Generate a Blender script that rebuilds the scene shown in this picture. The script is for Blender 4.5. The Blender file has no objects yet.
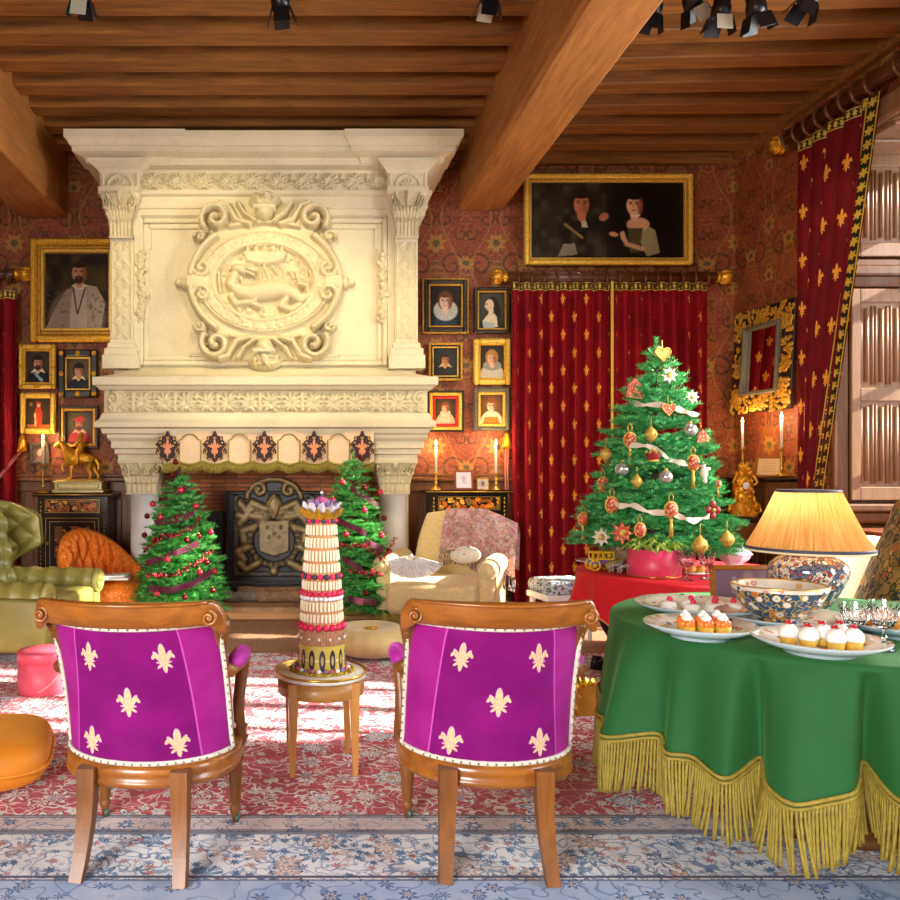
import bpy, bmesh, math, random
import numpy as np
from mathutils import Matrix, Vector, Euler
random.seed(7); rng = np.random.default_rng(7)
PI = math.pi
SC = bpy.context.scene
COL = SC.collection
F, CX, CY, H = 800.0, 303.0, 469.0, 1.35      # focal length, principal point, eye height

# ------------------------------------------------------------------ camera, world, lights, exposure
cam_d = bpy.data.cameras.new('camera'); cam = bpy.data.objects.new('camera', cam_d); COL.objects.link(cam)
cam.location = (0, 0, H); cam.rotation_euler = (PI/2, 0, 0)
cam_d.sensor_width = 36; cam_d.lens = 36*F/900
cam_d.shift_x = (450-CX)/900; cam_d.shift_y = (CY-450)/900
cam_d.clip_start = .05
SC.camera = cam
SC.view_settings.view_transform = 'Standard'; SC.view_settings.look = 'None'
SC.view_settings.gamma = 1; SC.view_settings.use_curve_mapping = False
SC.view_settings.exposure = 0.48
w = bpy.data.worlds.new('daylight'); SC.world = w; w.use_nodes = True
w.node_tree.nodes['Background'].inputs[0].default_value = (.93, .96, 1, 1)
w.node_tree.nodes['Background'].inputs[1].default_value = .9

def light(name, kind, loc, energy, col=(1,1,1), target=None, **kw):
    d = bpy.data.lights.new(name, kind); d.energy = energy; d.color = col
    o = bpy.data.objects.new(name, d); COL.objects.link(o); o.location = loc
    if target is not None:
        o.rotation_euler = (Vector(target)-Vector(loc)).to_track_quat('-Z', 'Y').to_euler()
    for k, v in kw.items(): setattr(d, k, v)
    return o
light('sun', 'SUN', (9, 3.4, 6), 17.0, (1, .94, .84), target=(9-1.0, 3.4+.13, 6-.50), angle=math.radians(.7))
light('window_daylight_far', 'AREA', (5.9, 5.85, 2.6), 55, (.86, .93, 1), target=(0, 5.2, 1.2), shape='RECTANGLE', size=1.5, size_y=2.8)
light('window_daylight_mid', 'AREA', (5.1, 3.8, 2.2), 290, (.92, .96, 1), target=(0, 4.6, 1.3), shape='RECTANGLE', size=1.5, size_y=2.6)
light('window_daylight_near', 'AREA', (5.1, .25, 2.3), 150, (.92, .96, 1), target=(-.5, 3.4, 1.2), shape='RECTANGLE', size=1.6, size_y=2.6)
light('window_daylight_behind', 'AREA', (-2.6, -2.8, 1.9), 120, (1, .97, .93), target=(.4, 3.2, .3), shape='RECTANGLE', size=2.4, size_y=2.4, spread=math.radians(95))

# ------------------------------------------------------------------ helpers
def X(px, d): return (px-CX)*d/F
def Z(py, d): return H+(CY-py)*d/F
def lin(c):
    return tuple(((v/12.92) if v <= .04045 else ((v+.055)/1.055)**2.4) for v in c)
def C(h):
    h = h.lstrip('#'); return lin([int(h[i:i+2], 16)/255 for i in (0, 2, 4)])

class E:                                             # a tiny expression layer over shader math nodes
    nt = None
    def __init__(s, v): s.v = v
    @staticmethod
    def op(o, *a):
        n = E.nt.nodes.new('ShaderNodeMath'); n.operation = o
        for i, q in enumerate(a):
            q = q.v if isinstance(q, E) else q
            if isinstance(q, (int, float)): n.inputs[i].default_value = q
            else: E.nt.links.new(q, n.inputs[i])
        return E(n.outputs[0])
    def __add__(s, o): return E.op('ADD', s, o)
    __radd__ = __add__
    def __sub__(s, o): return E.op('SUBTRACT', s, o)
    def __rsub__(s, o): return E.op('SUBTRACT', o, s)
    def __mul__(s, o): return E.op('MULTIPLY', s, o)
    __rmul__ = __mul__
    def __truediv__(s, o): return E.op('DIVIDE', s, o)
    def __neg__(s): return E.op('MULTIPLY', s, -1.0)
def eabs(a): return E.op('ABSOLUTE', a)
def emin(*a):
    r = a[0]
    for b in a[1:]: r = E.op('MINIMUM', r, b)
    return r
def emax(*a):
    r = a[0]
    for b in a[1:]: r = E.op('MAXIMUM', r, b)
    return r
def fract(a): return E.op('FRACT', a)
def efloor(a): return E.op('FLOOR', a)
def esqrt(a): return E.op('SQRT', a)
def esin(a): return E.op('SINE', a)
def eatan2(a, b): return E.op('ARCTAN2', a, b)
def below(a, t, soft=.01):                           # 1 where a < t
    n = E.nt.nodes.new('ShaderNodeMapRange'); n.interpolation_type = 'SMOOTHSTEP'
    E.nt.links.new(a.v, n.inputs[0])
    n.inputs[1].default_value = t-soft; n.inputs[2].default_value = t+soft
    n.inputs[3].default_value = 1; n.inputs[4].default_value = 0
    return E(n.outputs[0])
def above(a, t, soft=.01): return 1.0-below(a, t, soft)
def sep(sock):
    n = E.nt.nodes.new('ShaderNodeSeparateXYZ'); E.nt.links.new(sock, n.inputs[0])
    return [E(o) for o in n.outputs]
def comb(x, y, z=0.0):
    n = E.nt.nodes.new('ShaderNodeCombineXYZ')
    for i, q in enumerate((x, y, z)):
        if isinstance(q, E): E.nt.links.new(q.v, n.inputs[i])
        else: n.inputs[i].default_value = q
    return n.outputs[0]
def coord(kind='Object'):
    if kind == 'World': return E.nt.nodes.new('ShaderNodeNewGeometry').outputs['Position']
    return E.nt.nodes.new('ShaderNodeTexCoord').outputs[kind]
def noise(co, scale, detail=3, rough=.5, dist=0):
    n = E.nt.nodes.new('ShaderNodeTexNoise'); E.nt.links.new(co, n.inputs['Vector'])
    n.inputs['Scale'].default_value = scale; n.inputs['Detail'].default_value = detail
    n.inputs['Roughness'].default_value = rough; n.inputs['Distortion'].default_value = dist
    return E(n.outputs[0])
def voronoi(co, scale, feature='F1', rand=1.0):
    n = E.nt.nodes.new('ShaderNodeTexVoronoi'); n.feature = feature
    E.nt.links.new(co, n.inputs['Vector']); n.inputs['Scale'].default_value = scale
    n.inputs['Randomness'].default_value = rand
    return E(n.outputs['Distance']), (n.outputs['Color'] if feature == 'F1' else None), (n.outputs['Position'] if feature == 'F1' else None)
def mixc(fac, a, b):
    n = E.nt.nodes.new('ShaderNodeMix'); n.data_type = 'RGBA'
    for s, q in ((n.inputs[0], fac), (n.inputs[6], a), (n.inputs[7], b)):
        if isinstance(q, E): q = q.v
        if isinstance(q, tuple): s.default_value = (*q[:3], 1)
        elif isinstance(q, (int, float)): s.default_value = q
        else: E.nt.links.new(q, s)
    return n.outputs[2]
def ramp(fac, stops, const=False):
    n = E.nt.nodes.new('ShaderNodeValToRGB'); cr = n.color_ramp
    if const: cr.interpolation = 'CONSTANT'
    while len(cr.elements) < len(stops): cr.elements.new(.5)
    for e, (p, c) in zip(cr.elements, stops): e.position = p; e.color = (*c[:3], 1)
    E.nt.links.new(fac.v if isinstance(fac, E) else fac, n.inputs[0]); return n.outputs[0]

def mat(name, col=None, rough=.6, metal=0.0, **kw):
    m = bpy.data.materials.new(name); m.use_nodes = True
    b = m.node_tree.nodes['Principled BSDF']; E.nt = m.node_tree
    b.inputs['Roughness'].default_value = rough; b.inputs['Metallic'].default_value = metal
    for k, v in kw.items():
        b.inputs[k.replace('_', ' ')].default_value = (*v, 1) if isinstance(v, tuple) else v
    if col is not None: setcol(m, col)
    return m
def bs(m): return m.node_tree.nodes['Principled BSDF']
def setcol(m, c):
    if isinstance(c, E): c = c.v
    if isinstance(c, tuple): bs(m).inputs['Base Color'].default_value = (*c[:3], 1)
    else: m.node_tree.links.new(c, bs(m).inputs['Base Color'])
def setin(m, name, e): m.node_tree.links.new(e.v if isinstance(e, E) else e, bs(m).inputs[name])
def bump(m, h, strength=.3, dist=.01):
    n = m.node_tree.nodes.new('ShaderNodeBump'); n.inputs['Strength'].default_value = strength
    n.inputs['Distance'].default_value = dist
    m.node_tree.links.new(h.v if isinstance(h, E) else h, n.inputs['Height']); m.node_tree.links.new(n.outputs[0], bs(m).inputs['Normal'])
def dark(c, k): return tuple(v*k for v in c)
def pm(name, col, rough=.6, metal=0.0, var=.18, scale=8, bmp=None, co='Object', **kw):   # mottled one-colour material
    m = mat(name, None, rough, metal, **kw)
    n = noise(coord(co), scale, 4, .6)
    setcol(m, ramp(n, [(.3, dark(col, 1-var)), (.7, tuple(min(1, v*(1+var)) for v in col))]))
    if bmp: bump(m, noise(coord(co), bmp[0], 3), bmp[1], bmp[2] if len(bmp) > 2 else .01)
    return m
def wood(name, c1, c2, rough=.4, axis='x', sc=1.0, coat=0.0, bstr=.15):
    m = mat(name, None, rough); bs(m).inputs['Coat Weight'].default_value = coat
    x, y, z = sep(coord('Object'))
    s = {'x': (1.2, 14, 14), 'y': (14, 1.2, 14), 'z': (14, 14, 1.2)}[axis]
    v = comb(x*s[0]*sc, y*s[1]*sc, z*s[2]*sc)
    n = noise(v, 2.2, 6, .65, .6)
    n2 = noise(coord('Object'), 1.7*sc, 3)
    setcol(m, ramp(n*.75+n2*.25, [(.28, c1), (.72, c2)]))
    bump(m, n, bstr, .004)
    return m

class MB:                                            # gathers geometry for ONE mesh
    def __init__(s): s.v = []; s.f = []; s.mi = []; s.sm = []; s.M = Matrix.Identity(4)
    def add(s, vs, fs, mi=0, smooth=True, M=None):
        T = s.M @ M if M is not None else s.M; o = len(s.v)
        s.v += [tuple(T @ Vector(p)) for p in vs]
        s.f += [tuple(o+i for i in q) for q in fs]; s.mi += [mi]*len(fs); s.sm += [smooth]*len(fs)
        return s
    def box(s, c, d, bev=0.0, mi=0, rz=0, rx=0, ry=0, seg=1, smooth=False):
        bm = bmesh.new(); bmesh.ops.create_cube(bm, size=1)
        bmesh.ops.scale(bm, vec=d, verts=bm.verts)
        if bev > 0: bmesh.ops.bevel(bm, geom=bm.edges[:], offset=bev, segments=seg, affect='EDGES', profile=.5)
        bm.verts.index_update()
        M = Matrix.Translation(c) @ Euler((rx, ry, rz)).to_matrix().to_4x4()
        s.add([v.co for v in bm.verts], [[v.index for v in f.verts] for f in bm.faces], mi, smooth, M); bm.free(); return s
    def b2(s, lo, hi, bev=0.0, mi=0):
        return s.box([(a+b)/2 for a, b in zip(lo, hi)], [abs(b-a) for a, b in zip(lo, hi)], bev, mi)
    def lathe(s, prof, n=24, c=(0, 0, 0), mi=0, M=None, cap=True, smooth=True, a0=0, a1=2*PI, sx=1, sy=1):
        full = abs(a1-a0-2*PI) < 1e-6; k = n if full else n+1; vs = []; fs = []
        for r, z in prof:
            for i in range(k):
                t = a0+(a1-a0)*i/n; vs.append((c[0]+r*math.cos(t)*sx, c[1]+r*math.sin(t)*sy, c[2]+z))
        for j in range(len(prof)-1):
            for i in range(n):
                a, b = j*k+i, j*k+(i+1) % k; fs.append((a, b, b+k, a+k))
        if cap and full:
            if prof[0][0] > 1e-5: fs.append(tuple(range(k))[::-1])
            if prof[-1][0] > 1e-5: fs.append(tuple((len(prof)-1)*k+i for i in range(k)))
        return s.add(vs, fs, mi, smooth, M)
    def ball(s, c, r, n=12, m=8, mi=0, M=None):
        r = (r, r, r) if isinstance(r, (int, float)) else r; vs = [(c[0], c[1], c[2]-r[2])]; fs = []
        for j in range(1, m):
            p = -PI/2+PI*j/m
            for i in range(n):
                t = 2*PI*i/n; vs.append((c[0]+r[0]*math.cos(p)*math.cos(t), c[1]+r[1]*math.cos(p)*math.sin(t), c[2]+r[2]*math.sin(p)))
        vs.append((c[0], c[1], c[2]+r[2])); L = len(vs)-1
        for i in range(n):
            q = (i+1) % n; fs.append((0, 1+q, 1+i)); fs.append((L, 1+(m-2)*n+i, 1+(m-2)*n+q))
            for j in range(m-2): a = 1+j*n; fs.append((a+i, a+q, a+n+q, a+n+i))
        return s.add(vs, fs, mi, True, M)
    def tube(s, path, r, n=8, mi=0, closed=False, flat=1.0, up=None, cap=True, smooth=True):
        P = [Vector(p) for p in path]; k = len(P); R = r if isinstance(r, (list, tuple)) else [r]*k
        vs = []; fs = []; u = None
        for i in range(k):
            t = (P[(i+1) % k]-P[i-1]) if closed else (P[min(i+1, k-1)]-P[max(i-1, 0)])
            t = t.normalized() if t.length > 1e-9 else Vector((0, 0, 1))
            if up is not None: u = Vector(up)-t*t.dot(Vector(up))
            elif u is None: u = t.orthogonal()
            else: u = u-t*t.dot(u)
            u = u.normalized() if u.length > 1e-9 else t.orthogonal().normalized()
            b = t.cross(u)
            for j in range(n):
                a = 2*PI*j/n+(PI/4 if n == 4 else 0); vs.append(P[i]+(u*math.cos(a)*flat+b*math.sin(a))*R[i])
        for i in range(k if closed else k-1):
            for j in range(n):
                a, b_ = i*n+j, i*n+(j+1) % n; c = (i+1) % k*n
                fs.append((a, b_, c+(j+1) % n, c+j))
        if not closed and cap: fs += [tuple(range(n))[::-1], tuple((k-1)*n+j for j in range(n))]
        return s.add(vs, fs, mi, smooth)
    def prism(s, poly, z0, z1, M=None, mi=0, smooth=False):      # polygon in xy, extruded along z
        n = len(poly); vs = [(x, y, z0) for x, y in poly]+[(x, y, z1) for x, y in poly]
        fs = [tuple(range(n))[::-1], tuple(range(n, 2*n))]+[(i, (i+1) % n, n+(i+1) % n, n+i) for i in range(n)]
        return s.add(vs, fs, mi, smooth, M)
    def sweep(s, prof, x0, x1, yf, yb, mi=0):                    # moulding around three sides of a block
        vs = []; fs = []
        for o, z in prof: vs += [(x0-o, yb, z), (x0-o, yf-o, z), (x1+o, yf-o, z), (x1+o, yb, z)]
        for j in range(len(prof)-1):
            for i in range(3): a = j*4+i; fs.append((a, a+1, a+5, a+4))
        k = (len(prof)-1)*4; fs += [(0, 1, 2, 3), (k+3, k+2, k+1, k)]
        return s.add(vs, fs, mi, False)
    def surf(s, fn, nu, nv, mi=0, cu=False, cv=False, smooth=True):
        vs = [fn(i/(nu if cu else nu-1), j/(nv if cv else nv-1)) for j in range(nv) for i in range(nu)]; fs = []
        for j in range(nv if cv else nv-1):
            for i in range(nu if cu else nu-1):
                fs.append((j*nu+i, j*nu+(i+1) % nu, (j+1) % nv*nu+(i+1) % nu, (j+1) % nv*nu+i))
        return s.add(vs, fs, mi, smooth)
    def build(s, name, mats, parent=None, loc=(0, 0, 0), rz=0, **kw):
        me = bpy.data.meshes.new(name); me.from_pydata(s.v, [], s.f); me.update()
        for m in (mats if isinstance(mats, (list, tuple)) else [mats]): me.materials.append(m)
        me.polygons.foreach_set('material_index', s.mi); me.polygons.foreach_set('use_smooth', s.sm)
        return link(name, me, parent, loc, rz, **kw)

def link(name, me, parent=None, loc=(0, 0, 0), rz=0, label=None, cat=None, group=None, kind=None):
    o = bpy.data.objects.new(name, me); COL.objects.link(o); o.location = loc; o.rotation_euler = (0, 0, rz)
    if parent is not None: o.parent = parent
    return tag(o, label, cat, group, kind)
def tag(o, label=None, cat=None, group=None, kind=None):
    for k, v in (('label', label), ('category', cat), ('group', group), ('kind', kind)):
        if v: o[k] = v
    return o
def thing(name, label, cat, loc=(0, 0, 0), rz=0, group=None, kind=None):
    o = bpy.data.objects.new(name, None); COL.objects.link(o); o.empty_display_size = .1
    o.location = loc; o.rotation_euler = (0, 0, rz); return tag(o, label, cat, group, kind)
def dup(root, loc, rz=None, label=None, group=None, scale=None):
    r = root.copy(); COL.objects.link(r); r.location = loc
    if rz is not None: r.rotation_euler = (0, 0, rz)
    if scale is not None: r.scale = (scale, scale, scale)
    tag(r, label, None, group)
    for ch in list(root.children):
        c = ch.copy(); COL.objects.link(c); c.parent = r
        for g in list(ch.children):
            d = g.copy(); COL.objects.link(d); d.parent = c
    return r
def gridobj(name, V, mats, parent=None, uv=None, col=None, smooth=True, closed_u=False, flip=False, **kw):
    """V: array (nv, nu, 3) of points -> one mesh; uv (nv,nu,2) and col (nv,nu,3) optional."""
    nv, nu = V.shape[:2]; me = bpy.data.meshes.new(name)
    i = np.arange(nu if closed_u else nu-1); j = np.arange(nv-1)
    I, J = np.meshgrid(i, j); I2 = (I+1) % nu
    q = np.stack([J*nu+I, J*nu+I2, (J+1)*nu+I2, (J+1)*nu+I], -1).reshape(-1, 4)
    if flip: q = q[:, ::-1]
    me.vertices.add(nu*nv); me.vertices.foreach_set('co', np.ascontiguousarray(V, dtype=np.float32).ravel())
    me.loops.add(q.size); me.loops.foreach_set('vertex_index', q.ravel().astype(np.int32))
    me.polygons.add(len(q)); me.polygons.foreach_set('loop_start', np.arange(0, q.size, 4, dtype=np.int32))
    me.update(calc_edges=True); me.validate()
    me.polygons.foreach_set('use_smooth', [smooth]*len(me.polygons))
    if uv is not None:
        l = me.uv_layers.new(name='UVMap'); vi = np.zeros(len(me.loops), np.int32); me.loops.foreach_get('vertex_index', vi)
        l.data.foreach_set('uv', uv.reshape(-1, 2)[vi].astype(np.float32).ravel())
    if col is not None:
        a = me.color_attributes.new('Col', 'FLOAT_COLOR', 'POINT')
        a.data.foreach_set('color', np.concatenate([col.reshape(-1, 3), np.ones((nu*nv, 1))], 1).astype(np.float32).ravel())
    for m in (mats if isinstance(mats, (list, tuple)) else [mats]): me.materials.append(m)
    return link(name, me, parent, **kw)

# numpy relief / picture helpers ------------------------------------------------------------
def ss(a, b, x):
    t = np.clip((x-a)/(b-a), 0, 1); return t*t*(3-2*t)
def seg_dist(x, y, path):
    d = np.full(x.shape, 1e9)
    for (ax, ay), (bx, by) in zip(path[:-1], path[1:]):
        vx, vy = bx-ax, by-ay; L = vx*vx+vy*vy+1e-12
        t = np.clip(((x-ax)*vx+(y-ay)*vy)/L, 0, 1)
        d = np.minimum(d, np.hypot(x-ax-t*vx, y-ay-t*vy))
    return d
def stroke(x, y, path, w, h): return h*np.sqrt(np.clip(1-(seg_dist(x, y, path)/w)**2, 0, 1))
def dome(x, y, cx, cy, rx, ry, h, rot=0, p=.5):
    c, s = math.cos(rot), math.sin(rot); u = ((x-cx)*c+(y-cy)*s)/rx; v = (-(x-cx)*s+(y-cy)*c)/ry
    return h*np.clip(1-u*u-v*v, 0, 1)**p
def spiral(cx, cy, r, turns, a0, sgn=1, n=26, r1=.12):
    return [(cx+(r*(1-i/n)+r*r1*i/n)*math.cos(a0+sgn*2*PI*turns*i/n), cy+(r*(1-i/n)+r*r1*i/n)*math.sin(a0+sgn*2*PI*turns*i/n)) for i in range(n+1)]
def arcp(cx, cy, rx, ry, a0, a1, n=20):
    return [(cx+rx*math.cos(a0+(a1-a0)*i/n), cy+ry*math.sin(a0+(a1-a0)*i/n)) for i in range(n+1)]
def vnoise(x, y, sc, seed=0):
    g = np.random.default_rng(seed).random((64, 64)); xs, ys = x*sc+17.3, y*sc+31.7
    xi, yi = np.floor(xs).astype(int), np.floor(ys).astype(int); fx, fy = xs-xi, ys-yi
    fx = fx*fx*(3-2*fx); fy = fy*fy*(3-2*fy); G = lambda a, b: g[a % 64, b % 64]
    return (G(xi, yi)*(1-fx)+G(xi+1, yi)*fx)*(1-fy)+(G(xi, yi+1)*(1-fx)+G(xi+1, yi+1)*fx)*fy
class Paint:
    def __init__(s, nx, ny, asp, bg):
        s.x, s.y = np.meshgrid(np.linspace(-asp, asp, nx), np.linspace(-1, 1, ny)); s.c = np.zeros((ny, nx, 3)); s.c[:] = C(bg); s.asp = asp
    def lay(s, m, c):
        s.c = s.c*(1-m[..., None])+np.array(C(c))*m[..., None]; return s
    def e(s, cx, cy, rx, ry, c, soft=.12, rot=0):
        k, q = math.cos(rot), math.sin(rot); u = ((s.x-cx)*k+(s.y-cy)*q)/rx; v = (-(s.x-cx)*q+(s.y-cy)*k)/ry
        return s.lay(1-ss(1-soft, 1+soft, np.hypot(u, v)), c)
    def l(s, path, w, c, soft=.4): return s.lay(1-ss(w*(1-soft), w*(1+soft), seg_dist(s.x, s.y, path)), c)
    def p(s, pts, c):                                    # filled polygon
        ins = np.zeros(s.x.shape, bool); n = len(pts)
        for i in range(n):
            (ax, ay), (bx, by) = pts[i], pts[(i+1) % n]
            hit = ((ay > s.y) != (by > s.y)) & (s.x < (bx-ax)*(s.y-ay)/(by-ay+1e-12)+ax); ins ^= hit
        return s.lay(ins.astype(float), c)
    def grain(s, k=.18, sc=7, seed=1):
        n = vnoise(s.x, s.y, sc, seed)*.6+vnoise(s.x, s.y, sc*3, seed+1)*.4; s.c = s.c*(1-k+2*k*n[..., None]); return s
# ------------------------------------------------------------------ shared patterns and materials
def fleur(x, y):                                     # fleur-de-lis, about 1 tall, < 1 inside
    ax = eabs(x)
    def el(cx, cy, rx, ry, rot=0.0):
        c, s = math.cos(rot), math.sin(rot); dx, dy = ax-cx, y-cy
        u = (dx*c+dy*s)*(1/rx); v = (dy*c-dx*s)*(1/ry); return u*u+v*v
    return emin(el(0, .21, .085, .29), el(.145, .07, .06, .2, -.42), el(.25, .10, .045, .10, .45), el(0, -.13, .19, .04),
                el(0, -.3, .055, .19), el(.105, -.245, .04, .12, .75))
def velvet(name, base, fl, px_, py_, size, sheen=1.0, rough=.75):
    m = mat(name, None, rough); bs(m).inputs['Sheen Weight'].default_value = sheen; bs(m).inputs['Sheen Roughness'].default_value = .35
    bs(m).inputs['Sheen Tint'].default_value = (*[min(1, v*2.2+.02) for v in base], 1); bs(m).inputs['Specular IOR Level'].default_value = .2
    u, v, _ = sep(coord('UV'))
    cu = u*(1/px_); odd = efloor(cu); par = fract(odd*.5)*2.0
    lx = (fract(cu)-.5)*px_; ly = (fract(v*(1/py_)+par*.5)-.5)*py_
    f = fleur(lx*(1/size), ly*(1/size)); k = below(f, 1.1, .15)
    n = noise(coord('Object'), 6, 3)
    setcol(m, mixc(k, ramp(n, [(.3, dark(base, .75)), (.7, dark(base, 1.2))]), fl))
    setin(m, 'Sheen Weight', (1.0-k)*sheen)
    return m
GOLD = C('#b8791e')
M = {}
M['gold'] = pm('gilt', C('#dca22c'), .36, .6, .3, 30, (60, .5, .004))
M['gold_dull'] = pm('aged_gilt', C('#b98a2a'), .45, .35, .35, 40, (70, .5, .004))
M['brass'] = pm('brass', C('#d2a540'), .28, .75, .12, 12)
M['oak_dark'] = wood('dark_oak', C('#4a2a10'), C('#84521f'), .45, 'z', .7, .1)
M['oak'] = wood('oak', C('#4d2c12'), C('#8a5526'), .45, 'x', .7, .1)
M['oak_light'] = wood('linenfold_oak', C('#7a5638'), C('#a67e58'), .45, 'z', .7, .1)
M['beam'] = wood('ceiling_beam_oak', C('#4f2a08'), C('#a86a20'), .7, 'x', .8, 0, .3)
M['beam_y'] = wood('great_beam_oak', C('#7a4612'), C('#bd7c36'), .7, 'y', .8, 0, .3)
M['walnut'] = wood('honey_walnut', C('#683810'), C('#ae6a22'), .3, 'x', 1.0, .3, .06)
M['walnut_z'] = wood('honey_walnut_upright', C('#56300c'), C('#935820'), .42, 'z', 1.0, .05, .06)
M['black'] = mat('ebonised_wood', C('#120d0a'), .22, 0, Coat_Weight=.4)
M['iron'] = pm('cast_iron', C('#38363a'), .5, .6, .25, 14)
M['black_metal'] = mat('black_metal', C('#101014'), .35, .3)
M['white_wax'] = mat('candle_wax', C('#f2e6cc'), .5, Subsurface_Weight=.3)
M['flame'] = mat('flame', C('#ffdf9a'), .5, Emission_Color=C('#ffcf80'), Emission_Strength=22.0)
M['glass'] = mat('crystal', (1, 1, 1), .03, Transmission_Weight=1.0, IOR=1.5)
M['cream_cloth'] = pm('cream_damask', C('#d9bd85'), .75, 0, .1, 30, (120, .25, .003), Sheen_Weight=.3)
M['cream_pale'] = pm('pale_cream_cloth', C('#e4d6bd'), .75, 0, .08, 25, (120, .2, .003))
M['white'] = mat('white_paint', C('#efece6'), .4)
M['paper'] = pm('paper', C('#e8e4dc'), .7, 0, .06, 20)
M['porcelain'] = mat('white_porcelain', C('#dfe6ec'), .12, Coat_Weight=.5)
M['black_lac'] = M['black']

def limestone(name='limestone', tint='#cfc3a2'):
    m = mat(name, None, .8); co = coord('Object'); n = noise(co, 3, 5, .6); n2 = noise(co, 40, 3); base = C(tint)
    x, y, z = sep(co)
    setcol(m, ramp(n*.7+n2*.3, [(.25, dark(base, .8)), (.5, base), (.8, tuple(min(1, v*1.12) for v in base))]))
    bump(m, n2*.6+n*.4, .25, .006); return m
M['stone'] = limestone('limestone', '#d2c6a2')
M['stone_carve'] = limestone('carved_limestone', '#cabd94')

def wallpaper():
    m = mat('damask_wallpaper', None, .55); bs(m).inputs['Specular IOR Level'].default_value = .35
    px_, py_, pz_ = sep(coord('World')); u, v = px_+py_, pz_
    wv = comb(u, v)
    n1 = noise(wv, 3.5, 2)-.5; n2 = noise(comb(u+7.3, v), 3.5, 2)-.5
    W, T = .62, 1.05
    mx = eabs(fract((u+n1*.05)*(1/W))-.5)*W; my = fract((v+n2*.06)*(1/T))*T
    def R(cx, cy): return esqrt((mx-cx)*(mx-cx)+(my-cy)*(my-cy))
    def A(cx, cy): return eatan2(my-cy, mx-cx)
    def spir(cx, cy, k, rmax, wd):                   # spiral line round a centre
        r = R(cx, cy); q = eabs(fract(r*k+A(cx, cy)*(1/(2*PI)))-.5)
        return below(q, wd, .05)*below(r, rmax, .015)
    scroll = emax(spir(.17, .30, 11, .13, .13), spir(.10, .78, 12, .1, .13), spir(.26, .62, 14, .07, .14), spir(.25, .95, 14, .06, .14))
    vine = below(eabs(mx-.15-.1*esin(my*(2*PI/T))), .007, .004)
    def flower(cx, cy, r0):
        r, a = R(cx, cy), A(cx, cy); return r*(1/r0)/(1.0+.22*esin(a*8.0))
    f1, f2, f3 = flower(.0, .53, .085), flower(.3, .32, .06), flower(.0, .05, .07)
    fl = emin(f1, f2, f3); vase = below((mx*(1/.07))*(mx*(1/.07))+((my-.22)*(1/.13))*((my-.22)*(1/.13)), 1.0, .1)
    leaf = above(noise(wv, 16, 2, .5, 1.2), .6, .02)
    g = noise(wv, 30, 3); q1 = noise(comb(mx, my), 7, 1.5, .5, .8); curl = below(eabs(fract(q1*7.0)-.5), .07, .03); curl2 = below(eabs(fract(q1*7.0+.5)-.5), .05, .03)
    base = ramp(noise(wv, 5, 4), [(.3, C('#7a2c22')), (.7, C('#96402a'))])
    c = mixc(leaf*.5, base, C('#7c5a26')); c = mixc(curl*.75, c, C('#3f2a1c')); c = mixc(curl2*.6, c, C('#9c7a34'))
    c = mixc(scroll*.85, c, C('#3a2418')); c = mixc(vine*.5, c, C('#a98336'))
    vs_ = below(eabs(fract((my-.22)*16.0+mx*mx*60.0)-.5), .2, .05); c = mixc(vase*.6, c, C('#8e6a2c')); c = mixc(vase*vs_*.7, c, C('#5a2c1c'))
    c = mixc(below(fl, 1.0, .1)*.6, c, C('#b58a3a')); c = mixc(below(fl, .42, .1), c, C('#4b4a2c'))
    c = mixc((g-.35)*.5, c, C('#b98a40'))
    setcol(m, c); bump(m, emax(scroll, vine)*.5+g*.5, .2, .004); return m
M['wallpaper'] = wallpaper()

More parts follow.
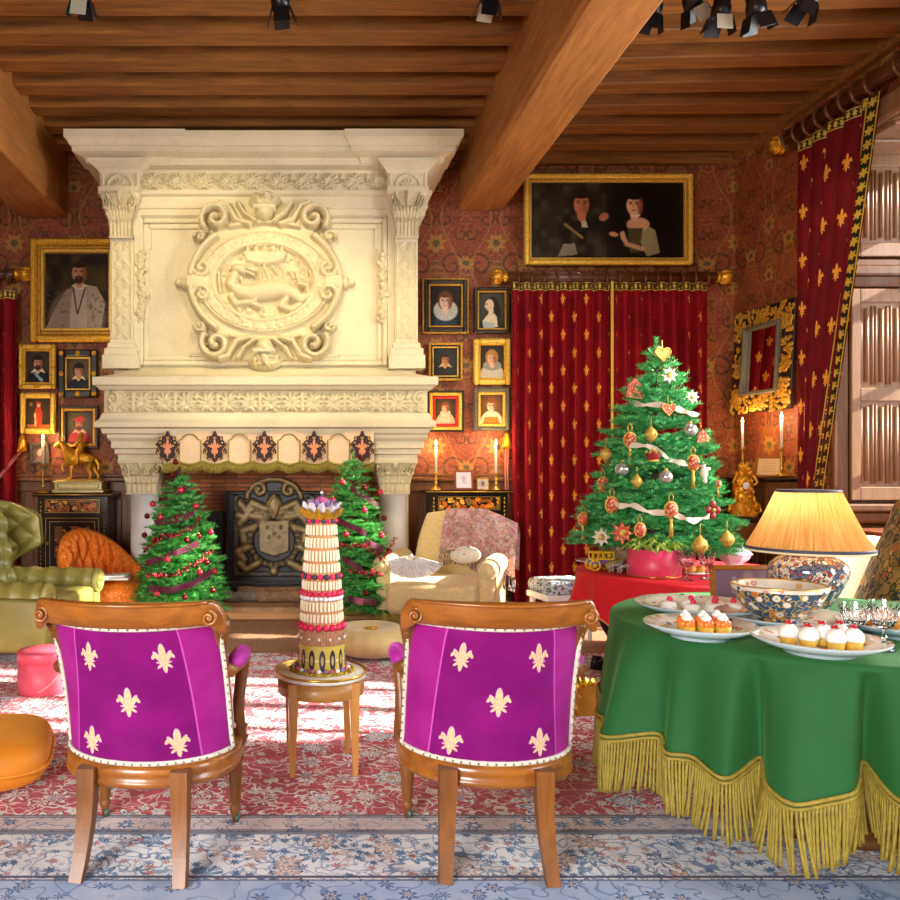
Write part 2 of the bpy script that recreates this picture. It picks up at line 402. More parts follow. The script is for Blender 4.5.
def carpet():
    m = mat('persian_carpet', None, .9); bs(m).inputs['Specular IOR Level'].default_value = .15; bs(m).inputs['Sheen Weight'].default_value = .2
    x, y, z = sep(coord('World')); w = comb(x, y)
    n1, n2 = noise(w, 4, 2)-.5, noise(comb(x+9.1, y+3.0), 4, 2)-.5
    xx, yy = x+n1*.08, y+n2*.08; wd = comb(xx, yy)
    # red field: white flower heads, blue eyes, vines
    def flowers(sc, k, co):
        d, colr, pos = voronoi(co, sc, 'F1', .75)
        px_, py_, _ = sep(pos); cx, cy, _ = sep(co); a = eatan2(cy-py_, cx-px_)
        return d/(1.0+k*esin(a*7.0)), colr
    f1, c1 = flowers(5.6, .3, wd); f2, c2 = flowers(13.0, .25, wd)
    r1 = sep(c1)[0]; r2 = sep(c2)[0]
    vine = below(eabs(noise(wd, 9, 1)-.5), .013, .006); vine2 = below(eabs(noise(comb(xx+5.0, yy), 15, 1)-.5), .019, .008)
    speck = noise(w, 60, 2)
    red = ramp(noise(w, 2.5, 3), [(.3, C('#a80f2c')), (.7, C('#c82340'))])
    ivory, blue, dkb, beige, pale = C('#e6ddd6'), C('#3d6796'), C('#1d2c4e'), C('#b98f72'), C('#9db4cc')
    c = mixc(vine2, red, C('#dcb4ac')); c = mixc(vine, c, ivory)
    c = mixc(below(f2, .28, .02)*above(r2, .3), c, ivory); c = mixc(below(f2, .13, .02)*above(r2, .3), c, pale)
    c = mixc(below(f1, .4, .015), c, ivory); c = mixc(below(eabs(f1-.4), .02, .008), c, C('#7d1128'))
    c = mixc(below(eabs(f1-.27), .035, .01), c, mixc(above(r1, .5), blue, C('#a5304a'))); c = mixc(below(f1, .14, .015), c, mixc(above(r1, .5), beige, blue))
    # borders measured from the near edge
    b1, c3 = flowers(13, .3, wd); r3 = sep(c3)[0]; b2, c4 = flowers(8.5, .35, wd); r4 = sep(c4)[0]; b5, c5 = flowers(24, .3, wd)
    bg_n = noise(w, 7, 3)
    main = ramp(bg_n, [(.3, C('#dde3ec')), (.7, C('#f0f0f0'))])
    main = mixc(vine2, main, C('#93a8c6')); main = mixc(vine, main, C('#7089b2'))
    main = mixc(below(b5, .38, .03)*above(sep(c5)[0], .25), main, mixc(above(sep(c5)[1], .7), blue, C('#b07c78')))
    main = mixc(below(b2, .36, .015)*above(r4, .3), main, mixc(above(r4, .65), C('#5d8cb8'), C('#c9a79a'))); main = mixc(below(eabs(b2-.36), .025, .01)*above(r4, .3), main, C('#33456c'))
    main = mixc(below(b2, .2, .015), main, C('#dcd8d4')); main = mixc(below(b2, .11, .015), main, mixc(above(r4, .5), C('#8d3448'), blue))
    guard = ramp(bg_n, [(.3, C('#c9b8bb')), (.7, C('#dccac6'))]); guard = mixc(vine2, guard, C('#7d8eaa'))
    guard = mixc(below(b1, .3, .02), guard, C('#4f79a8')); guard = mixc(below(eabs(b1-.3), .03, .01), guard, dkb); guard = mixc(below(b1, .13, .02), guard, ivory)
    outer = ramp(bg_n, [(.3, C('#8fabd2')), (.7, C('#b8c6de'))]); outer = mixc(vine, outer, C('#6f88b8'))
    outer = mixc(below(b1, .33, .02), outer, C('#345f9c')); outer = mixc(below(b1, .2, .02), outer, C('#b7b2b8')); outer = mixc(below(b1, .1, .02), outer, dkb)
    yb = y+n1*.004; e = yb
    c = mixc(below(e, 3.09, .004), c, guard); c = mixc(below(e, 2.955, .004), c, C('#8b93a8'))
    for ln in (3.09, 3.075, 2.965, 2.95, 2.93): c = mixc(below(eabs(e-ln), .005, .002), c, C('#3d3f58'))
    c = mixc(below(e, 2.93, .004), c, main)
    for ln in (2.625, 2.6): c = mixc(below(eabs(e-ln), .008, .003), c, C('#39405e'))
    c = mixc(below(e, 2.6, .004), c, outer)
    c = mixc((speck-.4)*.15, c, C('#8b8a98'))
    setcol(m, c); bump(m, noise(w, 220, 2), .35, .004); return m
M['carpet'] = carpet()
def floral(name, base, cols, scale, cover=.36, rough=.6, line=None, ground=None, keep=0.0, coat=0.0, co='Object', petals=6.0, bmp=None, warp=.4):
    m = mat(name, None, rough); bs(m).inputs['Coat Weight'].default_value = coat
    w = coord(co); x, y, z = sep(w); n = noise(w, scale*.8, 2)-.5; n2 = noise(comb(y+3.1, z, x), scale*.8, 2)-.5
    k = warp/scale; wd = comb(x+n*k, y+n2*k, z-n*k)
    d, colr, pos = voronoi(wd, scale, 'F1', .9); r, g, b = sep(colr)
    b0 = ramp(noise(w, scale*.6, 3), [(.3, dark(base, .85)), (.7, tuple(min(1, v*1.12) for v in base))])
    if ground is not None: b0 = mixc(above(noise(w, scale*.45, 1), .53, .02), b0, ground)
    v1 = below(eabs(noise(wd, scale*1.1, 1)-.5), .03, .01)
    if line is not None: b0 = mixc(v1, b0, line)
    sel = above(g, keep) if keep > 0 else 1.0
    stops = [(i/len(cols), c) for i, c in enumerate(cols)]
    fc = ramp(r, stops, True)
    c = mixc(below(d, cover, .02)*sel, b0, fc)
    if line is not None: c = mixc(below(eabs(d-cover), .03, .012)*sel, c, line)
    c = mixc(below(d, cover*.4, .02)*sel, c, mixc(.5, fc, base))
    setcol(m, c)
    if bmp: bump(m, noise(w, bmp[0], 2), bmp[1], .004)
    return m
M['marquetry'] = floral('flower_marquetry', C('#140d08'), [C('#e08a24'), C('#c8661c'), C('#eab040'), C('#b8541c'), C('#7c6424')], 24, .6, .25, None, C('#8a4d14'), .12, .4, warp=.9)
M['imari'] = floral('imari_porcelain', C('#cfc4b2'), [C('#b4552a'), C('#3a4a6e'), C('#d08a3a'), C('#e2d8c8'), C('#8e3a2e')], 44, .45, .15, C('#2c3448'), C('#5d6478'), .2, .5)
M['imari_blue'] = floral('imari_blue', C('#2d4a66'), [C('#d8d2c4'), C('#c26a30'), C('#e0d8c8'), C('#355a7c'), C('#b87a34')], 34, .46, .15, C('#b99a4a'), None, .25, .5)
M['imari_rim'] = floral('flowered_rim_porcelain', C('#ddd3c0'), [C('#cf7440'), C('#3f5878'), C('#d9a35e'), C('#c98c7a')], 30, .36, .15, None, None, .4, .5)
M['tapestry'] = floral('tapestry', C('#a3823c'), [C('#2e3a2a'), C('#c25a2c'), C('#4a4a2a'), C('#d09a48'), C('#202a24')], 17, .38, .8, C('#2b2c1e'), C('#8a6a34'), .2, bmp=(200, .4))
M['needlepoint'] = floral('needlepoint', C('#c9cfd6'), [C('#3c5064'), C('#8a9aac'), C('#566a48')], 22, .38, .8, C('#39424e'), None, .25)
M['shawl'] = floral('paisley_shawl', C('#b98a86'), [C('#cf7a6a'), C('#c9b0ac'), C('#b0605a'), C('#d6a48e'), C('#8a8088')], 20, .38, .85, C('#8f6f78'), C('#c2a09a'), .2, bmp=(160, .3))
M['pot_cloth'] = floral('flowered_pot_cloth', C('#8a7f5a'), [C('#b98a6a'), C('#5e6848'), C('#c9b894'), C('#a0604e')], 24, .42, .8, C('#3c3e2c'), C('#6a6a4a'), .2)
M['red_cloth'] = pm('crimson_velvet', C('#cc0418'), .75, 0, .12, 8)
M['green_cloth'] = pm('green_felt', C('#0f5826'), .8, 0, .06, 6, (300, .12, .002), Sheen_Weight=.25)
bs(M['green_cloth']).inputs['Sheen Tint'].default_value = (*C('#7dbb5a'), 1)
M['fringe'] = pm('gold_fringe', C('#9c8a34'), .6, .1, .25, 60, (260, .8, .004))
def leather(name, c1, c2): 
    m = mat(name, None, .42); setcol(m, ramp(noise(coord('Object'), 5, 4), [(.3, c1), (.7, c2)])); bs(m).inputs['Coat Weight'].default_value = .08
    bump(m, noise(coord('Object'), 160, 2), .15, .002); return m
M['olive'] = leather('olive_leather', C('#827c36'), C('#a2994e'))
M['orange_cloth'] = floral('orange_dotted_velvet', C('#ee7a14'), [C('#f89830'), C('#d8640e'), C('#ffb050')], 60, .4, .7)
M['orange_velvet'] = pm('amber_velvet', C('#cf7a10'), .6, 0, .15, 5, None, Sheen_Weight=.6); bs(M['orange_velvet']).inputs['Sheen Tint'].default_value = (*C('#f0a848'), 1)
M['pink'] = mat('pink_card', C('#e0566a'), .45); M['hotpink'] = mat('rose_card', C('#d83a60'), .4)
def pattern_trim():                                   # gold rosettes on a dark band between gold cords
    m = mat('rosette_galloon', None, .6); u, v, _ = sep(coord('UV')); a = fract(u*(1/.05))-.5; b = v-.5
    r = esqrt(a*a+b*b); an = eatan2(b, a); d = r/(1.0+.3*esin(an*6.0))
    k = emax(below(d, .3, .03), below(.5-eabs(b), .1, .02))
    setcol(m, mixc(k, C('#15160c'), C('#c9aa3c'))); return m
M['galloon'] = pattern_trim()
M['curtain'] = velvet('crimson_fleur_velvet', C('#7c0314'), C('#dc9230'), .235, .36, .115, .5)
M['curtain_side'] = velvet('wine_fleur_velvet', C('#640310'), C('#dc9634'), .17, .42, .14, .2)

# ------------------------------------------------------------------ the room
YB, XR = 8.24, 4.45
MB().b2((-5.2, -3, -.1), (5.4, YB, 0)).build('floor', pm('old_floor', C('#a87c5e'), .6, 0, .35, 22, (60, .4)), kind='structure')
MB().b2((-5.2, YB, 0), (5.4, YB+.2, 4.9)).build('wall_back', M['wallpaper'], kind='structure')
MB().b2((-5.2, -3, 0), (-4.9, YB, 4.9)).build('wall_left', M['wallpaper'], kind='structure')
wr = MB()
OPEN = [(5.0, 6.72), (3.15, 4.5), (-.6, 1.1)]; SILL, HEAD = .86, 4.02; ys = -3
for a, b in OPEN[::-1]:
    wr.b2((XR, ys, 0), (5.35, a, 4.9)); wr.b2((XR, a, 0), (5.35, b, SILL)); wr.b2((XR, a, HEAD), (5.35, b, 4.9)); ys = b
wr.b2((XR, ys, 0), (5.35, YB, 4.9)); wr.build('wall_right', M['wallpaper'], kind='structure')
wf_ = MB(); wf_.b2((-5.2, -3.2, 0), (-3.9, -3, 4.9)); wf_.b2((-1.2, -3.2, 0), (-.2, -3, 4.9)); wf_.b2((2.4, -3.2, 0), (5.4, -3, 4.9)); wf_.b2((-3.9, -3.2, 3.3), (2.4, -3, 4.9)); wf_.b2((-3.9, -3.2, 0), (2.4, -3, .5)); wf_.build('wall_front', M['wallpaper'], kind='structure')
MB().b2((-5.2, -3, 4.76), (5.4, YB, 4.9)).build('ceiling', M['beam'], kind='structure')
MB().b2((-2.92, -2, 3.93), (-2.42, YB, 4.76), .03).build('ceiling_beam', M['beam_y'], kind='structure')
MB().b2((1.60, -2, 4.0), (2.06, YB, 4.76), .03).build('ceiling_beam', M['beam_y'], kind='structure')
for i in range(12):
    y0 = 8.04-.4*i-.18
    for (a, b, sl) in ((-4.9, -2.9, 0), (-2.44, 1.62, 0), (2.04, 4.46, 1)):
        bm = MB(); ang = -.05*sl*min(1, i/4)*(1 if i < 9 else 1)
        bm.box((0, 0, 0), (b-a+.02, .2, .21), .012)
        bm.build('ceiling_joist', M['beam'], loc=((a+b)/2, y0+.1-(.06*sl*min(1, i/4)), 4.655), rz=ang, kind='structure')
tr = MB()
tr.b2((2.06, 8.16, 4.47), (XR, YB, 4.6)); tr.b2((XR-.07, 4.0, 4.5), (XR, YB, 4.76)); tr.build('trim_1', M['beam'], kind='structure')

# wainscot with sunk panels
def wainscot(name, a, b, axis):
    m = MB(); L = b-a; n = max(1, round(L/.5)); z1 = 1.17
    def put(u0, u1, z0, z_, d0, d1, bev=0):
        if axis == 'x': m.b2((u0, YB-d1, z0), (u1, YB-d0, z_), bev)
        else: m.b2((XR-d1, u0, z0), (XR-d0, u1, z_), bev)
    put(a, b, 0, 1.2, 0, .02); put(a, b, 0, .14, .02, .05, .006); put(a, b, 1.12, 1.22, .02, .045, .006)
    put(a, b, 1.22, 1.27, 0, .075, .012); put(a, b, 1.27, 1.30, 0, .05, .006)
    for i in range(n+1):
        u = a+L*i/n; put(max(a, u-.045), min(b, u+.045), .14, 1.12, .02, .04, .005)
    for i in range(n):
        u0, u1 = a+L*i/n+.09, a+L*(i+1)/n-.09
        for k in range(4):
            q = (u1-u0)/4; put(u0+k*q+.008, u0+(k+1)*q-.008, .22, 1.05, .018, .036, .01)
    return m.build(name, M['oak_dark'], kind='structure')
wainscot('trim_2', -4.9, -1.76, 'x'); wainscot('trim_3', 1.08, XR, 'x'); wainscot('trim_4', 6.72, YB-.08, 'y')

# the panelled window recess on the right: far jamb with two linenfold shutters, ledge, soffit
jb = MB(); JY = OPEN[0][1]
jb.b2((XR, JY, 0), (5.3, JY+.02, HEAD))
jb.b2((XR-.02, JY-.05, 0), (XR+.1, JY+.01, 3.9), .008)
jb.b2((XR+.1, JY-.06, 2.87), (5.3, JY, 2.96), .01); jb.b2((XR+.1, JY-.09, 2.96), (5.3, JY, 3.04), .015); jb.b2((XR+.1, JY-.06, 3.04), (5.3, JY, 3.1), .01)
jb.b2((XR, JY-.14, 1.0), (5.3, JY, 1.06), .012); jb.b2((XR, JY-.1, .9), (5.3, JY, 1.0), .02)
for k in range(3): jb.b2((XR+.02+k*.29, JY-.03, .08), (XR+.27+k*.29, JY, .8), .012)
jb.b2((XR, JY-.04, .8), (5.3, JY, .88), .01)
jb.build('trim_5', M['oak_dark'], kind='structure')
st = MB(); st.b2((XR, OPEN[0][0], HEAD-.03), (5.3, JY, HEAD+.0)); 
for k in range(5): st.b2((XR+.02, OPEN[0][0]+.05+k*.33, HEAD-.06), (5.28, OPEN[0][0]+.33+k*.33, HEAD-.02), .012)
st.b2((XR-.06, OPEN[0][0]-.05, HEAD-.02), (XR+.02, JY+.04, HEAD+.16), .02)
st.build('trim_6', M['oak_light'], kind='structure')
def shutter(z0, z1, rows, label):
    t = thing('window_shutter', label, 'shutter', (XR+.115, JY-.03, z0), 0, 'linenfold shutters of the window recess'); h = z1-z0; W = .52
    f = MB(); f.b2((0, -.035, 0), (.075, 0, h), .006); f.b2((W-.075, -.035, 0), (W, 0, h), .006)
    for k in range(rows+1): zc = k*(h-.11)/rows; f.b2((.075, -.035, zc), (W-.075, 0, zc+.11), .006)
    fo = f.build('frame', M['oak_light'], t)
    ph = (h-.11)/rows-.11
    for k in range(rows):
        zb = .11+k*(h-.11)/rows; p = MB(); n = 3; q = (W-.15)/n
        p.b2((.075, -.012, zb), (W-.075, -.002, zb+ph))
        for i in range(n):
            x0 = .075+i*q
            for s in (.12, .5, .88):
                p.tube([(x0+q*s, -.014, zb+.03+(.02 if s == .5 else 0)), (x0+q*s, -.014, zb+ph-.03-(.02 if s == .5 else 0))], q*(.15 if s == .5 else .1), 6)
        p.build('linenfold_panel', M['oak_light'], fo)
    return t
shutter(1.09, 2.85, 2, 'tall linenfold oak shutter with two panels on the window jamb above the ledge')
shutter(3.12, 3.98, 1, 'short single-panel linenfold oak shutter above the moulded cornice of the window recess')
sh2 = MB(); sh2.b2((XR+.66, JY-.05, 1.09), (5.3, JY-.01, 3.98), .01); sh2.build('trim_7', M['oak_light'], kind='structure')
for i, (a, b) in enumerate(OPEN):
    wf = MB(); x0, x1 = 5.2, 5.27
    wf.b2((x0, a, SILL), (x1, a+.09, HEAD)); wf.b2((x0, b-.09, SILL), (x1, b, HEAD)); wf.b2((x0, a, SILL), (x1, b, SILL+.09)); wf.b2((x0, a, HEAD-.09), (x1, b, HEAD))
    wf.b2((x0, (a+b)/2-.05, SILL), (x1, (a+b)/2+.05, HEAD)); wf.b2((x0, a, 2.9), (x1, b, 3.02))
    for q in (.2, .8): wf.b2((x0, a+(b-a)*q-.03, SILL), (x1, a+(b-a)*q+.03, HEAD))
    for zq in (1.55, 2.2, 3.5): wf.b2((x0, a, zq-.035), (x1, b, zq+.035))
    wf.build('window_%d' % (i+1), M['oak_dark'], kind='structure')

# the rug
MB().b2((-3.6, 2.3, 0), (3.9, 5.82, .012), .003).build('persian_rug', M['carpet'], label='large red persian rug with ivory flowers and a blue-white border', cat='rug')
# ------------------------------------------------------------------ the stone fireplace
FX = -.337
fp = thing('fireplace', 'monumental pale limestone fireplace with carved overmantel and columns', 'fireplace', (0, 0, 0))
S, SV = M['stone'], M['stone_carve']
hood = MB(); hood.b2((-1.76, 7.45, 2.2), (1.05, YB, 4.4)); hood.build('hood', S, fp)
# hood field: block joints and stepped panel border
fr = MB()
def border(x0, x1, z0, z1, wd, y0, dp, bev=.01):
    fr.b2((x0, y0-dp, z0), (x0+wd, y0, z1), bev); fr.b2((x1-wd, y0-dp, z0), (x1, y0, z1), bev)
    fr.b2((x0+wd, y0-dp, z0), (x1-wd, y0, z0+wd), bev); fr.b2((x0+wd, y0-dp, z1-wd), (x1-wd, y0, z1), bev)
x0, x1 = X(139, 7.45), X(387, 7.45); z0, z1 = Z(366, 7.45), 3.675
border(x0, x1, z0, z1, .045, 7.45, .05); border(x0+.045, x1-.045, z0+.045, z1-.045, .05, 7.45, .025)
for s in (0, 1):
    a, b = (X(141, 7.45), X(198, 7.45)) if s == 0 else (X(330, 7.45), X(385, 7.45))
    fr.b2((a, 7.43, Z(250, 7.45)), (a+.1 if s == 0 else b, 7.45, z1-.09), .008) if s == 0 else fr.b2((b-.1, 7.43, Z(250, 7.45)), (b, 7.45, z1-.09), .008)
    c0, c1 = (X(190, 7.45), X(240, 7.45)) if s == 0 else (X(308, 7.45), X(340, 7.45))
    fr.b2((c0, 7.41, z0+.08), (c1, 7.45, z0+.11), .008); fr.b2((c0+.02, 7.42, z0+.03), (c0+.05, 7.45, z0+.08), .006); fr.b2((c1-.05, 7.42, z0+.03), (c1-.02, 7.45, z0+.08), .006)
for zz in (2.62, 2.95, 3.28, 3.58):
    for a, b in ((x0+.1, x0+.6), (x1-.6, x1-.1)): fr.b2((a, 7.4485, zz), (b, 7.45, zz+.004))
fr.build('panel_moulding', S, fp)

# cornice
PROF = [(.31, 4.365), (.31, 4.31), (.285, 4.29), (.27, 4.25), (.245, 4.24), (.245, 4.20), (.16, 4.175), (.145, 4.12), (.06, 4.105), (.045, 4.09), (.045, 3.92), (.085, 3.91), (.085, 3.875), (.05, 3.86), (.05, 3.76), (.03, 3.75), (.03, 3.70), (0, 3.68)]
cn = MB(); cn.sweep([(-.1, 4.365)]+PROF, -1.80, 1.10, 7.43, YB)
for a, b in ((-1.88, -1.30), (.62, 1.18)): cn.sweep([(0, 4.375), (.27, 4.375), (.27, 4.31), (.245, 4.29), (.23, 4.25), (.21, 4.24), (.21, 4.20), (.13, 4.175), (.11, 4.13), (0, 4.12)], a+.02, b-.02, 7.38, 7.6)
cno = cn.build('cornice', S, fp)

def relief(name, x0, x1, z0, z1, y, fn, res, parent, m, amp=1.0, base=.002):
    nu, nv = max(3, int((x1-x0)/res)), max(3, int((z1-z0)/res))
    U, W = np.meshgrid(np.linspace(x0, x1, nu), np.linspace(z0, z1, nv)); Hh = fn(U, W)*amp
    e = np.minimum(np.minimum(U-x0, x1-U), np.minimum(W-z0, z1-W)); Hh = np.where(e < 1e-6, -.01, Hh)
    return gridobj(name, np.stack([U, y-base-Hh, W], -1), m, parent)
def acanthus(U, W, x0, z0, z1, pitch):               # running leaf and scroll ornament
    h = z1-z0; u = (U-x0)/pitch; k = np.floor(u); a = (u-k-.5)*pitch; b = W-(z0+z1)/2
    aa = np.abs(a); R = np.zeros_like(U)
    for n in range(5):
        t = math.radians(15+n*32); R = np.maximum(R, dome(aa, b, .42*h*math.sin(t)*.7, -.12*h+.38*h*math.cos(t)*.9, .09*h, .30*h, .02, -t))
    R = np.maximum(R, stroke(aa, b, spiral(pitch*.36, -.05*h, .3*h, 1.4, PI*.9, -1), .05*h, .02))
    R = np.maximum(R, dome(aa, b, 0, -.3*h, .12*h, .16*h, .024)); R = np.maximum(R, dome(aa, b, pitch*.5, .2*h, .08*h, .25*h, .018))
    return R
relief('cornice_frieze', -1.5, .82, 3.925, 4.085, 7.385, lambda U, W: acanthus(U, W, -1.5, 3.925, 4.085, .232), .007, cno, SV, 1.9)
rsf = relief('shelf_frieze', X(112, 7.2), X(420, 7.2), 1.865, 2.045, 7.195, lambda U, W: np.maximum(acanthus(U, W, X(112, 7.2), 1.865, 2.045, .19), stroke((U-X(112, 7.2)) % .38-.19, W, [(0, 1.88), (0, 2.03)], .02, .02)), .007, fp, SV, 1.5)

# pilasters with carved shafts, capitals and impost blocks
def capital(parent, cx, yf, z0, z1, w0, w1, depth):
    """square carved capital: bell of leaves under a moulded slab with corner scrolls"""
    h = z1-z0; n = 56; U, W = np.meshgrid(np.linspace(-1, 1, n*2), np.linspace(0, 1, n)); A = np.abs(U)
    wd = w0+(w1-w0)*ss(.2, .95, W)**1.3; R = np.zeros_like(U)
    for r, (zc, cnt) in enumerate(((.18, 3), (.42, 4))):
        for k in range(-cnt, cnt+1):
            R = np.maximum(R, dome(U, W, k*.62/cnt*1.5+(.0 if r else .12), zc, .2, .25, .035, 0, .4)); R = np.maximum(R, dome(U, W, k*.62/cnt*1.5+(.0 if r else .12), zc+.17, .14, .07, .05, 0, .5))
    R = np.maximum(R, stroke(A, W, spiral(.78, .7, .2, 1.5, PI*.75, 1), .05, .05)); R = np.maximum(R, stroke(A, W, [(.1, .35), (.3, .6), (.6, .86)], .05, .03))
    R = np.maximum(R, dome(U, W, 0, .82, .16, .16, .06)); R = np.where(W > .9, .04, R); R = np.where((W < .05), .025, R)
    P = np.stack([cx+U*wd/2, yf-1.5*R-.05*ss(.3, 1, W)*1.0, z0+W*h], -1)
    gridobj('capital', P, SV, parent)
    side = MB(); side.sweep([(0, z0), (0, z0+.3*h), ((w1-w0)/2*.9, z1-.1*h), ((w1-w0)/2, z1-.09*h), ((w1-w0)/2, z1)], cx-w0/2, cx+w0/2, yf+.01, yf+depth)
    side.build('capital_block', S, parent)
for sgn, pa, pb in ((-1, 110, 133), (1, 395, 418)):
    xa, xb = X(pa, 7.35), X(pb, 7.35); cx = (xa+xb)/2; wd = xb-xa
    p = MB(); p.b2((xa, 7.36, 2.45), (xb, 7.5, 3.5)); p.b2((cx-wd/2-(.06 if sgn > 0 else 0), 7.40, 2.3), (cx+wd/2+(.06 if sgn < 0 else 0), 7.5, 3.7))
    p.sweep([(0, 2.52), (.02, 2.50), (.02, 2.47), (.045, 2.45), (.045, 2.40), (.06, 2.39), (.06, 2.27), (0, 2.27)], xa, xb, 7.36, 7.5)
    po_ = p.build('pilaster', S, fp)
    def shaft(U, W, cx=cx, wd=wd):
        R = np.where((np.abs(U-cx) > wd*.36) & (np.abs(U-cx) < wd*.44), .008, 0.0)
        k = ((W-2.55) % .17)-.085
        R = np.maximum(R, dome(U, k, cx, 0, .05, .05, .012)); R = np.maximum(R, stroke(np.abs(U-cx), k, spiral(.04, .06, .03, 1.2, 0, 1), .01, .012))
        R = np.maximum(R, stroke(U-cx, k, [(-.05, -.075), (0, -.03), (.05, -.075)], .014, .012)); return R
    relief('pilaster_carving', xa+.005, xb-.005, 2.54, 3.44, 7.36, shaft, .008, po_, SV)
    capital(fp, cx, 7.34, 3.46, 3.91, wd, .37, .12)
    im = MB(); im.b2((cx-.18, 7.28, 3.9), (cx+.18, 7.5, 4.06)); im.sweep([(0, 4.04), (.02, 4.07), (.09, 4.12), (.09, 4.15), (0, 4.15)], cx-.18, cx+.18, 7.28, 7.5)
    imo = im.build('impost_block', S, fp)
    def shell(U, W, cx=cx):
        u, w_ = U-cx, W-3.92; r = np.hypot(u, w_); a = np.arctan2(w_, u); R = np.where((r > .1) & (r < .12), .014, 0.0)
        R = np.maximum(R, np.where(r < .065, .02*np.abs(np.sin(a*5)), 0)); return np.maximum(R, np.where(np.abs(u) > .15, .012, 0))
    relief('shell_carving', cx-.17, cx+.17, 3.91, 4.045, 7.28, shell, .006, imo, SV)
    # fruit drops beside the panel
    gx = X(141 if sgn < 0 else 383, 7.4); g = MB(); rr = random.Random(3)
    for k in range(70): g.ball((gx+rr.uniform(-.05, .05)*(.6+.4*math.sin(k)), 7.41+rr.uniform(-.015, .01), 2.72+k*.0092), rr.uniform(.016, .034), 8, 6)
    g.build('fruit_drop', SV, fp)

# mantel shelf
sh = MB()
sh.sweep([(-.3, 2.32), (-.22, 2.29), (-.06, 2.21), (.06, 2.175), (.10, 2.17), (.10, 2.10), (.075, 2.09), (.05, 2.06), (0, 2.05), (0, 1.86), (.03, 1.85), (.05, 1.80), (.06, 1.79), (.085, 1.77), (.085, 1.725), (.04, 1.71), (.03, 1.67), (0, 1.66)], -1.77, 1.10, 7.2, YB)
rsf.parent = sh.build('mantel_shelf', S, fp)
for sx in (-1.77, 1.10):
    sg = 1 if sx > 0 else -1
    relief('scroll_bracket', *sorted((sx+sg*.02, sx-sg*.16)), 1.85, 2.06, 7.19, lambda U, W: np.maximum(stroke(U, W, spiral(sx-sg*.06, 1.98, .06, 1.3, PI/2, sg), .018, .04), np.maximum(stroke(U, W, spiral(sx-sg*.05, 1.9, .035, 1.2, -PI/2, -sg), .016, .04), .012)), .006, fp, SV)
# columns, blocks
for pa, pb in ((128, 157), (380, 408)):
    xa, xb = X(pa, 7.33), X(pb, 7.33); cx = (xa+xb)/2
    b = MB(); b.sweep([(.13, 1.68), (.13, 1.63), (.10, 1.60), (.10, 1.54), (.075, 1.53), (.075, 1.49), (.05, 1.48), (.05, 1.43), (0, 1.42)], xa-.03, xb+.03, 7.33, YB-.02)
    b.build('lintel_block', S, fp)
    capital(fp, cx, 7.32, 1.12, 1.43, xb-xa+.02, .40, .3)
    c = MB(); r = (xb-xa)/2
    c.lathe([(r+.06, .0), (r+.06, .2), (r+.05, .22), (r+.065, .25), (r+.05, .29), (r+.015, .3), (r, .34), (r*1.0, .8), (r*.95, 1.1), (r+.015, 1.11), (r+.015, 1.13)], 28, (cx, 7.33+r, 0))
    c.build('column', pm('pale_column_stone', C('#d8d6d2'), .7, 0, .1, 5, (40, .2)) if pa < 200 else bpy.data.materials['pale_column_stone'], fp)
    j = MB(); j.b2((cx-.17, 7.62, 0), (cx+.17, YB-.02, 1.45)); j.build('jamb', S, fp)
# firebox
def brickm():
    m = mat('old_thin_brick', None, .85); n = E.nt.nodes.new('ShaderNodeTexBrick'); co = coord('Object'); x, y, z = sep(co)
    wob = noise(co, 9, 2)*.015
    E.nt.links.new(comb(x+y*.7, z+wob), n.inputs['Vector'])
    n.inputs['Color1'].default_value = (*C('#cf7c46'), 1); n.inputs['Color2'].default_value = (*C('#a85a36'), 1); n.inputs['Mortar'].default_value = (*C('#6c5040'), 1)
    for k, v in (('Scale', 1.0), ('Mortar Size', .006), ('Brick Width', .24), ('Row Height', .042), ('Bias', .1)): n.inputs[k].default_value = v
    soot = noise(co, 3, 5); setcol(m, mixc(above(soot, .6, .12)*.6, n.outputs[0], C('#3a2a24'))); bump(m, n.outputs['Fac'], -.6, .01); return m
fb = MB(); fb.b2((-1.36, 7.98, 0), (.72, 8.06, 1.75)); fb.b2((-1.36, 7.5, 0), (-1.30, 8.0, 1.75)); fb.b2((.66, 7.5, 0), (.72, 8.0, 1.75))
fb.build('brick_lining', brickm(), fp)
hs = MB(); hs.b2((-1.62, 7.13, 0), (.98, 7.98, .115), .012); hs.build('hearth_slab', pm('hearth_stone', C('#a9825c'), .7, 0, .3, 7, (40, .3)), fp)
hb = MB(); hb.b2((-1.32, 7.11, .01), (.7, 7.15, .075), .008); hb.build('hearth_curb', wood('pale_oak_strip', C('#a86a34'), C('#cf9a5e'), .5), fp)
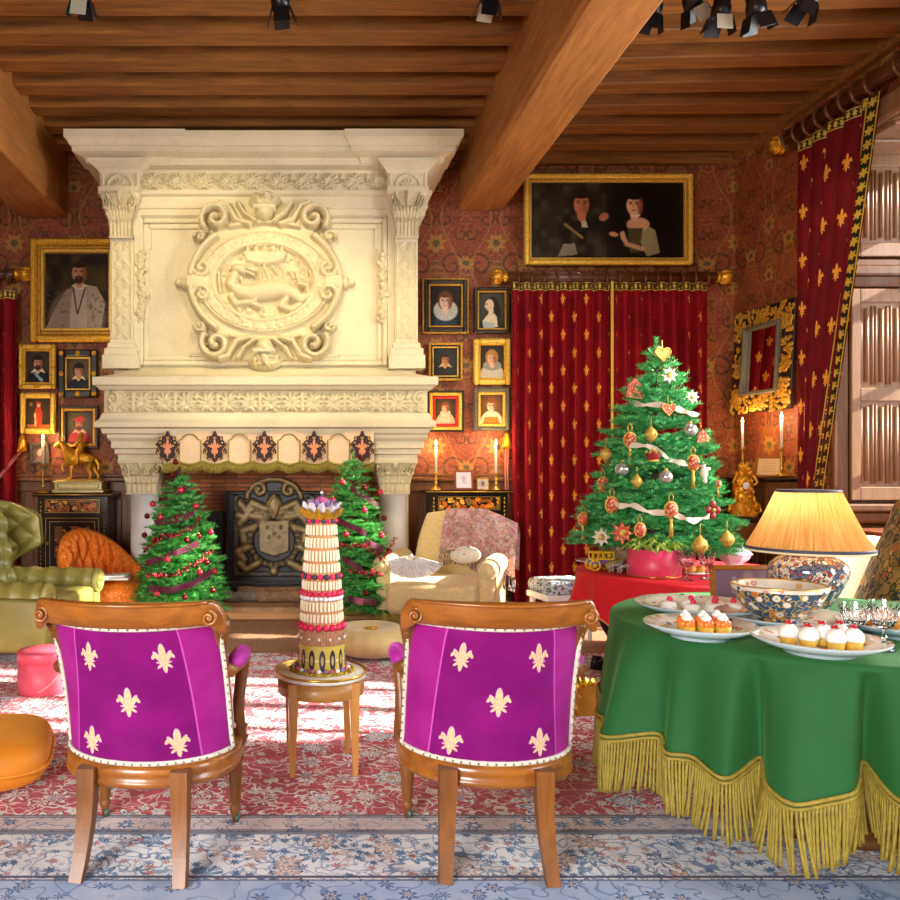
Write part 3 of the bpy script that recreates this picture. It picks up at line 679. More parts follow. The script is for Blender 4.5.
# carved cartouche on the hood
ccx, ccz, k7 = X(265, 7.42), Z(283, 7.42), 7.42/F      # k7: metres per photo pixel at this depth
def cart(U, W):
    x, y = (U-ccx)/k7, (W-ccz)/k7; ax, ay = np.abs(x), np.abs(y); R = np.full(x.shape, -.03)
    body = ((x/74)**2+(y/66)**2 < 1) | ((ax < 46) & (ay < 78)) ; R = np.where(body, .035, R)
    q = np.hypot(x/66, y/50); R = np.where(q < 1.0, .065, R); R = np.where(q < .97, .045, R)
    band = (q > .78) & (q < .95); R = np.where(band, .05+.014*vnoise(x, y, .35, 3), R)
    R = np.where((q > .74) & (q < .79), .065, R); R = np.where(q <= .74, .012, R)
    # side straps
    R = np.maximum(R, np.where((ax > 60) & (ax < 77), .075*np.clip(1-(ay/9.5)**4, 0, 1), 0))
    for sy in (1, -1):
        Y = y*sy
        R = np.maximum(R, stroke(ax, Y, arcp(0, 0, 74, 60, .12, .85), 4.5, .085)); R = np.maximum(R, stroke(ax, Y, spiral(62, -1+14, 9, 1.3, 0, -1), 3.2, .085))
        R = np.maximum(R, stroke(ax, Y, spiral(48, 62, 15, 1.35, -.6, 1), 4.2, .11)); R = np.maximum(R, stroke(ax, Y, [(16, 56), (28, 60), (36, 74), (44, 77)], 4, .1))
        R = np.maximum(R, dome(ax, Y, 63, 46, 6, 7, .06)); R = np.maximum(R, stroke(ax, Y, spiral(64, 44, 6, 1.1, 0, 1), 2.2, .08))
        R = np.maximum(R, stroke(ax, Y, [(9, 58), (20, 66), (26, 76)], 3, .11)); R = np.maximum(R, stroke(ax, Y, [(0, 58), (18, 57), (34, 54)], 3, .08))
        # vase (top) / mask (foot) with fruit
        R = np.maximum(R, dome(ax, Y, 0, 66, 10, 10, .15)); R = np.maximum(R, np.where((ax < 11-(Y-70)*-.2) & (Y > 68) & (Y < 72), .14, 0))
        R = np.maximum(R, dome(ax, Y, 0, 79, 17, 11, .13)*(.75+.5*vnoise(x, y, .33, 5)))
    # crown
    R = np.where((y > 18+.012*x*x) & (y < 30) & (ax < 17+ (y-18)*.35), .05, R)
    for k in range(-2, 3): R = np.maximum(R, dome(x, y, k*8.5, 32, 3.2, 5, .055))
    # reclining animal with curling tail among flames
    bp = [(-30, 6), (-34, -2), (-26, -9), (-12, -11), (2, -8), (14, -6), (26, -10), (36, -18), (44, -14), (42, -5), (34, -3)]; br = [6, 6.5, 8, 10, 11, 10, 8, 6, 4.5, 3.2, 2]
    tq = np.linspace(0, len(bp)-1, 70)
    for q_ in tq:
        i_ = min(int(q_), len(bp)-2); f_ = q_-i_; R = np.maximum(R, dome(x, y, bp[i_][0]*(1-f_)+bp[i_+1][0]*f_, bp[i_][1]*(1-f_)+bp[i_+1][1]*f_, *[br[i_]*(1-f_)+br[i_+1]*f_]*2, .075))
    R = np.maximum(R, dome(x, y, -25, 12, 10, 6, .08, -.3)); R = np.maximum(R, stroke(x, y, [(-20, 13), (-10, 10)], 2.6, .07)); R = np.maximum(R, stroke(x, y, [(-19, 10), (-11, 6)], 2.2, .06))
    R = np.maximum(R, stroke(x, y, [(-24, -8), (-34, -14), (-28, -22), (-14, -20)], 4, .055)); R = np.maximum(R, stroke(x, y, [(22, -16), (16, -24), (26, -28), (36, -22)], 4, .06))
    R = np.maximum(R, stroke(x, y, [(-6, -12), (-12, -22), (-4, -25)], 3.4, .06))
    for i in range(12): R = np.maximum(R, np.where(q < .74, stroke(x, y, [(-44+i*8, -2+6*math.sin(i*2.1)+(6 if 3 < i < 10 else -6)), (-47+i*8+3*math.sin(i*1.7), 13+4*math.cos(i))], 2.2, .035), 0))
    R = np.maximum(R, np.where(q < .72, .006+.022*vnoise(x, y, .3, 8)**1.5, 0))
    # side tassels
    R = np.maximum(R, dome(ax, y, 80, 0, 5, 7, .05)); R = np.maximum(R, dome(ax, y, 86, 0, 4.5, 4.5, .045))
    R = np.where(R > .02, R*1.6, R); return np.where(R < 1e-3, -.04, R)
nu, nv = 280, 310
U, W = np.meshgrid(np.linspace(ccx-92*k7, ccx+92*k7, nu), np.linspace(ccz-94*k7, ccz+94*k7, nv)); R = cart(U, W)
gridobj('cartouche', np.stack([U, 7.43-R, W], -1), SV, fp)

# cast iron fireback (leans on the brick) and the smaller plates beside it
bx, bz0 = X(274, 7.86), Z(585, 7.9); bk = 7.86/F
t = thing('fireback', 'black cast iron fireback with raised coat of arms in the fireplace', 'fireback', (bx, 7.9, .115))
def arms(U, W):
    x, y = U/bk, (W-(Z(533, 7.86)-.115))/bk; ax = np.abs(x); R = np.zeros_like(x)
    R = np.where((ax < 39) & (y > -42) & (y < 38), -.006, R); R = np.maximum(R, np.where((np.abs(ax-38) < 2) & (y > -42) & (y < 38), .014, -.01))
    R = np.where((np.abs(y+41) < 2) & (ax < 40), .014, R)
    R = np.maximum(R, np.where((ax < 15) & (y > -18-(15-ax)*.35) & (y < 12), .03, 0))
    R = np.maximum(R, stroke(ax, y, arcp(0, -8, 24, 24, -PI/2, .9), 3.5, .035)*(.75+.25*np.cos(np.arctan2(y+8, ax)*26)))
    R = np.maximum(R, dome(x, y, 0, 28, 8, 12, .06)); R = np.maximum(R, stroke(ax, y, [(0, 38), (6, 30), (0, 16)], 2, .07))
    R = np.maximum(R, dome(ax, y, 12, 18, 14, 8, .03)*(.6+.8*vnoise(x, y, .3, 4)))
    for p in ([(8, 24), (22, 30), (28, 22), (34, 30)], [(12, 16), (26, 18), (34, 10)], [(20, 6), (32, 2), (30, -8)], [(26, -14), (36, -18), (30, -26)], [(16, -30), (28, -36), (34, -30)], [(22, 24), (30, 16), (36, 18)]):
        R = np.maximum(R, stroke(ax, y, p, 4.6, .036)); R = np.maximum(R, dome(ax, y, p[-1][0], p[-1][1], 4.5, 6, .03))
    R = np.maximum(R, stroke(ax, y, spiral(15, 43, 8, 1.2, .3, 1), 2.6, .045)); R = np.maximum(R, stroke(ax, y, arcp(0, 34, 27, 20, .1, PI/2), 3, .04))
    for cx, cy in ((-7, 6), (7, 6), (0, 0), (-5, -4), (5, -4)): R = np.maximum(R, dome(x, y, cx, cy, 2.2, 2.2, .045))
    R = np.maximum(R, dome(x, y, 0, -38, 5, 5, .04)); return R
Hb = Z(491, 7.86)-.115; wd = 48*bk
mb = MB(); mb.b2((-wd, -.02, 0), (wd, .03, Hb), .008)
for s in (-1, 1): mb.b2((s*wd-(.03 if s > 0 else 0), -.045, 0), (s*wd+(.03 if s < 0 else 0), 0, Hb), .01)
mb.b2((-wd, -.045, Hb-.035), (wd, 0, Hb), .01); mb.b2((-wd-.06, -.1, 0), (wd+.06, 0, .05), .01); mb.b2((-wd-.06, -.07, .05), (wd+.06, 0, .08), .01)
a = [(27*bk*math.cos(q), Hb-.03+17*bk*math.sin(q)) for q in np.linspace(0, PI, 22)]
mb.prism(a, -.02, .02, Matrix.Rotation(PI/2, 4, 'X'))
for s in (-1, 1):
    for k in range(5): mb.box((s*(wd-.055), -.03, .16+k*.14), (.03, .02, .02), .004)
mb.build('plate', M['iron'], t)
IRC = mat('highlit_iron', None, .45, .25); at_ = IRC.node_tree.nodes.new('ShaderNodeAttribute'); at_.attribute_name = 'Col'; setcol(IRC, at_.outputs['Color'])
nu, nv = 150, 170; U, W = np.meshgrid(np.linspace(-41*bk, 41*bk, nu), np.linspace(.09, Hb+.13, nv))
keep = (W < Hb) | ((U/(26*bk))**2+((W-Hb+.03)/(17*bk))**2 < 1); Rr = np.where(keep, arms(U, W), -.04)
W = np.where(keep, W, np.minimum(W, Hb-.02)); gridobj('coat_of_arms', np.stack([U, -.022-Rr*1.15, W], -1), IRC, t, col=(np.array(C('#343236'))+(np.array(C('#a08a58'))-np.array(C('#343236')))*ss(.004, .045, Rr)[..., None])*np.clip(.8+.6*vnoise(U, W, 30, 2), .7, 1.3)[..., None])  # painted highlights: colour runs from dark iron to bronze with relief height
for s, xa, xb in ((-1, 206, 224), (1, 324, 340)):
    q = MB(); q.b2((X(xa, 7.93), 7.93, .115), (X(xb, 7.93), 7.97, Z(513, 7.93)), .006); q.b2((X(xa, 7.93)-.01, 7.925, Z(515, 7.93)), (X(xb, 7.93)+.01, 7.95, Z(511, 7.93)), .004)
    q.build('iron_plate', M['iron'], label='plain dark iron plate against the bricks %s of the fireback' % ('left' if s < 0 else 'right'), cat='fire plate')
for i, (xa, xb, yy, dd, r, lb) in enumerate(((238, 306, 593, 7.62, .055, 'long grey-brown log at the back of the hearth under the fireback'), (222, 262, 603, 7.42, .05, 'short grey log at the front left of the hearth'), (256, 312, 602, 7.4, .055, 'thick brown log at the front right of the hearth'))):
    lg = MB(); n = 9; rr = random.Random(i)
    pth = [(X(xa+(xb-xa)*k/(n-1), dd), dd+.02*math.sin(k*1.3+i), .118+r+.004*math.sin(k*2)) for k in range(n)]
    lg.tube(pth, [r*(.92+.14*rr.random()) for _ in range(n)], 10); o = lg.build('fire_log', pm('log_bark_%d' % i, C('#8a6a50' if i != 1 else '#77706c'), .9, 0, .35, 18, (30, .8, .02)), label=lb, cat='log', group='logs on the hearth')
ad = MB(); ad.b2((-1.05, 7.72, .235), (.5, 7.75, .262), .005)
for xx in (-.95, .4): ad.tube([(xx, 7.735, .24), (xx, 7.735, .118)], .013, 6); ad.ball((xx, 7.735, .27), .022)
ad.build('fire_bar', M['iron'], label='low dark iron bar across the hearth below the fireback', cat='fire bar')

# pelmet with medallions and scalloped fringe
va = thing('mantel_pelmet', 'cream fabric pelmet with dark medallions and scalloped gold fringe under the mantel', 'pelmet', (0, 7.17, 0))
xa, xb = X(163, 7.17), X(374, 7.17); nS = 8.5; n = 340
us = np.linspace(xa, xb, n); sc = np.abs(np.sin((us-X(190, 7.17))/(X(215, 7.17)-X(190, 7.17))*PI/1.0*.5*2+PI/2))
low = Z(463, 7.17)+.0*us; scal = .03*(1-np.abs(np.cos((us-X(190, 7.17))/(X(215, 7.17)-X(190, 7.17))*PI)))
V = np.stack([np.stack([us, .008*np.sin(us*9), np.full(n, Z(431, 7.17))], -1), np.stack([us, .008*np.sin(us*9), low-.02+scal], -1)], 0)
V = np.concatenate([V, V[::-1]+np.array([0, .012, 0])], 0)
gridobj('cloth', V, pm('cream_pelmet', C('#e3c39a'), .75, 0, .05, 12), va, smooth=False)
fr = MB(); step = .0075; k = 0; x = xa
while x < xb:
    s = .03*(1-abs(math.cos((x-X(190, 7.17))/(X(215, 7.17)-X(190, 7.17))*PI))); zt = Z(463, 7.17)-.01+s; L = .075+.012*random.random()
    fr.tube([(x, -.006, zt), (x+random.uniform(-.004, .004), -.012+random.uniform(-.004, .004), zt-L)], [.0035, .0045], 4); x += step
fr.tube([(float(u), -.008, float(z)) for u, z in zip(us[::3], (low-.012+scal)[::3])], .008, 6)
fr.build('fringe', M['fringe'], va)
for px_ in (190, 239.5, 289, 338.5):
    c = X(px_, 7.17); kk = 7.17/F
    out = [(-10, -13), (-11, -9), (-11, 9), (-8, 9.5), (-7, 12)]+[(7*math.cos(q), 10+5*math.sin(q)) for q in np.linspace(PI-.4, .4, 7)]+[(7, 12), (8, 9.5), (11, 9), (11, -9), (10, -13), (5, -15), (0, -16), (-5, -15)]
    out = [(c+a*kk, Z(449, 7.17)+b*kk) for a, b in out]
    pth = [(a, -.012, b) for a, b in out]; q = MB(); q.tube(pth, .006, 6, closed=True)
    q.build('shield_cord', M['fringe'], va)
def medal():
    m = mat('medallion_embroidery', None, .7); x, y, z = sep(coord('Object')); ax = eabs(x)
    r = esqrt(ax*ax*1.35+z*z); c = mixc(below(eabs(fract(noise(comb(ax, z), 16, 1)*4.0)-.5), .13, .04)*above(r, .05, .005), C('#2a1018'), C('#b98a4a'))
    fl = emin(fleur(x*(1/.13), z*(1/.15)), fleur(x*(1/.1), (z+.02)*(-1/.1)))
    setcol(m, mixc(below(fl, 1.3, .15), c, C('#d98a5a'))); return m
mm = medal()
for px_ in (168, 215, 264.5, 314, 362):
    q = MB(); kk = 7.17/F
    pts = [((11.6+1.0*math.cos(10*a))*kk*math.sin(a), (13.6+1.0*math.cos(10*a)+(2.4 if abs(a) < .2 else 0))*kk*math.cos(a)) for a in np.linspace(-PI, PI, 61)[:-1]]
    q.prism(pts, 0, .016, Matrix.Rotation(PI/2, 4, 'X'), 0); q.build('medallion', mm, va, loc=(X(px_, 7.17), -.012, Z(448, 7.17)), label='dark embroidered medallion')
# ------------------------------------------------------------------ curtains and rods
def curtain(name, label, p0, p1, ztop, zbot, nf, amp, m, group=None, seed=0, pinch=None, trim=True, edge=None):
    """hanging cloth between floor points p0 and p1; edge(t) may pull the p1 side; UV follows the cloth so folds carry the pattern"""
    r = np.random.default_rng(seed); nu, nv = nf*22+1, 90
    u = np.linspace(0, 1, nu); ph = r.uniform(-.4, .4, nf+2)
    phase = u*nf*2*PI+np.interp(u*nf, np.arange(nf+2), ph); a = amp*(.75+.5*np.interp(u*nf, np.arange(nf+2), r.random(nf+2)))
    off = (a*np.sin(phase)+.25*a*np.sin(2*phase+1))*(1 if edge is None else ss(0, .16, 1-u))
    p0, p1 = np.array(p0), np.array(p1); L = np.linalg.norm(p1-p0); dx = (p1-p0)/L; nrm = np.array([dx[1], -dx[0]])
    arc = np.concatenate([[0], np.cumsum(np.hypot(np.diff(u)*L, np.diff(off)))])
    V = np.zeros((nv, nu, 3)); UV = np.zeros((nv, nu, 2))
    for j in range(nv):
        t = j/(nv-1); z = ztop+(zbot-ztop)*t; s, sh, am = (1, 0, 1) if edge is None else edge(z)
        k = .55+.45*min(1, t*8); q = p0+dx*(u*L*s+sh)[:, None]+nrm*(off*k*am)[:, None]
        V[j, :, :2] = q; V[j, :, 2] = z+(0 if j else 0); UV[j, :, 0] = arc; UV[j, :, 1] = z
    th = np.array([*(-nrm*.012), 0]); V2 = V+th
    t = thing(name, label, 'curtain', (0, 0, 0), 0, group)
    dr_ = gridobj('drape', V, m, t, UV)
    if trim:
        b = 8; Vt = V[:2].copy(); Vt[1, :, 2] = ztop-.075; Vt[:, :, :2] += nrm*.006; Vt[0, :, 2] = ztop+.004
        uvt = np.stack([np.stack([arc*.8, np.ones(nu)], -1), np.stack([arc*.8, np.zeros(nu)], -1)], 0); gridobj('heading_galloon', Vt, M['galloon'], dr_, uvt)
    return t, V, nrm
def rod(name, label, a, b, r, ring_at, parent_mat=None, fin=(1, 1)):
    t = thing(name, label, 'curtain rod', (0, 0, 0)); a, b = Vector(a), Vector(b); d = (b-a).normalized()
    m = MB(); m.tube([a, b], r, 14)
    for k in range(10): 
        q = 2*PI*k/10; u = d.cross(Vector((0, 0, 1))); o = u*math.cos(q)*r+Vector((0, 0, 1))*math.sin(q)*r; m.tube([a+o, b+o], r*.18, 5)
    m.build('pole', M['walnut_rod'], t)
    for e, p, s in ((fin[0], a, -1), (fin[1], b, 1)):
        if not e: continue
        Mx = Matrix.Translation(p) @ (d*s).to_track_quat('Z', 'X').to_matrix().to_4x4(); f = MB()
        f.lathe([(r*.9, 0), (r*1.3, .01), (r*1.3, .025), (r*.8, .035), (r*1.25, .06), (r*1.6, .09), (r*1.5, .13), (r*1.0, .15), (0, .155)], 18, M=Mx)
        for k in range(9): 
            an = 2*PI*k/9; f.tube([Mx @ Vector((r*1.2*math.cos(an), r*1.2*math.sin(an), .055)), Mx @ Vector((r*1.68*math.cos(an), r*1.68*math.sin(an), .1)), Mx @ Vector((r*1.3*math.cos(an), r*1.3*math.sin(an), .15))], r*.25, 6)
        f.build('finial', M['gold'], t)
    for q in ring_at:
        c = a+(b-a)*q; u = d.cross(Vector((0, 0, 1))).normalized(); n = 20; g = MB()
        g.tube([c+Vector((0, 0, -r*.55))+(u*math.cos(x)+Vector((0, 0, 1))*math.sin(x))*r*1.75 for x in np.linspace(0, 2*PI, n+1)[:-1]], r*.3, 7, closed=True)
        g.build('ring', M['walnut_rod'], t)
    return t
M['walnut_rod'] = wood('rod_wood', C('#3a1c0c'), C('#6b3a1a'), .35, 'x', 1, .3)
yc = 8.08; k8 = yc/F
zt = Z(283, yc)
curtain('door_curtain', 'left half of the crimson fleur-de-lis curtain pair covering the back wall doorway', (X(512, yc), yc), (X(609, yc), yc), zt, .015, 8, .05, M['curtain'], 'doorway curtains', 1)
curtain('door_curtain', 'right half of the crimson fleur-de-lis curtain pair, partly behind the big fir', (X(610, yc), yc), (X(707, yc), yc), zt, .015, 8, .045, M['curtain'], 'doorway curtains', 2)
gl = MB(); gl.b2((X(609.5, yc)-.012, yc-.075, .02), (X(609.5, yc)+.012, yc-.06, zt), 0); o = gl.build('curtain_edge_braid', M['galloon'], label='narrow gold and black braid hanging where the two doorway curtains meet', cat='braid')
rod('curtain_rod', 'brown fluted rod with gilt ends above the doorway curtains under the double portrait', (X(507, yc), yc, Z(277, yc)), (X(716, yc), yc, Z(277, yc)), .042, [(.05+.9*i/15) for i in range(16)])
curtain('left_curtain', 'crimson fleur-de-lis curtain at the left end of the back wall', (-3.6, yc), (X(17, yc), yc), Z(291, yc), .015, 5, .05, M['curtain'], None, 3)
bpy.data.objects['left_curtain'].name = 'wall_curtain'
rod('curtain_rod', 'brown fluted rod with a gilt end above the curtain beside the bearded man portrait', (-3.7, yc, Z(274, yc)), (X(15, yc), yc, Z(274, yc)), .042, [.35, .55, .75, .93], fin=(0, 1))
# the window curtain on the right wall, pulled aside: full width at the top, gathered at the tie
XC = 4.33; yf, yn = 6.98, 5.99
def pull(z):
    k = ss(4.18, 1.25, np.array(z))*.0+np.clip((4.18-z)/(4.18-1.2), 0, 1)
    s = 1-.66*float(k)**1.05 if z > 1.2 else .34+.16*min(1, (1.2-z)/.8)
    return (s, .0, .55+.45*s)
wc, V, nrm = curtain('window_curtain', 'wine velvet fleur-de-lis window curtain swept aside on the right wall', (XC, yf), (XC, yn), 4.18, .02, 5, .042, M['curtain_side'], None, 5, edge=pull)
sel = V[:, 0, 2] > .6
Vt = np.stack([V[:, -1, :]+np.array([-.02, .125, 0]), V[:, -1, :]+np.array([-.012, -.004, 0])], 1)[sel]
arc = (4.18-V[sel, 0, 2]); uvt = np.stack([np.stack([arc*.5, np.zeros_like(arc)], -1), np.stack([arc*.5, np.ones_like(arc)], -1)], 1)
gridobj('edge_galloon', Vt, M['galloon'], wc, uvt)
rod('curtain_rod', 'long dark fluted rod with wooden rings carrying the swept-aside window curtain', (XC, 7.17, 4.30), (XC, 4.6, 4.30), .05, [.03+i*.058 for i in range(8)]+[.55, .62], fin=(1, 0))
# tie-backs
def tieback(label, c, pth, lv=1):
    t = thing('curtain_tieback', label, 'tieback', c); f = MB()
    f.lathe([(0, .02), (.022, .03), (.03, .0), (.045, -.06), (.05, -.12), (.02, -.13)], 12)
    for k in range(12): a = 2*PI*k/12; f.tube([(.03*math.cos(a), .03*math.sin(a), -.01), (.05*math.cos(a), .05*math.sin(a), -.14)], .006, 5)
    f.build('gilt_hook', M['gold'], t); q = MB()
    for s in (-1, 1): q.tube([(p[0]+s*.012, p[1], p[2]) for p in pth], .009, 6)
    q.build('cord', pm('rose_cord_%d' % lv, C('#b5655a'), .7, 0, .3, 80), t)
tieback('gilt tieback hook with a rose cord running down to the left curtain', (X(22, 8.15), 8.15, Z(438, 8.15)), [(-.01, 0, -.13), (-.08, -.08, -.25), (-.2, -.14, -.42), (-.28, -.18, -.52)], 1)
tieback('gilt tieback hook with long rose cords hanging beside the doorway curtain', (X(507, 8.15), 8.15, Z(435, 8.15)), [(0, -.01, -.13), (-.01, -.01, -.35), (.0, -.01, -.6), (.02, -.03, -.85)], 2)

# ------------------------------------------------------------------ paintings
PM = mat('oil_painting', None, .3); at = PM.node_tree.nodes.new('ShaderNodeAttribute'); at.attribute_name = 'Col'; setcol(PM, at.outputs['Color']); bs(PM).inputs['Specular IOR Level'].default_value = .25
M['gold_frame'] = pm('carved_gilt_frame', C('#d6a028'), .4, .35, .4, 45, (80, .8, .006))
M['gold_frame2'] = pm('bright_gilt_frame', C('#e6b848'), .42, .25, .35, 60, (90, .7, .005))
M['black_frame'] = wood('black_frame_wood', C('#15100c'), C('#2c2018'), .35, 'x', 1, .2)
M['grey_frame'] = wood('grey_frame_wood', C('#4a4636'), C('#6a6450'), .45, 'x', 1)
def frame_box(t, w, h, bands, y=0):
    """bands: list of (width, material, depth, lift) from the outside in; returns the opening size"""
    a, b = w/2, h/2; names = {}
    for i, (bw, m, dp) in enumerate(bands):
        f = MB(); bv = min(bw, dp)*.28
        f.b2((-a, -dp, -b), (-a+bw, 0, b), bv); f.b2((a-bw, -dp, -b), (a, 0, b), bv); f.b2((-a+bw*.9, -dp, b-bw), (a-bw*.9, 0, b), bv); f.b2((-a+bw*.9, -dp, -b), (a-bw*.9, 0, -b+bw), bv)
        f.build('frame' if i == 0 else ('inner_frame' if i == 1 else 'frame_slip'), m, t); a -= bw; b -= bw
    return a, b
def painting(name, label, rect, d, bands, draw, nx=56, ny=72, group=None, corner=None, rz=0):
    x0, y0, x1, y1 = rect; w, h = (x1-x0)*d/F, (y1-y0)*d/F
    t = thing(name, label, 'painting', (X((x0+x1)/2, d), d, Z((y0+y1)/2, d)), rz, group)
    k = d/F; a, b = frame_box(t, w, h, [(q*k, m, dp) for q, m, dp in bands])
    P = Paint(nx, ny, a/b, '#201810'); draw(P); P.grain(.12)
    U, W = np.meshgrid(np.linspace(-a, a, nx), np.linspace(-b, b, ny))
    V = np.stack([U, np.full_like(U, -.012), W], -1); c = P.c
    Ve = np.stack([np.stack([U[0], 0*U[0], W[0]], -1)], 0)
    gridobj('canvas', V, PM, t, col=c)
    if corner:
        m, cs = corner; kx, kz = w/2-bands[0][0]*k*.5, h/2-bands[0][0]*k*.5
        for sx in (-1, 0, 1):
            for sz in (-1, 0, 1):
                if sx or sz:
                    q = MB()
                    for e in range(5): q.ball((sx*kx+cs*k*.45*math.cos(e*1.26), -bands[0][2]-.002, sz*kz+cs*k*.45*math.sin(e*1.26)), (cs*k*.4, .008, cs*k*.35), 8, 5)
                    q.build('frame_ornament', m, t)
    return t
def face(P, x, y, s, skin='#c98f6a', hair='#2a1a10', beard=None, look=0.0, shade='#8a5236', hairtop=1.0, side=1.0, lips='#9c4a3c'):
    P.e(x, y+.12*s, .62*s*side, .78*s*hairtop, hair); P.e(x+.02*s, y-.55*s, .26*s, .4*s, skin)
    P.e(x+look*.06, y, .42*s, .58*s, skin, .08); P.e(x+.26*s-look*.3*s, y-.04*s, .16*s, .42*s, shade, .7)
    P.e(x, y+.52*s, .44*s, .2*s, hair, .25)
    for e in (-1, 1): P.e(x+e*.17*s+look*.12*s, y+.1*s, .085*s, .045*s, '#2a1a14', .3); P.l([(x+e*.17*s-.09*s+look*.12*s, y+.2*s), (x+e*.17*s+.09*s+look*.12*s, y+.21*s)], .03*s, hair)
    P.l([(x+look*.18*s, y+.1*s), (x+look*.26*s+.02*s, y-.1*s)], .03*s, shade); P.l([(x-.1*s+look*.15*s, y-.29*s), (x+.1*s+look*.15*s, y-.29*s)], .035*s, lips)
    if beard: P.e(x+look*.1*s, y-.42*s, .3*s, .26*s, beard, .25); P.l([(x-.15*s+look*.12*s, y-.22*s), (x+.15*s+look*.12*s, y-.22*s)], .04*s, beard); P.l([(x-.07*s+look*.15*s, y-.31*s), (x+.07*s+look*.15*s, y-.31*s)], .03*s, lips)
def p_king(P):
    P.lay(np.clip(vnoise(P.x, P.y, 4, 3)*1.6-.6, 0, 1)*(P.y > .0), '#4a3c1a'); a = P.asp
    P.e(-.02, -.75, .75, .85, '#6e5a44', .1); P.p([(-a, -1), (-.62, -.5), (-.3, .05), (-.1, .1), (-.18, -1)], '#9a8a74'); P.p([(.62, -1), (.74, -.3), (.5, .12), (.2, .18), (.22, -1)], '#a89a86')
    P.p([(-.22, -1), (-.16, -.1), (-.02, .16), (.2, .16), (.26, -1)], '#b8aa98'); P.e(.05, .13, .2, .08, '#d8ccbc'); 
    P.l([(-.12, .1), (-.02, -.55), (.0, -.6), (.2, .1)], .018, '#1a1210'); P.lay((vnoise(P.x, P.y, 14, 5) > .72)*(P.y < 0)*(np.abs(P.x) > .25)*.6, '#5a4c3c')
    face(P, .04, .48, .42, '#c08a68', '#2a1c12', '#3a2418', -.2, hairtop=.8, side=.75)
def p_bust(bg, cloak, collar=None, skin='#c98f6a', hair='#2a1a10', beard=None, hat=None, look=-.2, sash=None, ruff=None, s=.62, y=.22, gown=None, hairk=(1.0, 1.0), neck=None):
    def f(P):
        P.e(0, .2, .9, 1.0, bg, .6); P.e(.02, -1.0, .78, .92, cloak, .06)
        if neck: P.e(.0, -.42, .3, .3, neck, .1)
        if gown: P.p([(-.6, -1), (-.42, -.5), (.42, -.5), (.6, -1)], gown)
        if collar: P.p([(-.5, -.4), (-.2, -.05), (.22, -.05), (.5, -.42), (.15, -.3), (0, -.5), (-.2, -.32)], collar)
        if sash: P.p([(-.34, -.35), (-.1, -.45), (.36, -.85), (.2, -1)], sash)
        if ruff: 
            P.e(.02, y-.62*s*1.1, *ruff[1:], ruff[0], .08)
            for k in range(14): P.l([(.02, y-.6*s), (.02+ruff[1]*math.cos(k*.45), y-.62*s*1.1+ruff[2]*math.sin(k*.45))], .012, '#9a917c')
        face(P, 0, y, s, skin, hair, beard, look, hairtop=hairk[1], side=hairk[0])
        if hat: P.e(.02, y+.52*s, .62*s, .26*s, hat, .08); P.e(.05, y+.7*s, .42*s, .22*s, hat, .1)
    return f
G, G2, K, GR = M['gold_frame'], M['gold_frame2'], M['black_frame'], M['grey_frame']
yw = 8.2
painting('portrait', 'large gilt portrait of a bearded man in a pale fur coat', (32, 240, 124, 343), yw, [(7, G, .09), (4, M['gold_dull'], .07), (3, G2, .08)], p_king, 110, 130)
painting('portrait', 'gilt framed portrait of a man with white collar and pale blue sash', (20, 345, 57, 389), yw, [(4.2, G2, .06), (2.4, G, .045)], p_bust('#3a3424', '#171512', '#d8d2c4', beard='#2a1a10', sash='#8fb8c4', hair='#1f140c', s=.64, y=.22), group='small portraits left of the fireplace', corner=(G, 3))
painting('portrait', 'black framed portrait with gilt corners of a man in a black plumed cap', (59, 350, 99, 398), yw, [(7.5, K, .055), (1.6, G2, .05)], p_bust('#5a4a1e', '#0f0c0a', '#d9c9a0', hat='#0e0b09', s=.62, y=.20), group='small portraits left of the fireplace', corner=(G, 3.2))
def p_stand(P):
    P.e(0, .1, .9, 1.1, '#3a3018', .5); P.p([(-.75, -1), (.75, -1), (.75, -.72), (-.75, -.72)], '#a8641e'); P.p([(-.22, -.85), (-.26, .1), (-.14, .42), (.14, .42), (.26, .0), (.2, -.85)], '#b8401c'); P.p([(-.26, -.85), (-.3, .0), (-.2, .05), (-.14, -.85)], '#d8b890')
    P.e(0, .56, .12, .16, '#d0a080'); P.e(0, .7, .17, .08, '#b03418'); P.e(-.5, .6, .1, .13, '#8a6a2a')
painting('portrait', 'bright gilt framed picture of a small standing figure in orange-red robes', (21, 393, 57, 434), yw, [(5.5, G2, .055)], p_stand, group='small portraits left of the fireplace')
painting('portrait', 'black and gilt framed portrait of a bearded man in a red cap and robe', (60, 406, 99, 449), yw, [(2, K, .06), (3.4, M['gold_dull'], .05), (1.6, K, .045)], p_bust('#5a5020', '#a83430', '#d8c0a0', hat='#b83a24', beard='#4a3020', s=.62, y=.2), group='small portraits left of the fireplace')
painting('portrait', 'tiny dark framed picture behind the left candle', (31, 443, 50, 464), yw, [(3, GR, .04)], lambda P: (P.e(0, 0, 1, 1, '#5a4a3a', .5), P.e(0, .1, .4, .5, '#c89a80', .3), P.e(0, -.9, .6, .6, '#7a5a4a')), 24, 28)
def hair_ringlet(*a): return p_bust(*a)
painting('portrait', 'black framed portrait of a lady with a large lace ruff and blue-black gown', (422, 279, 468, 334), yw, [(1.6, M['gold_dull'], .04), (4.4, K, .06), (1.6, M['gold_dull'], .05)], p_bust('#15120e', '#1a2026', None, '#d8b498', '#5a3418', look=-.3, s=.62, y=.22, ruff=('#b8b8ac', .6, .52), gown='#2a3a44', neck='#d0b48c'), group='small portraits right of the fireplace')
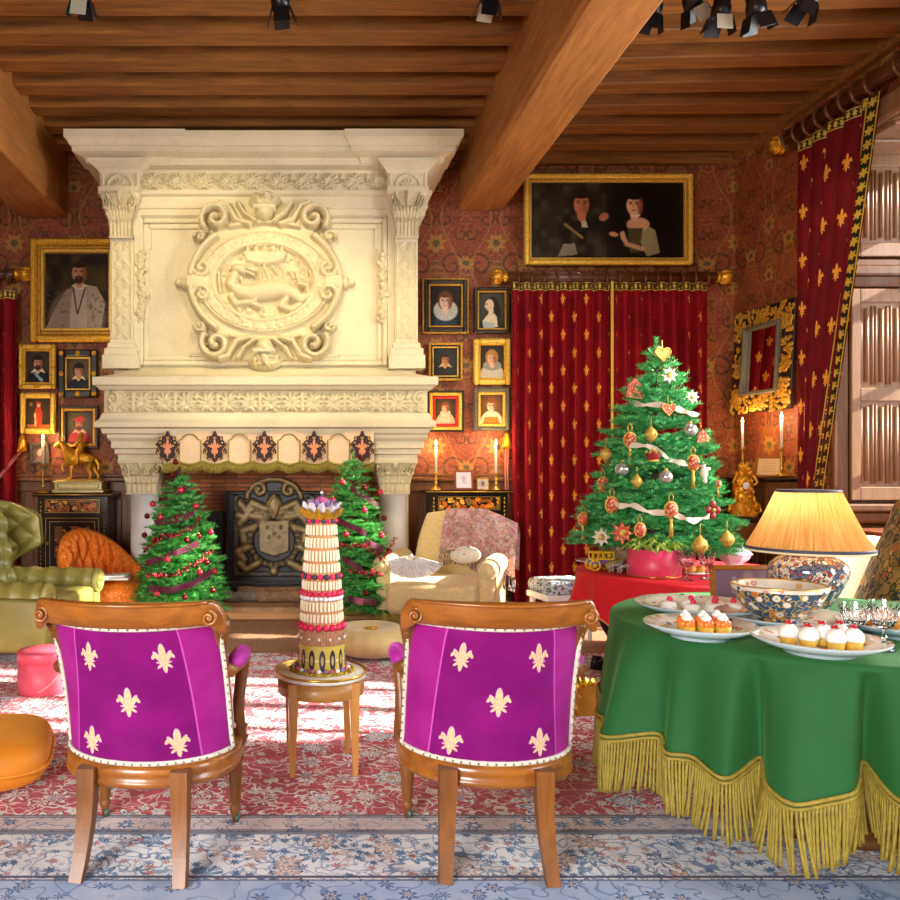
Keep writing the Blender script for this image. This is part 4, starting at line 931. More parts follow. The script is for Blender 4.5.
def p_profile(P):
    P.e(0, .2, .9, 1.0, '#3a3a28', .5); P.p([(-.62, -1), (-.45, -.45), (-.05, -.1), (.4, -.2), (.62, -1)], '#22261e'); P.p([(-.48, -.55), (-.1, -.12), (.3, -.2), (.36, -.9), (-.3, -.9)], '#d8c8a4'); P.p([(-.45, -.9), (-.5, -.55), (.2, -.7), (.2, -1), (-.4, -1)], '#a8b0a8')
    P.p([(.0, .7), (.3, .66), (.48, .3), (.55, -.4), (.25, -.3), (.1, .1)], '#17110d'); P.e(.08, .5, .3, .3, '#17110d'); P.e(-.1, .32, .24, .32, '#d8bc98', .06); P.p([(-.3, .34), (-.42, .22), (-.28, .18)], '#d8bc98'); P.e(-.02, -.02, .14, .25, '#d8bc98'); P.e(-.24, .38, .05, .03, '#2a1a14'); P.l([(-.32, .12), (-.22, .12)], .02, '#a05a4a')
painting('portrait', 'black framed profile portrait of a lady in a long dark veil', (473, 288, 509, 334), yw, [(3.6, K, .055), (1.6, M['gold_dull'], .05)], p_profile, group='small portraits right of the fireplace')
painting('portrait', 'plain gilt framed dark portrait of a person with a pointed pale collar', (428, 343, 462, 381), yw, [(2.4, M['gold_dull'], .05), (1.6, K, .035), (1.2, G2, .03)], p_bust('#33342e', '#2e2f2a', '#c8ac74', '#b8824e', '#3a2a1c', look=-.2, s=.56, y=.14, hairk=(.7, .8)), group='small portraits right of the fireplace')
painting('portrait', 'broad gilt framed portrait of a curly blond person in a wide grey ruff', (473, 339, 510, 385), yw, [(5.6, G2, .055), (1.2, G, .04)], p_bust('#2f2a18', '#c8bca0', None, '#d8ac84', '#b07a34', look=-.1, s=.62, y=.20, ruff=('#8e9080', .56, .3)), group='small portraits right of the fireplace')
M['red_slip'] = pm('red_frame_slip', C('#b01c12'), .5, 0, .1, 10)
painting('portrait', 'gilt and red framed portrait of a red-haired child with a white ruff', (427, 391, 463, 432), yw, [(1.6, K, .06), (3.4, G2, .05), (3, M['red_slip'], .04)], p_bust('#4a4028', '#c8a884', None, '#d8b08c', '#8a4a20', look=-.1, s=.56, y=.26, ruff=('#d0c4b0', .4, .28), gown='#cdb494'), group='small portraits right of the fireplace')
painting('portrait', 'grey framed portrait of a lady with bare shoulders in an orange gown', (473, 388, 509, 431), yw, [(4.4, GR, .055), (2.4, G2, .045)], p_bust('#6a4a14', '#e0c4a0', None, '#e0c0a0', '#8a4a18', look=-.3, s=.62, y=.22, gown='#c8741c'), group='small portraits right of the fireplace')
def p_double(P):
    a = P.asp; P.e(-.9, 0, .9, 1.0, '#2a2416', .5); P.e(.9, 0, 1.0, 1.2, '#120d0a', .5)
    P.e(-.72, .38, .36, .5, '#1e120a', .3); P.e(-.78, -.3, .5, .6, '#15110c', .2); P.p([(-1.2, -1), (-1.1, -.3), (-.75, .0), (-.4, -.2), (-.2, -1)], '#1a1610')
    P.l([(-.5, -.15), (-.28, -.05), (-.15, .1)], .12, '#17120e'); P.p([(-1.3, -.95), (-1.15, -.62), (-.85, -.6), (-.78, -.9)], '#7a7460'); P.p([(-.72, .2), (-.62, .2), (-.5, -.18), (-.66, -.18)], '#b0a890')
    face(P, -.68, .42, .47, '#b06a48', '#20130b', None, .1, hairtop=.9); P.e(-.08, .1, .13, .1, '#a86c48', .15, .5); P.l([(-1.1, -.1), (-.65, -.45)], .03, '#8a7434')
    P.p([(.4, -1), (.35, -.4), (.6, .0), (1.1, .0), (1.45, -1)], '#14110e'); P.p([(1.0, -.1), (1.28, -.25), (1.4, -.85), (1.05, -.95), (.85, -.5)], '#8a8458'); P.e(.82, -.1, .3, .18, '#c0936c', .1); P.p([(.55, -.2), (.95, -.2), (.85, -.85), (.62, -.85)], '#4a4428')
    face(P, .72, .40, .44, '#cf9e78', '#1a100a', None, -.25, side=.8, hairtop=.8); P.l([(.4, -.35), (.52, -.62), (.95, -.75)], .055, '#c0936c'); P.e(.18, -.36, .12, .06, '#b5875e', .2, -.2); P.e(.42, -.4, .06, .12, '#c0936c', .15); P.l([(.66, .12), (.86, .14)], .02, '#d8c8b0')
    P.lay(np.clip(vnoise(P.x, P.y, 5, 9)-.45, 0, 1)*.5*(P.x < 0), '#6a6248')
painting('double_portrait', 'wide gilt framed dark double portrait of a man and a lady above the doorway', (523, 176, 690, 266), 8.12, [(4.4, G2, .08), (1.6, M['gold_dull'], .06), (1.2, G2, .05)], p_double, 200, 112)

# ------------------------------------------------------------------ marquetry cabinets and what stands on them
def cabinet(label, px0, px1, pyt, d):
    w = (px1-px0)*d/F; h = Z(pyt, d); dp = .36; t = thing('marquetry_cabinet', label, 'cabinet', (X((px0+px1)/2, d), d+dp/2, 0), 0, 'black marquetry cabinets'); a = w/2; B = M['black']
    b = MB(); b.b2((-a+.03, -dp/2+.02, .1), (a-.03, dp/2, h-.03)); b.b2((-a, -dp/2, 0), (a, dp/2, .1), .008); b.build('body', B, t)
    tp = MB(); tp.b2((-a-.02, -dp/2-.02, h-.035), (a+.02, dp/2, h), .008); tp.tube([(-a-.02, -dp/2-.022, h-.02), (a+.02, -dp/2-.022, h-.02)], .006, 6); tpo = tp.build('top', [B], t)
    br = MB(); br.tube([(-a-.02, -dp/2-.026, h-.017), (a+.02, -dp/2-.026, h-.017)], .006, 6); br.build('brass_edge', M['brass'], tpo)
    y = -dp/2+.02; dr = MB(); dr.b2((-a+.1, y-.012, h-.2), (a-.1, y, h-.06), .004); dro = dr.build('drawer', B, t)
    it = MB(); it.b2((-a+.115, y-.0145, h-.185), (a-.115, y-.008, h-.075), .0); it.build('drawer_inlay', M['marquetry'], dro)
    dm = MB(); dm.b2((-a+.1, y-.012, .16), (a-.1, y, h-.235), .004); doo = dm.build('door', B, t)
    il = MB(); il.b2((-a+.2, y-.0145, .3), (a-.2, y-.008, h-.33), 0); il.build('door_inlay', M['marquetry'], doo)
    ln = MB()
    for (x0, x1, z0, z1) in ((-a+.105, a-.105, h-.195, h-.065), (-a+.11, a-.11, .17, h-.245), (-a+.15, a-.15, .22, h-.28)):
        q = .004
        ln.b2((x0, y-.015, z0), (x0+q, y-.01, z1)); ln.b2((x1-q, y-.015, z0), (x1, y-.01, z1)); ln.b2((x0, y-.015, z0), (x1, y-.01, z0+q)); ln.b2((x0, y-.015, z1-q), (x1, y-.01, z1))
    for s in (-1, 1):
        z = .14
        while z < h-.08: ln.ball((s*(a-.06), y-.004, z), (.008, .006, .014), 6, 5); z += .04
    ln.build('brass_stringing', M['brass'], t)
    lk = MB(); lk.lathe([(.012, 0), (.02, .004), (.014, .008), (0, .01)], 10, M=Matrix.Translation((-a+.125, y-.012, .62)) @ Matrix.Rotation(PI/2, 4, 'X')); lk.build('lock_plate', M['brass'], doo)
    return t
cabinet('black marquetry cabinet left of the fireplace under the gilt horseman', 34, 110, 493, 7.84)
cabinet('black marquetry cabinet right of the fireplace carrying two candlesticks and small frames', 428, 511, 490, 7.84)
def candle(px_, d, pyb, pycup, pytop, lbl, where, r=.05):
    x, zb, zc, zt = X(px_, d), Z(pyb, d), Z(pycup, d), Z(pytop, d); h = zc-zb
    zb += 0
    t = thing('candlestick', 'brass candlestick '+where, 'candlestick', (x, d, zb)); b = MB()
    b.lathe([(r, 0), (r, .008), (r*.75, .018), (r*.5, .03), (r*.3, .05)], 20); b.build('foot', M['brass'], t)
    s = MB(); s.lathe([(r*.3, .05), (r*.22, .06), (r*.36, .075), (r*.2, .09), (r*.18, h*.55), (r*.3, h*.58), (r*.3, h*.62), (r*.18, h*.66), (r*.22, h*.9), (r*.4, h*.92), (r*.42, h), (r*.2, h)], 16); s.build('stem', M['brass'], t)
    c = thing('candle', 'white lit candle '+lbl, 'candle', (x, d, zc)); L = zt-zc
    q = MB(); q.lathe([(.0125, -.006), (.0115, L), (.004, L+.003), (0, L+.003)], 14); q.build('wax', M['white_wax'], c)
    q = MB(); q.tube([(0, 0, L), (.001, 0, L+.012)], .0015, 5); q.build('wick', M['black'], c)
    q = MB(); q.lathe([(.0, L+.005), (.009, L+.015), (.011, L+.026), (.007, L+.045), (0, L+.066)], 10); q.build('flame', M['flame'], c)
    light('candle_light', 'POINT', (x, d, zt+.03), 12.0, (1, .60, .28), shadow_soft_size=.02)
candle(43, 7.95, 493, 463, 440, 'in the candlestick left of the gilt horseman', 'left of the gilt horseman on the left cabinet')
candle(436, 7.98, 490, 472, 446, 'at the left end of the right-hand cabinet', 'at the left end of the right-hand cabinet')
candle(496, 7.98, 490, 473, 446, 'at the right end of the right-hand cabinet beside the doorway curtain', 'at the right end of the right-hand cabinet beside the doorway curtain')
def photo_frame(label, px_, d, py0, py1, pw, m, draw, lean=.18, cat='photo frame', rz=0, zb=None, bw=.02):
    h = (py1-py0)*d/F; w_ = pw*d/F; zz = Z(py1, d) if zb is None else zb
    t = thing('photo_frame', label, cat, (X(px_, d), d, zz), rz); a, b = w_/2, h/2
    f = MB(); Mx = Matrix.Rotation(-lean, 4, 'X') @ Matrix.Translation((0, 0, b)); f.M = Mx
    f.b2((-a, -.012, -b), (-a+bw, .006, b), .004); f.b2((a-bw, -.012, -b), (a, .006, b), .004); f.b2((-a, -.012, -b), (a, .006, -b+bw), .004); f.b2((-a, -.012, b-bw), (a, .006, b), .004)
    f.b2((-a+.005, .0, -b+.005), (a-.005, .008, b-.005)); f.build('frame', m, t)
    k = MB(); k.M = Mx; k.add([(-.02, .008, b*.6), (.02, .008, b*.6), (.03, .008+math.sin(lean)*h+.03, -b+.02), (-.03, .008+math.sin(lean)*h+.03, -b+.02)], [(0, 1, 2, 3)]); k.build('easel_back', m, t)
    nx, ny = 50, 50; P = Paint(nx, ny, (a-bw)/(b-bw), '#d8d4d0'); draw(P); U, W = np.meshgrid(np.linspace(-a+bw, a-bw, nx), np.linspace(-b+bw, b-bw, ny))
    V = np.stack([U, np.full_like(U, -.004), W], -1).reshape(-1, 3); V = np.array([Mx @ Vector(p) for p in V]).reshape(ny, nx, 3)
    gridobj('picture', V, PM, t, col=P.c); return t
M['red_wood'] = wood('red_brown_frame', C('#6e2c0e'), C('#9c4c1e'), .35, 'x', 1, .3)
photo_frame('red-brown framed pale sketch on the right-hand cabinet', 464, 7.95, 470, 490, 19, M['red_wood'], lambda P: (P.e(0, 0, 1.2, 1.4, '#d4ced4', .3), P.e(0, .2, .3, .35, '#b8b0b8', .4), P.l([(-.3, -.4), (0, -.2), (.3, -.5)], .04, '#8a8490')))
photo_frame('tiny light wooden framed photograph beside the red-brown frame', 483, 7.93, 478, 490, 12, M['gold_dull'], lambda P: (P.e(0, 0, 1, 1, '#b8a090', .4), P.e(0, .1, .3, .5, '#6a584a', .3)), bw=.012)
# gilt horseman on its casket
d = 7.98; zc = Z(493, 7.84); zt_ = Z(482, d)
cs = thing('casket', 'pale gilt rectangular casket on the left cabinet under the horseman', 'casket', (X(81, d), d, zc)); q = MB(); a = .235
q.b2((-a-.02, -.12, 0), (a+.02, .12, .03), .006); q.b2((-a, -.105, .03), (a, .105, .105), .006); q.b2((-a-.015, -.115, .1), (a+.015, .115, .118), .006); q.build('box', pm('pale_gilt', C('#b7a467'), .4, .4, .15, 20), cs)
q = MB()
for x0, x1, z0, z1 in ((-a+.03, a-.03, .045, .05), (-a+.03, a-.03, .085, .09), (-a+.03, -a+.036, .045, .09), (a-.036, a-.03, .045, .09)): q.b2((x0, -.108, z0), (x1, -.104, z1))
q.build('engraved_border', M['black'], cs)
def skin(name, verts, edges, radii, m, parent=None, lv=1, **kw):
    me = bpy.data.meshes.new(name); me.from_pydata(verts, edges, []); o = link(name, me, parent, **kw)
    md = o.modifiers.new('s', 'SKIN'); 
    for i, v in enumerate(me.skin_vertices[0].data): v.radius = radii[i] if isinstance(radii[i], tuple) else (radii[i], radii[i]); v.use_root = (i == 0)
    md.use_smooth_shade = True; sb = o.modifiers.new('d', 'SUBSURF'); sb.levels = sb.render_levels = lv; me.materials.append(m); return o
hm = thing('horseman_statuette', 'gilt statuette of a rider on a striding horse', 'statuette', (X(81, d), d, zc+.119)); k = .0112
HV = [(-9, 0, 22), (0, 0, 21), (8, 0, 22), (-14, 0, 28), (-17, 0, 34), (-20, 0, 33), (-24, 0, 29), (12, 0, 20), (16, 0, 14), (15, 0, 8),
      (-11, -2.5, 16), (-16, -2.5, 13), (-15, -2.5, 7), (-10, 2.5, 15), (-9, 2.5, 8), (-10, 2.5, 2), (-13, 2.5, 1),
      (9, -3, 15), (7, -3, 10), (10, -3, 6), (8, -3, 1), (10, 3, 14), (12, 3, 8), (15, 3, 5), (14, 3, 1)]
HE = [(0, 1), (1, 2), (0, 3), (3, 4), (4, 5), (5, 6), (2, 7), (7, 8), (8, 9), (0, 10), (10, 11), (11, 12), (0, 13), (13, 14), (14, 15), (15, 16), (2, 17), (17, 18), (18, 19), (19, 20), (2, 21), (21, 22), (22, 23), (23, 24)]
HR = [5.5, 5.6, 5.6, 4, 3, 2.6, 1.6, 2, 1.8, 1, 2.6, 1.5, 1.3, 2.4, 1.5, 1.2, 1.6, 3, 1.9, 1.3, 1.4, 3, 1.9, 1.3, 1.4]
skin('horse', [tuple(c*k for c in v) for v in HV], HE, [r*k for r in HR], M['gold'], hm)
q = MB(); q.ball((-17*k, 0, 37.5*k), (.01, .012, .02)); q.b2((-.24, -.06, 0), (.2, .06, .012), .004); q.tube([(10*k, 0, .012), (3*k, 0, 15*k)], .01, 6); q.build('base', M['gold'], hm)
RV = [(0, 0, 27), (0, 0, 33), (0, 0, 37), (0, 0, 40), (0, 0, 43), (-2, -6, 24), (-1, -6.5, 16), (-3, -6.5, 14), (-2, 6, 24), (-1, 6.5, 16), (-3, 6.5, 14), (-1, -4, 36), (-4, -5, 31), (-9, -2, 31), (-1, 4, 36), (-4, 5, 31), (-9, 2, 31)]
RE = [(0, 1), (1, 2), (2, 3), (3, 4), (0, 5), (5, 6), (6, 7), (0, 8), (8, 9), (9, 10), (2, 11), (11, 12), (12, 13), (2, 14), (14, 15), (15, 16)]
RR = [3.5, 3.6, 3.4, 1.6, 2.8, 2.2, 1.6, 1.4, 2.2, 1.6, 1.4, 1.8, 1.4, 1.0, 1.8, 1.4, 1.0]
skin('rider', [tuple(c*k for c in v) for v in RV], RE, [r*k for r in RR], M['gold'], hm)

# ------------------------------------------------------------------ mirror, desk and its things on the right wall
mr = thing('wall_mirror', 'gilt and black framed mirror hanging on the right wall', 'mirror', (XR-.07, 7.585, 2.39), PI/2*3+.09)
mi = MB(); th = .10
def mb2(lo, hi, bev, mbx): mbx.M = Matrix.Rotation(-.06, 4, 'X'); mbx.b2(lo, hi, bev)
f = MB(); a, b = .43, .50
for (x0, x1, z0, z1) in ((-a, -a+.17, -b, b), (a-.17, a, -b, b), (-a+.17, a-.17, b-.17, b), (-a+.17, a-.17, -b, -b+.17)): mb2((x0, -.04, z0), (x1, 0, z1), .006, f)
f.build('frame', M['black_frame'], mr)
rr = random.Random(5)
for sx, sz, lx, lz in ((-1, 1, .14, .085), (1, 1, .14, .085), (-1, -1, .14, .085), (1, -1, .14, .085), (0, 1, .13, .075), (0, -1, .13, .075), (-1, 0, .075, .15), (1, 0, .075, .15)):
    f = MB(); f.M = Matrix.Rotation(-.06, 4, 'X'); cx, cz = sx*(a-.09), sz*(b-.09)
    if sx and sz: cx -= sx*.05
    for k in range(60): f.ball((cx+rr.uniform(-lx, lx), -.042, cz+rr.uniform(-lz, lz)), (rr.uniform(.012, .026), .008, rr.uniform(.012, .026)), 7, 5)
    if sx and sz:
        for k in range(34): f.ball((sx*(a-.09)+rr.uniform(-.07, .07), -.042, cz-sz*rr.uniform(.05, .2)), (rr.uniform(.014, .028), .012, rr.uniform(.014, .03)), 7, 5)
    f.build('gilt_mount', M['gold_dull'], mr)
f = MB()
for (x0, x1, z0, z1) in ((-a+.165, -a+.2, -b+.165, b-.165), (a-.2, a-.165, -b+.165, b-.165), (-a+.2, a-.2, b-.2, b-.165), (-a+.2, a-.2, -b+.165, -b+.2)): mb2((x0, -.075, z0), (x1, -.02, z1), .008, f)
f.build('inner_frame', M['grey_frame'], mr)
f = MB(); mb2((-a+.17, -.03, -b+.17), (a-.17, -.025, b-.17), 0, f); f.build('mirror_glass', mat('mirror_glass', C('#d8d4cc'), .02, 1.0), mr)

dk = thing('writing_desk', 'dark wooden desk with a raised back shelf under the wall mirror', 'desk', (4.08, 7.49, 0))
q = MB(); q.b2((-.38, -.48, .88), (.33, .48, .925), .01); q.build('desktop', M['black'], dk)
q = MB(); q.b2((-.02, -.48, 1.235), (.33, .48, 1.27), .01); q.build('shelf', M['black'], dk)
q = MB(); q.b2((0, .42, .92), (.33, .46, 1.24)); q.b2((0, -.46, .92), (.33, -.42, 1.24)); q.b2((.29, -.46, .92), (.33, .46, 1.24))
for yy in (-.2, .15): q.b2((.02, yy-.012, .92), (.33, yy+.012, 1.24))
q.build('pigeonholes', M['oak_dark'], dk)
q = MB(); q.b2((-.34, -.45, .7), (.32, .45, .89), .006); q.build('apron', M['oak_dark'], dk)
for sx in (-.3, .28):
    for sy in (-.41, .41): q = MB(); q.box((sx, sy, .35), (.06, .06, .7), .008); q.build('leg', M['oak_dark'], dk)
# gilt clock
gd = 7.10; ck = thing('mantel_clock', 'ornate gilt clock on the dark desk below the mirror', 'clock', (X(744, gd), gd, .927)); k = gd/F; q = MB(); rr = random.Random(11); hh = (515-463)*k
for i in range(150):
    z = rr.random()**1.2; wz = np.interp(z, [0, .2, .4, .55, .75, .9, 1], [14, 13, 9, 9.5, 9, 5, 3])*k
    an = rr.uniform(0, 2*PI); q.ball((wz*math.cos(an)*rr.uniform(.7, 1), .6*wz*math.sin(an), z*hh+.01), (rr.uniform(.012, .026), rr.uniform(.012, .02), rr.uniform(.012, .03)), 7, 5)
q.lathe([(.12, 0), (.12, .02), (.1, .05), (.07, hh*.4), (.07, hh*.7), (.03, hh*.95), (0, hh)], 16, sy=.6)
for s in (-1, 1): q.tube([(s*.1, 0, .03), (s*.14, -.02, .05), (s*.13, -.01, .1), (s*.09, 0, .14)], .015, 7); q.tube([(s*.07, -.02, hh*.6), (s*.11, -.02, hh*.66), (s*.07, -.01, hh*.8)], .012, 7)
q.build('case', M['gold'], ck)
q = MB(); q.lathe([(.028, 0), (.032, .006), (.026, .01), (0, .012)], 20, M=Matrix.Translation((-.02, -.07, hh*.60)) @ Matrix.Rotation(PI/2, 4, 'X')); q.build('dial', M['porcelain'], ck)
candle(742.5, 7.62, 477, 447, 424, 'behind the gilt clock below the mirror', 'behind the gilt clock on the dark desk shelf', .05)
candle(781.5, 7.08, 476, 447, 419, 'right of the leaning certificate below the mirror', 'right of the leaning certificate on the dark desk shelf', .055)
photo_frame('leaning wooden framed certificate between the candlesticks below the mirror', 768, 7.3, 455, 477, 26, M['walnut'], lambda P: (P.e(0, 0, 2, 2, '#c8a880', .1), [P.l([(-.7, .6-.2*k), (.7, .6-.2*k)], .02, '#8a6a4a') for k in range(7)]), .3, 'framed certificate', -.9, zb=1.274)

# ------------------------------------------------------------------ track spotlights
def spot(label, px_, py_, d, aim, tilt, on=None, flip=0, L=.26):
    x, z = X(px_, d), Z(py_, d); t = thing('track_spotlight', label, 'spotlight', (x, d, z), 0, 'black ceiling spotlights')
    Mx = Matrix.Rotation(tilt[1], 4, 'Y') @ Matrix.Rotation(tilt[0], 4, 'X'); b = MB(); b.M = Mx
    b.lathe([(.035, L), (.05, L-.01), (.052, .08), (.06, .06), (.06, .0), (.05, .0), (.045, .05), (0, .05)], 20); 
    for kk in range(4): b.lathe([(.052, .11+kk*.03), (.058, .115+kk*.03), (.058, .12+kk*.03), (.052, .125+kk*.03)], 20, cap=False)
    bo_ = b.build('barrel', M['black_metal'], t)
    for s, ax in ((1, 'x'), (-1, 'x'), (1, 'y'), (-1, 'y')):
        f = MB(); o = (.062*s, 0, 0) if ax == 'x' else (0, .062*s, 0)
        f.M = Mx @ Matrix.Translation(o) @ (Matrix.Rotation(-.35*s, 4, 'Y') if ax == 'x' else Matrix.Rotation(.35*s, 4, 'X'))
        f.box((0, 0, -.045), (.004, .1, .1) if ax == 'x' else (.1, .004, .1), .001); f.build('barn_door', M['black_metal'] if (s, ax) != (flip, 'y') else M['lit_flap'], bo_)
    y = MB(); e = Mx @ Vector((0, 0, L)); y.tube([e, (e.x, e.y+.03, max(4.55-z, L+.05))], .014, 8); y.build('stem', M['black_metal'], t)
    if on:
        light('spotlight_lamp', 'SPOT', tuple(Vector((x, d, z))+(Vector(aim)-Vector((x, d, z))).normalized()*.16), on, (1, .80, .48), target=aim, spot_size=math.radians(62), spot_blend=.7, shadow_soft_size=.05)
    return t
M['lit_flap'] = mat('flap_painted_lit', C('#a8a490'), .5)  # black flap with the lamp's light painted in as a pale colour
spot('black ceiling spotlight with a lit-painted flap near the left end of the ceiling', 82, 2, 5.1, (-.9, 7.3, 3.0), (.3, .1), 115, -1)
spot('black ceiling spotlight above the fireplace centre', 281, 10, 5.1, (.0, 7.3, 2.6), (.25, -.1), 115)
spot('black ceiling spotlight just left of the great beam', 489, 3, 5.1, (.6, 7.4, 1.6), (.3, .15), 95, 1)
spot('short black ceiling spotlight tucked behind the great beam', 651, 16, 5.3, (2.3, 8, 2.2), (.3, .2), 40, 0, .2)
spot('fat black ceiling spotlight with a lit-painted flap right of the great beam', 694, 8, 5.2, (2.4, 8, 1.0), (.35, -.5), 40, -1)
spot('black ceiling spotlight with a lit-painted square flap, third from the great beam', 720, 18, 5.1, (2.6, 7.8, 1.0), (.2, .05), 50, -1)
spot('black ceiling spotlight with wide dark flaps, fourth from the great beam', 757, 16, 5.0, (2.9, 5.2, 1.0), (.2, -.25), 60)
spot('black ceiling spotlight tilted to the right, farthest from the great beam', 806, 4, 5.0, (4.4, 7.6, 2.0), (.2, .45), 40)
# ------------------------------------------------------------------ the two walnut armchairs in the foreground
def chair_velvet():
    m = mat('purple_fleur_velvet', None, .7); b = bs(m); b.inputs['Sheen Weight'].default_value = .2; b.inputs['Sheen Roughness'].default_value = .4
    b.inputs['Sheen Tint'].default_value = (*C('#f070e0'), 1); b.inputs['Specular IOR Level'].default_value = .15
    u, v, _ = sep(coord('UV')); au = eabs(u)-.105; s = 1/.095
    f = emin(fleur(au*s, (v-.36)*s), fleur(au*s*1.0, (v-.065)*s), fleur(u*s, (v-.212)*s))
    n = noise(coord('Object'), 8, 3)
    base = mixc(above(eabs(u), .158, .0015), ramp(n, [(.3, C('#6c0660')), (.7, C('#800c70'))]), ramp(n, [(.3, C('#8c1474')), (.7, C('#9e2284'))]))  # seamed side stripes; light on them painted in as paler magenta
    base = mixc(below(eabs(eabs(u)-.158), .002, .001), base, C('#c452b4'))
    k = below(f, 1.0, .1); c = mixc(below(f, 1.35, .1), base, C('#d79bc4')); c = mixc(k, c, mixc(noise(coord('UV'), 160, 1), C('#b08a58'), C('#ecd9b4')))
    setcol(m, c); bump(m, k, .3, .004); return m
M['purple'] = chair_velvet(); M['magenta'] = pm('magenta_velvet', C('#a3148c'), .7, 0, .1, 8, None, Sheen_Weight=.5); bs(M['magenta']).inputs['Sheen Tint'].default_value = (*C('#f070e0'), 1)
M['gimp'] = pm('pale_gimp_braid', C('#d9d2c2'), .7, 0, .12, 60); M['piping'] = pm('pale_pink_piping', C('#d8b9a4'), .7, 0, .08, 30)
M['nail'] = mat('nail', C('#8c8674'), .3, .8)
def armchair(label, x, y, rz):
    t = thing('armchair', label, 'armchair', (x, y, .012), rz, 'walnut armchairs with purple backs')
    def pt(u, v, off=0.0):                             # outer surface of the back: u across -1..1, v up 0..1
        a = u*math.radians(78); xb, yb = .288*math.sin(a)/math.sin(math.radians(78)), .0-.255*math.cos(a)
        w_ = .280; xt, yt = w_*u, -.395+.15*u*u
        s = v**.85; z0 = .372; zz = z0+(.84-z0)*v-.03*(1-abs(u))*0
        px_, py_ = xb*(1-s)+xt*s, yb*(1-s)+yt*s+.03*math.sin(PI*v)
        nx, ny = -math.sin(a*.8), math.cos(a*.8); return (px_+nx*off, py_+ny*off, zz)
    nu, nv = 61, 41
    V = np.array([[pt(-1+2*i/(nu-1), j/(nv-1), -.012*math.sin(PI*i/(nu-1))*math.sin(PI*j/(nv-1))**.5) for i in range(nu)] for j in range(nv)])
    UV = np.array([[(.265*(-1+2*i/(nu-1)), .463*j/(nv-1)) for i in range(nu)] for j in range(nv)])
    # soften the two top corners
    for j in range(nv):
        for i in range(nu):
            u, v = -1+2*i/(nu-1), j/(nv-1)
            if v > .9:
                k = 1-.045*(1-math.sqrt(max(0, 1-((v-.9)/.1)**2))); V[j, i, 0] *= k
    bpo = gridobj('back_panel', V, M['purple'], t, UV)
    V2 = np.array([[pt(-.985+1.97*i/(nu-1), j/(nv-1), .05+.02*math.sin(PI*i/(nu-1))) for i in range(nu)] for j in range(nv)])
    gridobj('back_cushion', V2, M['magenta'], t, UV+5, flip=True)
    e = [pt(u, 0, -.006) for u in np.linspace(-1, 1, 30)]; L = [pt(-.995, v, -.004) for v in np.linspace(0, 1, 16)]; R = [pt(.995, v, -.004) for v in np.linspace(0, 1, 16)]; T = [pt(u, 1, -.006) for u in np.linspace(-.97, .97, 20)]
    g = MB(); loop = e+R[1:-1]+T[::-1]+L[::-1][1:-1]; g.tube(loop, .0085, 6, closed=True); g.build('gimp_braid', M['gimp'], bpo)
    n = MB(); acc = 0
    for p, q in zip(loop, loop[1:]+loop[:1]):
        p, q = Vector(p), Vector(q); acc += (q-p).length
        if acc > .026: acc = 0; c = (p+q)/2; n.ball((c.x*1.018, c.y-.008, c.z), .0042, 6, 4)
    n.build('nail_heads', M['nail'], bpo)
    # inner piping and wooden stiles at both sides
    for s in (-1, 1):
        fr = MB(); fr.tube([pt(s*(1.03+.02*max(0, v-.75)/.25), v, .02) for v in np.linspace(0, 1, 24)], [.022+.016*max(0, v-.75)/.25 for v in np.linspace(0, 1, 24)], 10, flat=1.1)
        fr.build('back_stile', M['walnut_z'], t)
    for s in (-1, 1):
        ip = MB(); ip.tube([pt(s*1.03, v, .052) for v in np.linspace(.02, .98, 20)], .016, 8)
        ip.build('piping', M['piping'], t)
    # crest rail: curved board with rolled shoulders
    cr = MB(); n_ = 41
    def crest(i, j):
        u = -1+2*i; k = abs(u); xx = .313*u; yy = -.405+.12*u*u
        hi = .930-.006*k-.05*max(0, (k-.88)/.12)**2.4; lo = .843-.03*float(ss(.84, .96, np.array(k)))
        a = 2*PI*j; z = (hi+lo)/2+(hi-lo)/2*math.copysign(abs(math.sin(a))**.45, math.sin(a)); d = .021*math.copysign(abs(math.cos(a))**.5, math.cos(a))
        lean = -.03*(z-.845)/.1
        return (xx, yy+d+lean, z)
    cr.surf(crest, n_, 24, cv=True)
    for e in (0, 1):
        ring = [crest(e, j/24) for j in range(24)]; cr.add(ring, [tuple(range(24))])
    cr.tube([(.3*u, -.425+.12*u*u-.035, .922) for u in np.linspace(-.9, .9, 30)], .006, 6)
    cro = cr.build('crest_rail', M['walnut'], t)
    for s in (-1, 1):
        vo = MB()
        vo.tube([(s*.274+s*a, -.357, .872+b) for a, b in spiral(0, 0, .026, 1.6, PI/2, -s)], .0055, 6)
        vo.ball((s*.274, -.353, .872), .010)
        vo.build('scroll', M['walnut'], cro)
    # D-shaped seat rail, seat
    def rail(z, g=0.0):
        return [((.285+g)*math.sin(a), -.02-(.235+g)*math.cos(a), z) for a in np.linspace(-PI/2, PI/2, 40)]+[(.285+g, .0, z), (.275+g, .22+g, z), (-.275-g, .22+g, z), (-.285-g, .0, z)]
    ra = MB(); prof = [(.012, .29), (.022, .30), (.022, .315), (.014, .32), (.02, .335), (.02, .355), (.008, .365), (-.03, .366)]; m_ = len(rail(0)); vs = []; fs = []
    for o, z in prof: vs += rail(z, o)
    for j in range(len(prof)-1):
        for i in range(m_): fs.append((j*m_+i, j*m_+(i+1) % m_, (j+1)*m_+(i+1) % m_, (j+1)*m_+i))
    fs += [tuple(range(m_))[::-1]]; ra.add(vs, fs, 0, True); ra.build('seat_rail', M['walnut'], t)
    se = MB(); vs = []; fs = []; pr = [(-.02, .36), (-.02, .40), (-.035, .425), (-.07, .44), (-.15, .45)]
    for o, z in pr: vs += rail(z, o)
